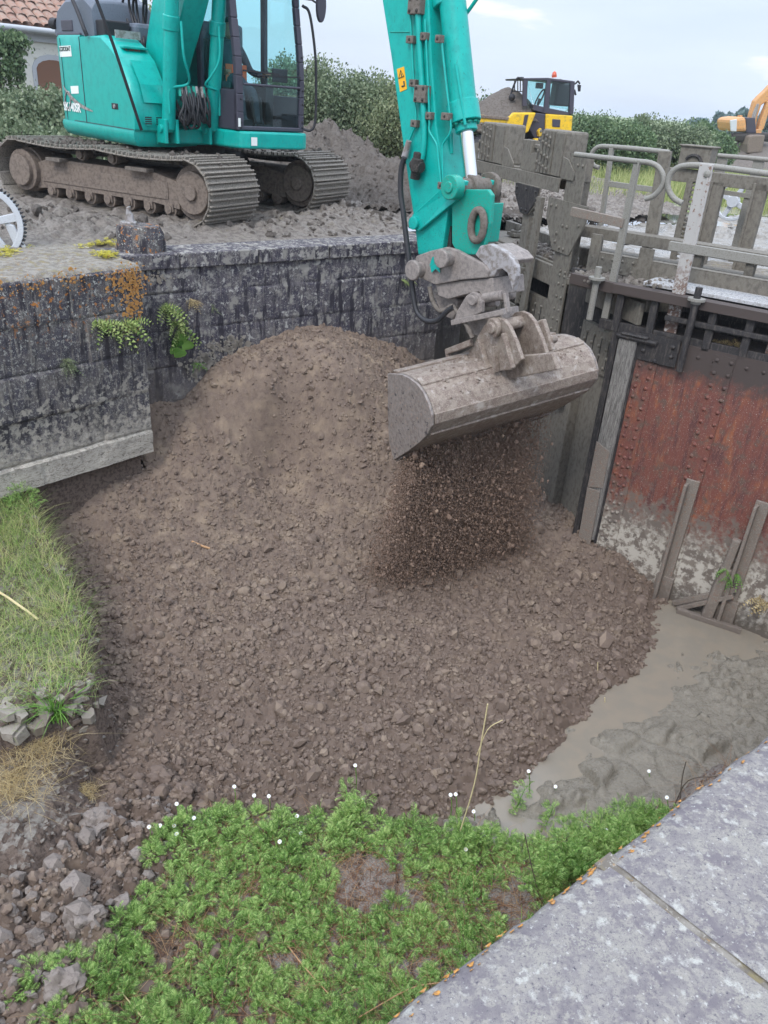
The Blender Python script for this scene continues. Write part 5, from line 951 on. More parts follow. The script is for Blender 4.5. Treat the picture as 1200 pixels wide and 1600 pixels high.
# near leaf walkway
WK=thing('gate_walkway',gn(.5,.35,.1),'wet pale plank walkway on angle irons above the rust red gate leaf','walkway')
b=MB(); b.ob(gn(-.15,.14,.10),TN*3.6,WN*.36,ZX*.04); b.build('plank',M_plank,WK,.006)
b=MB(); b.ob(gn(-.15,.52,.09),TN*3.6,WN*.20,ZX*.04); b.build('plank',M_plank,WK,.006)
b=MB(); b.bar(gn(-.9,0,.06),gn(-.4,0,.04),.06,.11); b.ob(gn(-.4,-.05,.0),TN*3.8,WN*.02,ZX*.09); b.ob(gn(-.4,-.05,.08),TN*3.8,WN*.16,ZX*.012); b.build('angle_iron',M_rust,WK,.004)
b=MB(); b.ob(gn(-.95,.0,-.02),TN*.95,WN*.7,ZX*.07); b.build('deck_plate',M_gmud,WK,.008)
P_=[];R2=[]
for k in range(650):
    t_=-.95+abs(RNG.normal(0,.45)); P_.append(gn(min(t_,1.8),RNG.uniform(-.02,.66),.06+(.08 if t_>-.1 else .0)*1.0)); R2.append(min(.07,.022*math.exp(RNG.normal(0,.5)))*(1 if t_<.1 else .5))
V1,F1=scatter(P_,R2,1,.3,(.4,.9)); fast('mud_crust',V1,F1,M_quay,WK,50)['kind']='stuff'
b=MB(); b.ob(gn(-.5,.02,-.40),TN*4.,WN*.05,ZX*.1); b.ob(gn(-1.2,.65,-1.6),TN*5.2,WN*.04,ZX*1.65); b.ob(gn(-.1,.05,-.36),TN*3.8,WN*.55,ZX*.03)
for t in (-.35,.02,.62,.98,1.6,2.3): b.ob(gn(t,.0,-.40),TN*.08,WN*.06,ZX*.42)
b.build('dark_underframe',M_gdark,WK,.006)  # back plate coloured dark to paint the shaded hollow below the walkway
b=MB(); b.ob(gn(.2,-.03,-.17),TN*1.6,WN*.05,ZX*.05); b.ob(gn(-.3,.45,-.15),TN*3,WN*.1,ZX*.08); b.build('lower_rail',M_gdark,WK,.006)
def gpipe(pp,w_,r,nm,mt,par,k=6):
    b=MB(); b.tube(smoothpath([Gn(x,y,w_) for x,y in pp],k),r,9); return b.build(nm,mt,par,smooth=60)
RA=thing('guard_rail',gn(-.46,.1,.1),'front guard rail ending in a hooked curl, slender muddy post on the walkway','railing','guard rails')
gpipe([(898,241),(924,244),(960,248),(995,252),(1018,255),(1031,264),(1037,280),(1032,295),(1020,307),(1008,311)],.1,.026,'top_pipe',M_rail,RA)
b=MB(); b.bar(Gn(997,250,.1),gn(-.48,.1,-.45),.075,.02,up=WN); b.bar(Gn(1000,250,.1),gn(-.455,.12,-.4),.02,.06,up=WN); b.build('angle_post',M_rail,RA,.004)
b=MB(); b.bar(Gn(893,330,.1),Gn(975,349,.1),.05,.09); b.build('mid_rail',M_mrust,RA,.004)
RB=thing('guard_rail',gn(.23,.1,.1),'front guard rail with a big round bend and stout rusty footed post','railing','guard rails')
gpipe([(1066,318),(1052,309),(1044,294),(1045,278),(1054,265),(1070,259),(1101,259),(1150,265),(1210,273),(1290,284)],.1,.028,'top_pipe',M_rail,RB)
b=MB(); b.bar(Gn(1105,256,.08),gn(.26,.08,-.62),.13,.03,up=WN); b.bar(Gn(1112,258,.1),gn(.30,.12,-.6),.02,.09,up=WN); b.build('angle_post',M_railrust,RB,.005)
b=MB(); b.bar(gn(1.25,.08,1.25),gn(1.27,.08,-.7),.12,.03,up=WN); b.build('angle_post',M_railrust,RB,.005)
b=MB(); b.ob(gn(.05,.06,.56),TN*2.4,WN*.05,ZX*.015); b.ob(gn(.05,.06,.49),TN*2.4,WN*.015,ZX*.075); b.build('mid_rail',M_rail,RB,.004)
b=MB(); b.dome(Gn(1105,272,.06),-WN,.035,.5,10); b.build('post_bolt',M_rail,RB)
b=MB(); b.ob(gn(.0,-.03,-.62),TN*.42,WN*.035,ZX*.28); rivets([gn(t,-.035,z) for t in (.06,.36) for z in (-.42,-.52)]+[gn(.2,-.035,-.6)],-WN,.024,b); b.build('fork_plate',M_gdark,RB,smooth=50)
for px_,top,bot,lab,mt_ in ((930,(936,417),(925,500),'thin muddy spindle with a collar, left of the slender rail post',M_rail),(1088,(1093,449),(1070,582),'dark wet spindle with a pale collar, right of the rusty footed post',M_gdark)):
    sp_=thing('paddle_spindle',Gn(*bot,-.08),lab,'spindle','spindles'); a_=Gn(*top,-.08); c_=A([a_[0],a_[1],Gn(*bot,-.08)[2]])
    b=MB(); b.cyl(c_,a_,.035,12); b.build('spindle_rod',mt_,sp_,smooth=40); b=MB(); m__=a_-ZX*.13; b.cyl(m__,m__+ZX*.025,.085,14); b.cyl(m__-ZX*.03,m__,.05,12); b.build('collar',M_rail,sp_,smooth=40)
# back rails and frames
RC=thing('guard_rail',gn(-1,1.2,.4),'rear guard rail with a small curled end, left behind the hooked curl','railing','guard rails')
gpipe([(936,262),(928,259),(924,250),(925,239),(934,230),(950,229),(1000,233),(1046,238)],1.2,.026,'top_pipe',M_rail,RC)
b=MB(); b.bar(Gn(956,231,1.2),Gn(939,352,1.2),.05,.05,up=WN); b.build('angle_post',M_rail,RC,.004)
b=MB(); b.bar(Gn(1040,236,1.2),Gn(1018,366,1.2),.14,.06,up=WN); b.build('channel_post',M_gmud,RC,.006)
b=MB(); b.bar(Gn(950,287,1.2),Gn(1026,297,1.2),.03,.06); b.build('mid_rail',M_rail,RC,.004)
LF=thing('lifting_gear',gn(0,2,.3),'rear lifting frame, one capped block over a toothed bar, behind the guard rails','lifting gear')
b=MB(); p=Gn(1069,229,2.);q=Gn(1107,260,2.); b.ob(gn(-.68,1.95,1.16),TN*.36,WN*.25,ZX*.24); b.ob(gn(-.70,1.93,1.385),TN*.4,WN*.3,ZX*.02); hb_=b.build('head_block',M_gmud,LF,.015)
b=MB(); cc2=gn(-.5,1.94,1.2); b.tube([cc2+TN*(.10*math.cos(a_))+ZX*(.10*math.sin(a_)) for a_ in np.linspace(.3,2.6,9)],.018,6); b.build('cable_guide',M_gdark,hb_)
b=MB(); b.ob(gn(-.82,2.,1.0),TN*3.4,WN*.14,ZX*.14); b.build('cross_beam',M_gmud,LF,.006)
rk=rack(0,gn(-.50,1.98,1.05),gn(-.50,1.98,-.1),TN,WN,.07,'rack_bar',LF,M_gmud,1,22)
for px_,py_,w_,z0 in ((1121,284,2.,.2),(1189,287,2.,.0)):
    p=Gn(px_,py_,2.); b=MB(); b.ob(A([p[0],p[1],-.2])-TN*.07,TN*.15,WN*.10,ZX*(p[2]+.2)); b.ob(A([p[0],p[1],-.2])-TN*.07-WN*.03,TN*.03,WN*.03,ZX*(p[2]+.2)); b.build('channel_post',M_gmud,LF,.006)
RD=thing('guard_rail',gn(0,2.5,.4),'straight rear guard rail at the right, above two broad channel posts','railing','guard rails')
gpipe([(1122,243),(1160,246),(1215,251),(1300,258)],2.5,.026,'top_pipe',M_rail,RD)
for x_ in (1129,1187): b=MB(); p=Gn(x_,245,2.5); b.ob(p-ZX*1.2-TN*.06,TN*.12,WN*.05,ZX*1.18); b.build('channel_post',M_rail,RD,.005)
b=MB(); b.bar(Gn(1127,300,2.5),Gn(1190,309,2.5),.03,.05); b.build('mid_rail',M_rail,RD)
GB=thing('gate_girder',gn(-.4,.9,.3),'muddy riveted cross girders of the gate frame behind the walkway','girder')
b=MB(); b.ob(gn(-1.35,.95,.36),TN*4.2,WN*.03,ZX*.11); b.ob(gn(-1.35,.95,.465),TN*4.2,WN*.22,ZX*.015); b.build('upper_girder',M_gmud,GB,.005)
b=MB(); b.ob(gn(-1.0,.60,.08),TN*3.9,WN*.03,ZX*.19); b.ob(gn(-1.0,.60,.265),TN*3.9,WN*.10,ZX*.012); b.ob(gn(-.42,.585,.06),TN*.16,WN*.02,ZX*.34); b.ob(gn(-1.0,.59,.06),TN*.12,WN*.04,ZX*.4); rivets([gn(t,.598,z) for t in np.arange(-.95,-.4,.12) for z in (.12,.22)],-WN,.018,b); b.build('lower_girder',M_gmud,GB,smooth=50)
for t in (-1.15,-.55,.05,.6,1.2): b=MB(); b.ob(gn(t,.98,-.3),TN*.09,WN*.12,ZX*.68); b.build('girder_post',M_gmud,GB,.006)
b=MB(); b.ob(gn(-1.4,1.25,-.6),TN*4.4,WN*.25,ZX*.8); b.build('mud_sill',M_gmud,GB,.02)
b=MB(); b.ob(gn(-.2,1.5,-.3),TN*3.0,WN*1.0,ZX*.42); b.build('pier_top',M_top,thing('gate_pier',gn(1,2,-.3),'grey stained stone pier under the right hand rear frame','pier'),.03)
b=MB(); b.ob(gn(-.85,2.9,.2),TN*.42,WN*.4,ZX*.32); o_=b.build('stone_block',M_top,None,.03); tag(o_,'pale square stone block on the mud behind the big round rail bend','stone')
def wheelthing(c,ax,R,label,nm,spokes=6,teeth=0,mt=M_whitep,tmt=M_black,name='winch_wheel'):
    w_=thing(name,c,label,'wheel','winch wheels'); x_=nrm(np.cross(ax,ZX)); y_=np.cross(x_,ax); P=lambda r,a,o=0:c+x_*(r*math.cos(a))+y_*(r*math.sin(a))+ax*o
    b=MB(); rows=[]
    for k in range(37):
        a=2*math.pi*k/36; rows.append([P(R*.84,a,-.03),P(R,a,-.03),P(R,a,.03),P(R*.84,a,.03)])
    b.grid(rows,True)
    for k in range(spokes):
        a=2*math.pi*k/spokes+.4; b.prism([P(.07,a-.5,-.018),P(R*.87,a-.13,-.018),P(R*.87,a+.13,-.018),P(.07,a+.5,-.018)],ax*.036)
    b.cyl(c-ax*.05,c+ax*.05,.075,16); b.build('wheel_rim',mt,w_,.006,smooth=35)
    if teeth:
        b=MB()
        for k in range(teeth):
            a=2*math.pi*k/teeth; b.prism([P(R*.995,a-.03,-.028),P(R*1.07,a-.014,-.028),P(R*1.07,a+.014,-.028),P(R*.995,a+.03,-.028)],ax*.056)
        b.build('gear_teeth',tmt,w_,.002)
    return w_,P
gc=onz(36,392,.0); gax=nrm(A([.25,-.97,0])); ctr_=onpl(-24,349,gc,gax)
w_,P=wheelthing(ctr_,gax,.37,'white painted toothed gear wheel on the wall top beside the left excavator track','g',5,62)
b=MB(); tp_=onpl(14,352,gc,gax); b.prism([tp_-gax*.04+A([-.05,0,.03]),tp_-gax*.04+A([.05,0,.0]),gc-gax*.04+A([.05,0,0]),gc-gax*.04+A([-.07,0,0])],gax*.05); b.ob(gc-A([.12,.06,0.01]),A([.22,0,0]),A([0,.12,0]),ZX*.03); b.build('support_leg',M_whitep,w_,.01)
wheelthing(gn(-.33,3.4,.75),nrm(-WN),.24,'white painted hand wheel in the distance beyond the rear guard rail','h',4,0)
# bollard stump
bp=onz(219,392,0); t=thing('stone_stump',bp,'rough lichened stone stump with a white bracket, in front of the near track','stone')
b=MB(); rows=[]
for z_,r_ in ((-.05,.26),(.10,.25),(.20,.235),(.27,.21)): rows.append([bp+A([r_*1.05*math.cos(a)*(1+.12*math.sin(3*a+z_*9)),r_*.9*math.sin(a),z_]) for a in np.linspace(0,2*math.pi,15)[:-1]])
b.grid(rows,True); b.add(rows[-1],[tuple(range(14))]); b.build('stump',M_wall2,t,.02,smooth=60)
b=MB(); b.cyl(bp+A([-.1,0,.25]),bp+A([-.1,0,.30]),.09,12); b.prism([bp+A([-.15,0,.29]),bp+A([-.05,0,.29]),bp+A([-.06,0,.36]),bp+A([-.09,0,.40]),bp+A([-.08,.0,.45]),bp+A([-.12,0,.44]),bp+A([-.13,0,.36])],A([0,.06,0])); b.build('white_bracket',M_pale,t,.01)
# ------------------------------------------------------------------ yellow loader
DY=21.; ang=R_(8); DX_=A([math.cos(ang),math.sin(ang),0]); DV=A([-DX_[1],DX_[0],0])
d0=onpl(850,200,A([0,DY,0]),A([0,1.,0]))*A([1,1,0])
def D(px,py,o=0.): return onpl(px,py,d0+DV*o,DV)
LD=thing('loader',d0,'yellow and grey articulated loader with a glazed cab, carrying a heap of soil','loader')
def dpr(pp,o,w_,nm,mt,par=LD,bv=.02): 
    b=MB(); b.prism([D(x,y,o) for x,y in pp],DV*w_); return b.build(nm,mt,par,bv)
dpr([(853,178),(895,181),(893,207),(876,207),(852,202)],-.1,1.7,'engine_cover',M_yel if 0 else M_yellowp)
dpr([(863,186),(876,187),(875,199),(863,198)],-.115,.02,'cover_grille',M_darkp)
dpr([(835,176),(853,178),(852,204),(868,214),(866,228),(840,226),(826,200)],-.05,1.5,'chassis',M_darkp)
cbp=dict(l=(820,122),m=(856,123),r=(894,127))
b=MB()
for x0_,y0_,x1_,y1_,o in [(821,122,819,166,0),(857,124,852,177,0),(894,127,892,178,0),(821,122,819,160,1.5),(857,124,855,170,1.5),(893,127,891,176,1.5)]: b.bar(D(x0_,y0_,o),D(x1_,y1_,o),.10,.10)
b.prism([D(x,y,-.05) for x,y in [(816,122),(856,121.5),(896,126.5),(895,130),(856,125.5),(817,125)]],DV*1.65); b.prism([D(x,y,-.02) for x,y in [(833,163),(853,168),(893,176),(893,180),(853,178),(833,172)]],DV*1.55); cb=b.build('loader_cab',M_darkp,LD,.01)
for pp,o in [([(823,125),(855,126),(851,168),(834,163)],.0),([(859,127),(892,130),(890,176),(855,172)],.0),([(823,125),(892,130),(890,172),(823,160)],1.5)]: dpr(pp,o,.01,'cab_window',M_glass2,cb,0)
dpr([(818,124),(824,124),(832,164),(820,160)],.02,.02,'cab_window',M_glass2,cb,0)
b=MB(); b.ob(D(866,165,.6),DX_*.42,DV*.5,ZX*.5); b.ob(D(868,160,.6),DX_*.12,DV*.5,ZX*.5); b.build('loader_seat',M_black,cb,.05)
b=MB(); c=D(843,154,.7); b.tube([c+DV*(.2*math.cos(a))+ZX*(.2*math.sin(a))+DX_*.08*math.sin(a) for a in np.linspace(0,2*math.pi,17)[:-1]],.02,6,closed=True); b.bar(c,c+DX_*-.05-ZX*.3,.05,.05); b.ob(D(838,138,.5),DX_*.16,DV*.1,ZX*.12); b.build('steering_wheel',M_black,cb)
b=MB(); b.cyl(D(866,121,.5),D(866,117,.5),.06,10); b.dome(D(866,117,.5),ZX,.06,1.4,10); b.build('beacon',mat('amber_beacon',sl(190,80,50),.3),LD,smooth=50)
b=MB()
b.tube(smoothpath([D(799,156,.2),D(799,145,.2),D(807,124,.2),D(812,122,.2),D(818,122,.2)]),.025,6)
for x_ in (804,809,813,817): b.bar(D(x_,123+(812-x_)*.4,.2),D(x_,143,.2),.02,.02)
b.bar(D(799,143,.2),D(818,143,.2),.02,.02); b.build('front_guard',M_black,LD)
b=MB(); b.dome(D(800,152,.15),-DV,.08,.9,10); b.build('side_mirror',M_black,LD)
b=MB(); b.tube(smoothpath([D(894,133,.2),D(900,130,.2),D(903,127,.1),D(906,131,.1)]),.02,6); b.prism([D(x,y,.05) for x,y in [(903,132),(908,133),(907,143),(904,143)]],DV*.05); b.prism([D(x,y,.1) for x,y in [(896,139),(899,140),(901,148),(899,149)]],DV*.05); b.build('side_mirror',M_black,LD,.01)
sk=dpr([(737,178),(795,183),(803,176),(838,176),(826,206),(815,211),(795,207),(789,193),(742,192)],-.25,2.1,'skip',M_yellowp,LD,.03)
dpr([(736,178),(796,183),(794,188),(737,183)],-.28,2.16,'skip_lip',M_frame,sk,.01)
dpr([(742,190),(790,194),(796,208),(760,212),(745,205)],-.24,2.0,'skip_front',M_frame,sk,.02)
dpr([(820,180),(826,179),(820,205),(815,207)],-.27,.03,'skip_rib',M_darkp,sk,.0)
dpr([(841,205),(846,200),(848,212),(842,214)],-.2,.2,'rear_lamp_guard',M_yellowp,LD); dpr([(835,217),(842,216),(839,225),(835,224)],-.2,.2,'rear_lamp_guard',M_yellowp,LD)
for (x_,y_,r_,o) in [(822,244,.52,-.3),(822,244,.52,1.3),(756,236,.52,-.3),(756,236,.52,1.3)]:
    c=D(x_,y_,o); c[2]=.50; b=MB(); rows=[]
    for dr,do in ((.28,0),(.42,-.02),(.5,.04),(.52,.12),(.52,.32),(.5,.4),(.42,.45),(.28,.43)): rows.append([c+DX_*(dr*math.cos(a))+ZX*(dr*math.sin(a))+DV*do for a in np.linspace(0,2*math.pi,29)[:-1]])
    b.grid(rows,True); wl=b.build('wheel',M_black,LD,smooth=40); b=MB(); b.cyl(c+DV*.03,c+DV*.4,.29,20); b.cyl(c+DV*.0,c+DV*.05,.1,10); b.build('wheel_rim',M_pale,wl,.01,smooth=40)
    b=MB()
    for k in range(22):
        a=2*math.pi*k/22; b.ob(c+DX_*(.50*math.cos(a))+ZX*(.5*math.sin(a))+DV*.05,DV*.34,(DX_*math.cos(a)+ZX*math.sin(a))*.04,(-DX_*math.sin(a)+ZX*math.cos(a))*.06)
    b.build('tyre_lugs',M_black,wl)
def moundmesh(name,c,xv,yv,rx,ry,h,mt,label,cat,n=60,sd=0):
    a=np.linspace(-1,1,n); AX,AY=np.meshgrid(a,a); rr=np.hypot(AX,AY); z=h*np.clip(1-rr**1.5,-.05,1)+.12*h*fbm(AX*4,AY*4,sd)+.06*h*fbm(AX*14,AY*14,sd+1)
    V=A(c)+AX[...,None]*rx*xv+AY[...,None]*ry*yv+z[...,None]*ZX; V=V-A(c); jj,ii=np.meshgrid(np.arange(n-1),np.arange(n-1),indexing='ij'); k=(jj*n+ii).ravel(); F=np.stack([k,k+1,k+n+1,k+n],1); keep_=(rr[:-1,:-1].ravel()<1.02); o=fast(name,V.reshape(-1,3),F[keep_],mt,None,60); o.location=Vector(A(c)); return tag(o,label,cat)
moundmesh('soil_load',(D(737,180,.8)+D(842,178,.8))/2-ZX*.08,DX_,DV,1.0,1.05,.66,M_heap,'heap of brown soil loaded high in the yellow skip','soil load',70,141)
# ------------------------------------------------------------------ orange excavator far right
OY=44.; o0=A(onpl(1165,216,A([0,OY,0]),A([0,1.,0]))); 
def O(px,py,o=0.): return onpl(px,py,A([0,OY+o,0]),A([0,1.,0]))
OX=thing('distant_excavator',o0,'small orange excavator on a mud bank far off at the right','excavator')
def opr(pp,o,w_,nm,mt,bv=.03): b=MB(); b.prism([O(x,y,o) for x,y in pp],A([0,w_,0])); return b.build(nm,mt,OX,bv)
opr([(1142,187),(1150,184),(1166,182),(1168,206),(1144,206)],0,2.2,'counterweight',M_orangep,.15); opr([(1141,188),(1152,186),(1151,206),(1142,205)],-.03,.1,'pale_panel',M_whitep)
opr([(1166,184),(1180,184),(1182,208),(1166,208)],.3,1.6,'cab',M_darkp); opr([(1157,180),(1160,180),(1160,184),(1157,184)],.5,.4,'exhaust',M_orangep,.0)
opr([(1168,206),(1174,178),(1180,158),(1187,150),(1196,142),(1205,132),(1215,134),(1215,150),(1200,158),(1190,164),(1184,182),(1180,206)],.6,.5,'boom',M_orangep,.05)
opr([(1172,196),(1176,178),(1183,162),(1187,162),(1181,184),(1178,200)],.5,.08,'boom_ram',M_pale)
opr([(1200,158),(1206,158),(1194,200),(1190,205),(1184,205),(1188,190)],.4,.4,'arm',M_orangep,.03)
opr([(1181,203),(1190,201),(1190,212),(1186,215),(1180,213)],.35,.5,'arm_end',M_orangep,.03)
opr([(1146,209),(1206,208),(1210,214),(1206,221),(1150,222),(1144,216)],0,.6,'track',M_deep,.1); opr([(1146,208),(1206,207),(1210,213),(1206,220),(1150,221),(1144,215)],1.8,.6,'track',M_deep,.1)
opr([(1172,213),(1180,211),(1196,211),(1194,222),(1191,238),(1168,240),(1168,226)],-.6,1.2,'bucket',M_frame,.06)
moundmesh('mud_bank',O(1176,246,2)*A([1,1,0])-ZX*.2,A([1.,0,0]),A([0,1.,0]),3.0,5.,1.25,M_heap,'low mud bank under the distant orange excavator','mud bank',70,151)['kind']='structure'
# ------------------------------------------------------------------ house
hv=nrm(A([.65,.76,0])); hn=A([hv[1],-hv[0],0]); h0=onpl(0,57,A([0,22.,0]),A([0,1.,0])); h0[2]=0; ZE=2.62
HOUSE=thing('house',h0,'white rendered house with a clay tile roof behind the tracked excavator','house')
H=lambda a,o,z:h0+hv*a+hn*o+ZX*z
ss=[np.dot(onpl(x,y,h0,hn)-h0,hv) for x,y in ((54,100),(80,100),(67,91))]
wx0,wx1=ss[0],ss[0]+.95; wz0,wz1=.9,onpl(62,108,h0,hn)[2]; wzt=onpl(67,91,h0,hn)[2]
b=MB(); b.ob(H(-5,-.3,-.3),hv*(wx0+5),hn*.3,ZX*(ZE+.2)); b.ob(H(wx1,-.3,-.3),hv*(4.5-wx1),hn*.3,ZX*(ZE+.2)); b.ob(H(wx0,-.3,-.3),hv*(wx1-wx0),hn*.3,ZX*(wz0+.3)); b.ob(H(wx0,-.3,wzt),hv*(wx1-wx0),hn*.3,ZX*(ZE-.1-wzt)); b.ob(H(-5,-5,-.3),hv*9.4,hn*.3,ZX*(ZE+.2)); b.build('wall',M_render,HOUSE)
fr_=[H(wx0-.08,.02,wz0-.05),H(wx1+.08,.02,wz0-.05),H(wx1+.08,.02,wz1)]; arc_=[H((wx0+wx1)/2+(wx1-wx0+.16)/2*math.cos(a),.02,wz1+(wzt+.1-wz1)*math.sin(a)) for a in np.linspace(.15,math.pi-.15,8)]
b=MB(); b.prism(fr_+arc_+[H(wx0-.08,.02,wz1)],-hn*.03); wf_=b.build('window',M_whitep,HOUSE)
b=MB(); b.prism([H(wx0+.03,.035,wz0),H(wx1-.03,.035,wz0),H(wx1-.03,.035,wz1)]+[H((wx0+wx1)/2+(wx1-wx0-.06)/2*math.cos(a),.035,wz1+(wzt-.02-wz1)*math.sin(a)) for a in np.linspace(.1,math.pi-.1,8)]+[H(wx0+.03,.035,wz1)],-hn*.02); b.build('shutter',M_shutter,wf_)
b=MB(); b.ob(H(-5,.0,ZE-.14),hv*9.6,hn*.28,ZX*.05); b.ob(H(-5,.02,ZE-.30),hv*9.6,hn*.06,ZX*.18); b.build('eave',M_whitep,HOUSE)
b=MB(); b.tube([H(-5,.33,ZE-.06),H(4.6,.33,ZE-.06)],.07,10); b.build('gutter',M_zinc,HOUSE,smooth=60)
sl2=math.tan(R_(32)); tv=[];tf=[]
nr,nc=22,37
for r in range(nr):
    for c in range(nc):
        a0=-5+c*.26+(.0 if r%2==0 else .02)+RNG.uniform(-.012,.012); o0_=.30-r*.26; base=len(tv); lift=RNG.uniform(0,.015)
        for j in range(5):
            an=math.pi*j/4
            for (dd,extra) in ((0.,.035),(.30,.0)):
                o_=o0_-dd; tv.append(H(a0+.12-.12*math.cos(an),o_,ZE+( .30-o_)*sl2*1.+.065*math.sin(an)+extra+lift))
        for j in range(4): tf.append((base+2*j,base+2*j+1,base+2*j+3,base+2*j+2))
fast('roof',A(tv),A(tf),M_tile,HOUSE,60)
b=MB(); b.prism([H(-5,.28,ZE-.03),H(-5,-5.4,ZE+5.68*sl2-.04),H(-5,-5.4,ZE+5.68*sl2-.15),H(-5,.28,ZE-.12)],hv*9.5); b.build('roof_deck',M_tile,HOUSE)
# ------------------------------------------------------------------ vegetation
def rotz(a): c,s=math.cos(a),math.sin(a); return A([[c,-s,0],[s,c,0],[0,0,1]])
def leafcloud(C,rad,n,size,thick=.75,sd=0):
    """n leaf quads spread through blobs C (centres) with radii rad"""
    C=A(C);rad=A(rad); vol=np.prod(rad,1)**.66; idx=RNG.choice(len(C),n,p=vol/vol.sum())
    d=RNG.normal(0,1,(n,3)); d/=np.linalg.norm(d,axis=1)[:,None]; rr=(1-(RNG.uniform(0,1,n)**1.6)*thick)*RNG.uniform(.82,1.12,n); P=C[idx]+d*rad[idx]*rr[:,None]*1.12
    R=rotm(n); s=size*RNG.uniform(.6,1.35,n); q=A([[-.5,0,0],[0,-.32,.08],[.5,0,0],[0,.32,.08]]); V=P[:,None,:]+np.einsum('nij,kj->nki',R,q)*s[:,None,None]*2
    return V.reshape(-1,3),np.arange(4*n).reshape(-1,4)
def bush(name,base,blobs,n,size,mt,label,cat,group=None,stems=6):
    t=thing(name,base,label,cat,group); C=[];Rd=[]
    for x,y,z,rx,ry,rz in blobs:
        C.append((base[0]+x,base[1]+y,z)); Rd.append((rx,ry,rz))
        for k in range(9):
            d=nrm(RNG.normal(0,1,3)); d[2]=abs(d[2])*.9; C.append((base[0]+x+d[0]*rx*.8,base[1]+y+d[1]*ry*.8,z+d[2]*rz*.8)); f=RNG.uniform(.25,.45); Rd.append((rx*f,ry*f,rz*f))
    V,F=leafcloud(C,Rd,n,size); ok=V.reshape(-1,4,3)[:,:,2].min(1)>-.25; F=F[ok]
    fast('foliage',V,F,mt,t); b=MB()
    for k in range(stems):
        x,y,z,rx,ry,rz=blobs[k%len(blobs)]; p=A([base[0]+x+RNG.uniform(-.3,.3)*rx,base[1]+y,-.2]); q=A([base[0]+x+RNG.uniform(-.6,.6)*rx,base[1]+y+RNG.uniform(-.4,.4)*ry,z+rz*RNG.uniform(.5,1.0)]); b.tube(smoothpath([p,(p+q)/2+A([RNG.uniform(-.2,.2),0,0]),q],3),.03,5,None)
    b.build('stems',M_trunk,t); return t
def V_(px,py,y): return onpl(px,py,A([0,y,0]),A([0,1.,0]))
def hb_blobs(pxs,y,ry,base):
    out=[]
    for px_,top,wpx in pxs:
        p=V_(px_,top,y); w_=wpx*y/FPX; h=p[2]; out.append((p[0]-base[0],0,h*.45,w_,ry,h*.55))
    return out
y=17.; B0=V_(40,200,y)*A([1,1,0]); bush('bush',B0,hb_blobs([(5,150,42),(62,140,34),(100,180,36),(-50,120,50)],y,1.3,B0),38000,.038,M_bush,'pale leafed tall bush left of the excavator below the house window','bush','bushes')
y=15.2; B0=V_(40,215,y)*A([1,1,0]); bush('bush',B0,hb_blobs([(20,185,45),(80,200,40),(150,216,50),(220,222,40)],y,.7,B0),14000,.04,M_bush,'dark low bramble bush behind the left end of the near track','bush','bushes')
y=20.5; B0=V_(10,120,y)*A([1,1,0]); bush('climber',B0,[(-.3,.4,1.7,.5,.3,.75),(-1.4,.2,1.6,.9,.4,.85),(.05,.6,2.2,.35,.25,.25)],9000,.05,M_bush2,'green climber growing up the house wall under the gutter','climber')
y=23.; B0=V_(300,60,y)*A([1,1,0]); bush('tree',B0,hb_blobs([(235,5,30),(262,25,25)],y,1.2,B0),9000,.06,M_bush3,'yellowish tree showing between the hoses and the boom','tree')
y=21.; B0=V_(520,120,y)*A([1,1,0]); bush('hedge',B0,hb_blobs([(455,100,50),(500,98,50),(545,118,45),(590,122,40)],y,1.3,B0),70000,.032,M_bush,'tall rounded bramble hedge right of the excavator cab','hedge','hedges',12)
y=20.; B0=V_(640,150,y)*A([1,1,0]); bush('hedge',B0,hb_blobs([(605,135,40),(645,130,40),(690,150,40)],y,1.2,B0),36000,.032,M_bush3,'grey green hedge end half hidden behind the arm','hedge','hedges',8)
y=25.; B0=V_(745,170,y)*A([1,1,0]); bush('hedge',B0,hb_blobs([(715,158,35),(755,150,35),(790,165,35)],y,1.2,B0),16000,.05,M_bush2,'dark hedge showing between the arm and the yellow loader','hedge','hedges',6)
y=28.; B0=V_(930,190,y)*A([1,1,0]); bush('hedge',B0,hb_blobs([(900,178,38),(945,182,38),(985,192,35)],y,1.5,B0),46000,.038,M_bush2,'green hedge directly right of the yellow loader','hedge','hedges',10)
y=31.; B0=V_(1050,200,y)*A([1,1,0]); bush('hedge',B0,hb_blobs([(1010,184,32),(1050,190,35),(1085,200,30)],y,1.5,B0),40000,.042,M_bush,'green bramble hedge above the round rail bend, middle of the right row','hedge','hedges',10)
y=36.; B0=V_(1115,210,y)*A([1,1,0]); bush('hedge',B0,hb_blobs([(1095,190,25),(1125,208,20)],y,1.5,B0),13000,.06,M_bush2,'last green hedge of the right row, next to the mud bank','hedge','hedges',8)
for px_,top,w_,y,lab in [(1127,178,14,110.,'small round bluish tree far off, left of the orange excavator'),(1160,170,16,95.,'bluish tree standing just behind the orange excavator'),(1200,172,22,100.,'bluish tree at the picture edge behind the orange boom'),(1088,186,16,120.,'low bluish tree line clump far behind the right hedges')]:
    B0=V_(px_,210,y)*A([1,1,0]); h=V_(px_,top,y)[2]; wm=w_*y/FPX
    t=thing('tree',B0,lab,'tree','far trees'); C=[(B0[0]+RNG.uniform(-.6,.6)*wm,B0[1]+RNG.uniform(-1,1),h*RNG.uniform(.3,.8)) for k in range(14)]; V,F=leafcloud(C,[(wm*.5,wm*.5,h*.25)]*14,7000,.22); fast('crown',V,F,M_far,t); b=MB(); b.cyl(B0-ZX*.3,B0+ZX*h*.6,.25,8,.1); b.build('trunk',M_trunk,t)
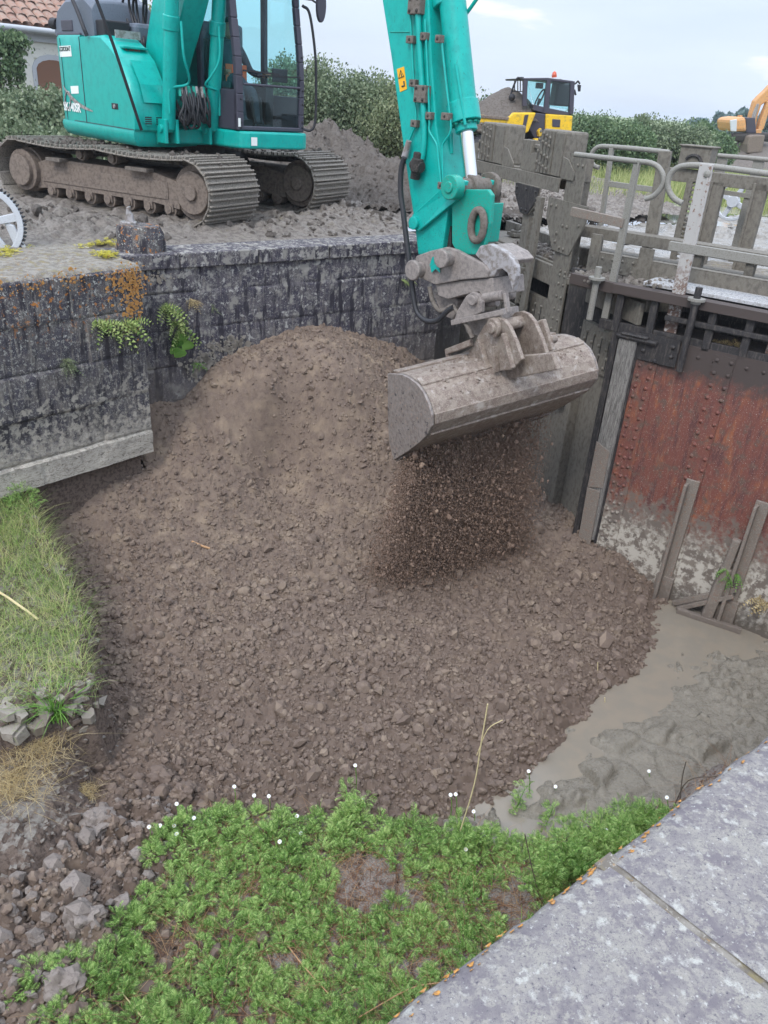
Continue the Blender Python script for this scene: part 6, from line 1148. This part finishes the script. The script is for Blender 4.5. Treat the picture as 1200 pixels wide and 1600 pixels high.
# spiky hedge shoots
# grass blades
def blades(P,h,w_,lean,seg=3,droop=.5):
    n=len(P); a=RNG.uniform(0,2*np.pi,n); dx=np.stack([np.cos(a),np.sin(a),np.zeros(n)],1); sx_=np.stack([-np.sin(a),np.cos(a),np.zeros(n)],1); V=np.zeros((n,2*(seg+1),3)); ln=lean*RNG.uniform(.3,1.4,n)
    for k in range(seg+1):
        t_=k/seg; c=P+dx*(h*ln*t_**1.7)[:,None]+ZX*(h*(t_-droop*.5*ln*t_**3))[:,None]; ww=(w_*(1-t_*.92)*.5)[:,None]; V[:,2*k]=c-sx_*ww; V[:,2*k+1]=c+sx_*ww
    F=np.concatenate([np.stack([np.arange(n)*2*(seg+1)+2*k+i for i in (0,1,3,2)],1) for k in range(seg)]); return V.reshape(-1,3),F
def inpoly(poly,n,sh=0.):
    P=A(poly); out=[]
    lo,hi=P.min(0),P.max(0); x=RNG.uniform(max(lo[0],x0+.1),min(hi[0],x1-.1),n*8); y=RNG.uniform(max(lo[1],y0+.1),min(hi[1],y1-.1),n*8); k=np.nonzero(polydist(x,y,P)<-sh)[0][:n]; return x[k],y[k]
x,y=inpoly(GRASSP,34000,-.12); z=zat(x,y); k=(z>ZW+.6)&(ownat(x,y)==1)&(vnoise(x*2.5,y*2.5,161)+.35*vnoise(x*8,y*8,162)>.22); x,y,z=x[k],y[k],z[k]; n=len(x)
V,F=blades(np.stack([x,y,z-.01],1),RNG.uniform(.06,.19,n)*(.6+1.*vnoise(x*2,y*2,163)),np.full(n,.0045),1.3); tag(fast('bank_grass',V,F,M_grass),kind='stuff')
def bladesat(nm,pts,n,spread,h,mt,label,cat,lean=1.,w_=.006,group=None,dirv=None):
    c=A(pts); P=c+A([RNG.normal(0,spread,n),RNG.normal(0,spread,n),np.zeros(n)]).T; V,F=blades(P,RNG.uniform(.6,1.2,n)*h,np.full(n,w_),lean,4,.8); 
    if dirv is not None:
        tt=np.clip((V[:,2]-c[2])/h,0,1)[:,None]; V=V+A(dirv)*h*tt**1.5
    o=fast(nm,V-c,F,mt); o.location=Vector(c); return tag(o,label,cat,group)
# dry grass tuft on lower bank
for px_,py_,lab in [(55,1170,'dry straw coloured grass tuft hanging on the dark lower left bank'),(20,1230,'long dry grass hanging at the left edge below the broken clay lip'),(130,1240,'small brown dead grass tuft by the puddle')]:
    bladesat('dry_grass_tuft',hitT(px_,py_),420 if px_<100 else 200,.11 if px_<100 else .05,.22 if px_<100 else .12,M_dgrass,lab,'grass tuft',1.3,.004,'dry grass tufts',(.2,-.3,-.5))
bladesat('grass_plant',hitT(90,1120),120,.03,.3,M_green,'fresh green long leafed plant growing on the pale broken clay lip','plant',.9,.014)
# mayweed ground cover
def sprig(L_=.062,np_=8):
    v=[];f=[]
    for k in range(np_):
        t_=(k+1)/(np_+.5); ln=.019*math.sin(math.pi*min(t_*.9+.15,1))+.006; x_=L_*t_; zc=.025*t_-.03*t_*t_
        for sd in (-1,1):
            b=len(v); v+=[(x_,0,zc),(x_+ln*.48,sd*ln*.5,zc+.005),(x_+ln*.85,sd*ln*1.1,zc+.002),(x_+ln*.36,sd*ln*.6,zc+.008)]; f.append((b,b+1,b+2,b+3))
    b=len(v); v+=[(0,-.0012,0),(L_,-.0006,-.005),(L_,.0006,-.005),(0,.0012,0)]; f.append((b,b+1,b+2,b+3)); return A(v),A(f)
SV,SF=sprig()
def sprigs(C,rad,hgt,per):
    C=A(C); n=len(C)*per; ci=np.repeat(np.arange(len(C)),per); az=RNG.uniform(0,2*np.pi,n); el=np.arcsin(RNG.uniform(-.1,1,n)); rd=rad[ci]; q=RNG.uniform(.2,1.,n)**.6
    P=C[ci]+np.stack([np.cos(az)*np.cos(el)*rd*q,np.sin(az)*np.cos(el)*rd*q,np.sin(el)*hgt[ci]*q],1); sc=RNG.uniform(.6,1.25,n); tilt=el*.8+RNG.normal(0,.35,n); az2=az+RNG.normal(0,.7,n); roll=RNG.normal(0,.5,n)
    ca,sa,ct,st_,cr_,sr=np.cos(az2),np.sin(az2),np.cos(tilt),np.sin(tilt),np.cos(roll),np.sin(roll)
    X1=np.stack([ca*ct,sa*ct,st_],1); Y0=np.stack([-sa,ca,0*sa],1); Z0=np.cross(X1,Y0); Y1=Y0*cr_[:,None]+Z0*sr[:,None]; Z1=np.cross(X1,Y1)
    V=P[:,None]+(SV[None,:,0:1]*X1[:,None]+SV[None,:,1:2]*Y1[:,None]+SV[None,:,2:3]*Z1[:,None])*sc[:,None,None]
    F=SF[None]+(np.arange(n)*len(SV))[:,None,None]; return V.reshape(-1,3),F.reshape(-1,4)
x,y=inpoly(WEEDP,9000,.0); z=zat(x,y); nn=x*NX[0]+y*NX[1]; dd=-polydist(x,y,A(WEEDP)); dn=vnoise(x*1.6,y*1.6,171)*.4+.5*vnoise(x*4.2,y*4.2,172)+.25*vnoise(x*9,y*9,174); ul=onz(1046,1268,-3.0).dot(UX)
ok=(nn>N_NEAR+.05)&(dn+.12*(dd<.3)+.13*(x>.45)>.55)&(x*UX[0]+y*UX[1]<ul); x,y,z,dd=x[ok],y[ok],z[ok],dd[ok]; sel=[]
for i in range(len(x)):
    md_=.085+.05*h2(x[i]*9,y[i]*9,3)
    if all((x[i]-x[j])**2+(y[i]-y[j])**2>md_*md_ for j in sel): sel.append(i)
x,y,z,dd=x[sel],y[sel],z[sel],dd[sel]; sz=.55+.95*RNG.random(len(x))**1.5; rd=.062*sz; hg=(.055+.05*RNG.random(len(x)))*sz+.07*(dd<.3)
V,F=sprigs(np.stack([x,y,z],1),rd,hg,54); tag(fast('mayweed_cover',V,F,M_mayweed),kind='stuff')
q_=RNG.choice(len(x),len(x)//3); V,F=blades(np.stack([x[q_]+RNG.normal(0,.05,len(q_)),y[q_]+RNG.normal(0,.05,len(q_)),z[q_]],1).repeat(7,0)+RNG.normal(0,.012,(len(q_)*7,3)),RNG.uniform(.06,.17,len(q_)*7),np.full(len(q_)*7,.007),.7); tag(fast('weed_blades',V,F,M_green),kind='stuff')
wx=[hitT(px_,py_) for px_,py_ in [(20,760),(50,745),(10,745),(35,790),(60,770),(0,775),(25,735)]]
V,F=sprigs(A(wx),np.full(len(wx),.18),np.full(len(wx),.24),130); tag(fast('feathery_plant',V-wx[0],F,M_mayweed),'bright feathery green plant at the foot of the block wall','plant').location=Vector(wx[0])
wx=[hitT(px_,py_) for px_,py_ in [(110,1510),(60,1525),(30,1560),(90,1590),(150,1560)]]
V,F=sprigs(A(wx),np.full(len(wx),.10),np.full(len(wx),.09),55); tag(fast('feathery_plant',V-wx[0],F,M_mayweed),'low green weed clump at the bottom left corner among the clay','plant').location=Vector(wx[0])
wx=[hitT(px_,py_) for px_,py_ in [(60,1000),(20,1010),(45,970)]]
# litter on weed bank
V,F=blades(*(lambda x,y:(np.stack([x,y,zat(x,y)+.01],1),RNG.uniform(.05,.2,len(x)),np.full(len(x),.004),3.))(*inpoly(WEEDP,5000,.05)),3,1.); V[:,2]-=0; tag(fast('dead_stalk_litter',V,F,leafmat('rusty_dead_stalk',sl(96,62,44),sl(132,92,66),sl(176,144,108))),kind='stuff')
def daisy(px,py,h,lab='small white daisy on a thin green stem at the upper edge of the weeds',grp='white daisies among the weeds'):
    tip=None; d=ray(px,py)
    g=hitT(px,py+28*h/.15); tt=np.dot(g-CAMP,nrm(A([d[0],d[1],0])))/np.dot(d,nrm(A([d[0],d[1],0]))); tip=CAMP+d*tt
    t=thing('daisy',g,lab,'flower',grp); b=MB(); b.tube(smoothpath([g-ZX*.02,(g+tip)/2+A([.01,0,0]),tip],3),.0035,5); b.build('stem',M_green,t)
    nv=nrm(CAMP-tip+ZX*2.5+A([RNG.uniform(-1,1),RNG.uniform(-1,1),0])*1.2); xx=nrm(np.cross(nv,A([1,.2,0]))); yy=np.cross(nv,xx); b=MB()
    for k in range(11):
        a=2*math.pi*k/11; dr=xx*math.cos(a)+yy*math.sin(a); sd=-xx*math.sin(a)+yy*math.cos(a); b.prism([tip,tip+dr*.012+sd*.003,tip+dr*.016,tip+dr*.012-sd*.003],nv*.0008)
    b.build('petals',M_petal,t); b=MB(); b.dome(tip+nv*.0008,nv,.0042,.7); b.build('flower_centre',M_disc,t)
for px_,py_,h in [(276,1256,.14),(272,1290,.1),(276,1303,.1),(250,1290,.1),(233,1292,.1),(303,1278,.1),(366,1229,.18),(397,1243,.16),(420,1244,.14),(437,1315,.1),(567,1250,.16),(555,1196,.26),(704,1242,.18),(712,1241,.18),(728,1327,.1),(740,1268,.1),(826,1205,.22),(868,1229,.2),(918,1252,.16),(947,1297,.1),(1014,1205,.26),(1042,1246,.18),(980,1207,.2),(464,1275,.1),(470,1302,.08),(610,1120+210,.06)]: daisy(px_,py_,h)
# tall green stems at the right end and upper edge
def stemplant(px,py,h,n,lab,mt=M_mayweed,grp=None):
    g=hitT(px,py); C=[];b=MB(); t=thing('tall_weed',g,lab,'plant',grp)
    for k in range(n):
        e=g+A([RNG.normal(0,.10),RNG.normal(0,.10),h*RNG.uniform(.6,1.1)]); s=g+A([RNG.normal(0,.04),RNG.normal(0,.04),-.02]); b.tube([s,(s+e)/2,e],.0035,5)
        for q in np.linspace(.25,1.,7): C.append(s+(e-s)*q)
    b.build('stems',M_green,t); V,F=sprigs(A(C),np.full(len(C),.045),np.full(len(C),.02),7); fast('leaves',V,F,mt,t)
stemplant(850,1385,.36,7,'tall feathery weed left of the dark slanting twig',grp='tall weeds'); stemplant(970,1335,.36,6,'tall feathery weed between the right clump and the coping',grp='tall weeds'); stemplant(895,1365,.34,7,'bushy tall feathery weed right of the dark slanting twig',grp='tall weeds'); stemplant(945,1350,.36,7,'tall feathery weed in the middle of the right clump',grp='tall weeds'); stemplant(1000,1315,.34,7,'rightmost tall feathery weed close to the coping edge',grp='tall weeds')
stemplant(815,1300,.30,2,'single tall weed spike rising before the water',grp='tall weeds'); stemplant(550,1290,.26,3,'slim tall weed with a white flower top, middle of the weed edge',grp='tall weeds'); stemplant(720,1330,.26,5,'leafy tall weed behind the base of the dry stalk',grp='tall weeds')
def stick(pts,r,nm,mt,lab,cat='stick'):
    P=[A(p) for p in pts]; b=MB(); b.tube(smoothpath([p-P[0] for p in P],4),r,6,None); o=b.build(nm,mt,None,smooth=60); o.location=Vector(P[0]); tag(o,lab,cat)
def up(px,py,px2,py2,y_off=0.): # a point above ground point (px,py) seen at (px2,py2)
    g=hitT(px,py); d=ray(px2,py2); hd=nrm(A([d[0],d[1],0])); return CAMP+d*(np.dot(g-CAMP,hd)/np.dot(d,hd))
g=hitT(712,1320); stick([g,up(712,1320,740,1230),up(712,1320,752,1160),up(712,1320,762,1100)],.005,'dry_stalk',M_straw,'tall dry pale stalk rising from the weeds in front of the soil','stalk')
g=up(712,1320,745,1180); stick([g,up(712,1320,762,1140),up(712,1320,785,1125)],.003,'dry_stalk',M_straw,'thin side shoot of the tall dry stalk','stalk')
g=hitT(845,1410); stick([g,up(845,1410,832,1360),up(845,1410,820,1303)],.004,'twig',M_twig,'dark straight twig with a pale tip slanting out of the weeds')
for pts,lab in [([(1062,1255),(1066,1215),(1072,1190)],'upright black twig in front of the muddy pool beside the coping'),([(1052,1262),(1075,1220),(1120,1213)],'forked black twig reaching right over the muddy pool')]:
    g=hitT(1062,1262); stick([up(1062,1262,*p) for p in pts],.004,'twig',M_twig,lab)
stick([hitT(-40,905,.06),hitT(0,926,.05),hitT(30,946,.05),hitT(60,968,.04)],.011,'reed_stick',M_straw,'straight pale reed lying on the left bank grass')
for pts,lab in [([(168,1518),(190,1550),(235,1605)],'long pale straw running out of the bottom edge'),([(128,1550),(165,1528),(170,1520)],'short pale straw meeting the long straw at the bottom left'),([(450,1478),(475,1510),(520,1560)],'brown stalk lying on the cracked mud in the middle weeds'),([(560,1590),(640,1545),(690,1535)],'reddish stalk lying along the foot of the coping')]:
    stick([hitT(x_,y_,.07) for x_,y_ in pts],.004,'straw_stalk',M_straw if 'pale' in lab else M_wood,lab,'straw')
stick([hitT(300,846,.01),hitT(313,852,.02),hitT(328,857,.01)],.012,'wood_chip',M_wood,'orange brown splinter of wood lying on the soil slope','wood chip')
for px_,py_,lab in [(934,1035,'small pale reed bit stuck upright in the soil near the water'),(945,1090,'short straw end at the water line')]:
    stick([hitT(px_,py_+18),up(px_,py_+18,px_,py_)],.004,'straw_stalk',M_straw,lab,'straw')
# ferns and plants on the walls
def fern(pts,nv,lab,n,L_,mt=M_fern,nm='wall_fern',cat='fern'):
    c=sum(A(p) for p in pts)/len(pts); v=[];f=[]
    for k in range(n):
        o=A(pts[k%len(pts)])+RNG.normal(0,.015,3); a=RNG.uniform(-1.3,1.3); up0=RNG.uniform(-.2,.9); tang=nrm(np.cross(ZX,nv)); d=nrm(nv*.8+tang*math.sin(a)*.9+ZX*up0); ln=L_*RNG.uniform(.6,1.15); P=[]
        for q in np.linspace(0,1,9): P.append(o+d*ln*q-ZX*ln*.65*q*q)
        for i in range(8):
            ax=nrm(P[i+1]-P[i]); sd=nrm(np.cross(ax,nv+ZX*.3)); wl=ln*.26*(1-((i+.5)/8-.3)**2*1.6)*(1 if i<7 else .5)
            for s in(-1,1):
                b=len(v); m_=P[i]+(P[i+1]-P[i])*.5; v+=[P[i],m_+sd*s*wl*.5+ax*wl*.1,P[i]+sd*s*wl+ax*wl*.35,P[i]*.4+P[i+1]*.6+sd*s*wl*.25]; v[-1]=P[i]*.45+P[i+1]*.55; f.append((b,b+3,b+2,b+1))
    o_=fast(nm,A(v)-c,A(f),mt); o_.location=Vector(c); tag(o_,lab,cat,'wall plants')
fern([Wl(x_,y_,.03) for x_,y_ in [(150,505),(165,508),(190,508),(205,505)]],-BN,'wide fern on the block wall under the orange lichen',44,.27)
fern([Wf(x_,y_,.03) for x_,y_ in [(258,480),(265,485),(275,505),(280,520)]],-NX,'large drooping fern in the corner of the long stone wall',46,.30)
fern([Wf(x_,y_,.03) for x_,y_ in [(630,437),(638,437)]],-NX,'small fern on the wall just behind the arm hose',12,.14)
fern([Wl(x_,y_,.03) for x_,y_ in [(100,565),(108,572)]],-BN,'small dull grass tuft low on the block wall',26,.15,M_bush3,'wall_tuft','plant')
fern([Wf(x_,y_,.03) for x_,y_ in [(298,470),(303,474)]],-NX,'dead straw tuft on the wall right of the large fern',22,.13,M_dgrass,'wall_tuft','plant')
fern([Wf(x_,y_,.03) for x_,y_ in [(332,480),(335,485)]],-NX,'tiny grey green tuft on the long wall, right of the dead tuft',14,.09,M_bush3,'wall_tuft','plant')
fern([Wf(x_,y_,.03) for x_,y_ in [(300,570),(312,568),(320,575)]],-NX,'sparse green weed where the soil meets the wall',16,.10,M_green,'wall_tuft','plant')
b=MB(); c0=Wf(282,540,.06)
for x_,y_,s in [(276,536,.07),(292,540,.075),(280,552,.075),(285,528,.06),(272,548,.06)]:
    c=Wf(x_,y_,.09); 
    b.prism([c+UX*(s*math.cos(a))*1.05+ZX*(s*.8*math.sin(a))-NX*.03*math.cos(a*2) for a in np.linspace(0,2*math.pi,11)[:-1]],-NX*.003); b.tube([c0,c],.004,5)
bb=rootloc(None); o_=b.build('broadleaf_plant',M_green,None,smooth=40); tag(o_,'round leafed green plant under the large fern','plant','wall plants')
for pts,lab in [([(1140,905),(1150,895),(1135,890)],'small green weed rooted at the muddy foot of the rust red gate')]:
    fern([Gn(x_,y_,-.12) for x_,y_ in pts],-WN,lab,22,.16,M_green,'gate_weed','plant')
fern([Gn(x_,y_,-.15) for x_,y_ in [(1190,935),(1200,945)]],-WN,'pale grassy weed at the right picture edge by the gate foot',20,.2,M_dgrass,'gate_weed','plant')
fern([Gn(x_,y_,.2) for x_,y_ in [(1120,535),(1135,535),(1150,537)]],-WN,'dry grass wisps on the dark ledge above the rust red plate',30,.18,M_dgrass,'gate_weed','plant')
# moss on wall top
for px_,py_,w_,lab in [(160,380,.14,'yellow moss cushion on the wall top below the stone stump'),(15,395,.18,'yellow stonecrop at the foot of the white gear wheel'),(165,398,.10,'dull moss patch at the wall top edge')]:
    c=onz(px_,py_,.03); V,F=sprigs(A([c+A([RNG.normal(0,w_*.6),RNG.normal(0,w_*.9),0]) for k in range(16)]),np.full(16,.05),np.full(16,.02),9); o_=fast('moss_cushion',(V-c)*A([1,1,.5]),F,M_moss); o_.location=Vector(c); tag(o_,lab,'moss','moss on the wall top')
# meadow grass behind
x=RNG.uniform(-1.,3.2,5000); y=RNG.uniform(19.5,28,5000); V,F=blades(np.stack([x,y,np.full(len(x),-.1)],1),RNG.uniform(.2,.5,len(x)),np.full(len(x),.02),.5)
x=RNG.uniform(4.,14,16000); y=RNG.uniform(18.5,31,16000); q_=vnoise(x*.6,y*.6,181)>.3; x,y=x[q_],y[q_]; V2,F2=blades(np.stack([x,y,np.full(len(x),-.12)],1),RNG.uniform(.25,.6,len(x)),np.full(len(x),.022),.5)
tag(fast('meadow_grass',np.r_[V,V2],np.r_[F,F2+len(V)],M_fgrass),kind='stuff')
# ------------------------------------------------------------------ light and sky
W=bpy.data.worlds.new('World'); SC.world=W; W.use_nodes=True; N=W.node_tree.nodes; K=W.node_tree.links; bg=N['Background']
SUNE,SUNR=R_(48),R_(205)
sk=N.new('ShaderNodeTexSky'); sk.sky_type='NISHITA'; sk.sun_disc=False; sk.sun_elevation=SUNE; sk.sun_rotation=SUNR; sk.air_density=1.; sk.dust_density=1.5; sk.ozone_density=1.2
tc=N.new('ShaderNodeTexCoord'); mp=N.new('ShaderNodeMapping'); mp.inputs['Scale'].default_value=(1.2,1.2,5.5); K.new(tc.outputs['Generated'],mp.inputs[0])
nz_=N.new('ShaderNodeTexNoise'); nz_.inputs['Scale'].default_value=2.6; nz_.inputs['Detail'].default_value=6; nz_.inputs['Roughness'].default_value=.55; K.new(mp.outputs[0],nz_.inputs[0])
mr=N.new('ShaderNodeMapRange'); mr.inputs[1].default_value=.35; mr.inputs[2].default_value=.62; mr.inputs[3].default_value=.72; mr.inputs[4].default_value=.93; K.new(nz_.outputs[0],mr.inputs[0])
mx=N.new('ShaderNodeMix'); mx.data_type='RGBA'; K.new(mr.outputs[0],mx.inputs[0]); K.new(sk.outputs[0],mx.inputs[6]); mx.inputs[7].default_value=(7.5,8.5,10.2,1)
mr2=N.new('ShaderNodeMapRange'); mr2.inputs[1].default_value=.60; mr2.inputs[2].default_value=.67; K.new(nz_.outputs[0],mr2.inputs[0])
mx2=N.new('ShaderNodeMix'); mx2.data_type='RGBA'; K.new(mr2.outputs[0],mx2.inputs[0]); K.new(mx.outputs[2],mx2.inputs[6]); mx2.inputs[7].default_value=(9.6,9.6,9.0,1)
sx_=N.new('ShaderNodeSeparateXYZ'); K.new(tc.outputs['Generated'],sx_.inputs[0])
mg=N.new('ShaderNodeMapRange'); mg.inputs[1].default_value=.12; mg.inputs[2].default_value=.75; mg.inputs[3].default_value=1.; mg.inputs[4].default_value=2.5; K.new(sx_.outputs[2],mg.inputs[0])
vm=N.new('ShaderNodeVectorMath'); vm.operation='SCALE'; K.new(mx2.outputs[2],vm.inputs[0]); K.new(mg.outputs[0],vm.inputs['Scale'])
K.new(vm.outputs[0],bg.inputs[0]); bg.inputs[1].default_value=.1
ld=bpy.data.lights.new('sun','SUN'); ld.energy=1.5; ld.angle=R_(14); ld.color=(1,.96,.9); lo=bpy.data.objects.new('sun',ld); COL.objects.link(lo)
sd=A([math.sin(SUNR)*math.cos(SUNE),math.cos(SUNR)*math.cos(SUNE),math.sin(SUNE)]); lo.rotation_euler=Vector(sd).to_track_quat('Z','Y').to_euler()
SC.view_settings.view_transform='Standard'; SC.view_settings.look='None'; SC.view_settings.gamma=1; SC.view_settings.exposure=.2
SC.cycles.max_bounces=6; SC.cycles.diffuse_bounces=2; SC.cycles.glossy_bounces=3; SC.cycles.transmission_bounces=4; SC.cycles.transparent_max_bounces=8

hz=MB(); hz.ob((-950,-6,-4.9),(1900,0,0),(0,1860,0),(0,0,14.6)); HM=bpy.data.materials.new('haze'); HM.use_nodes=True; N=HM.node_tree.nodes; N.clear(); o_=N.new('ShaderNodeOutputMaterial'); v_=N.new('ShaderNodeVolumePrincipled'); v_.inputs['Density'].default_value=.0007; v_.inputs['Color'].default_value=(.82,.88,.95,1); HM.node_tree.links.new(v_.outputs[0],o_.inputs['Volume'])
tag(hz.build('haze',HM),kind='stuff')
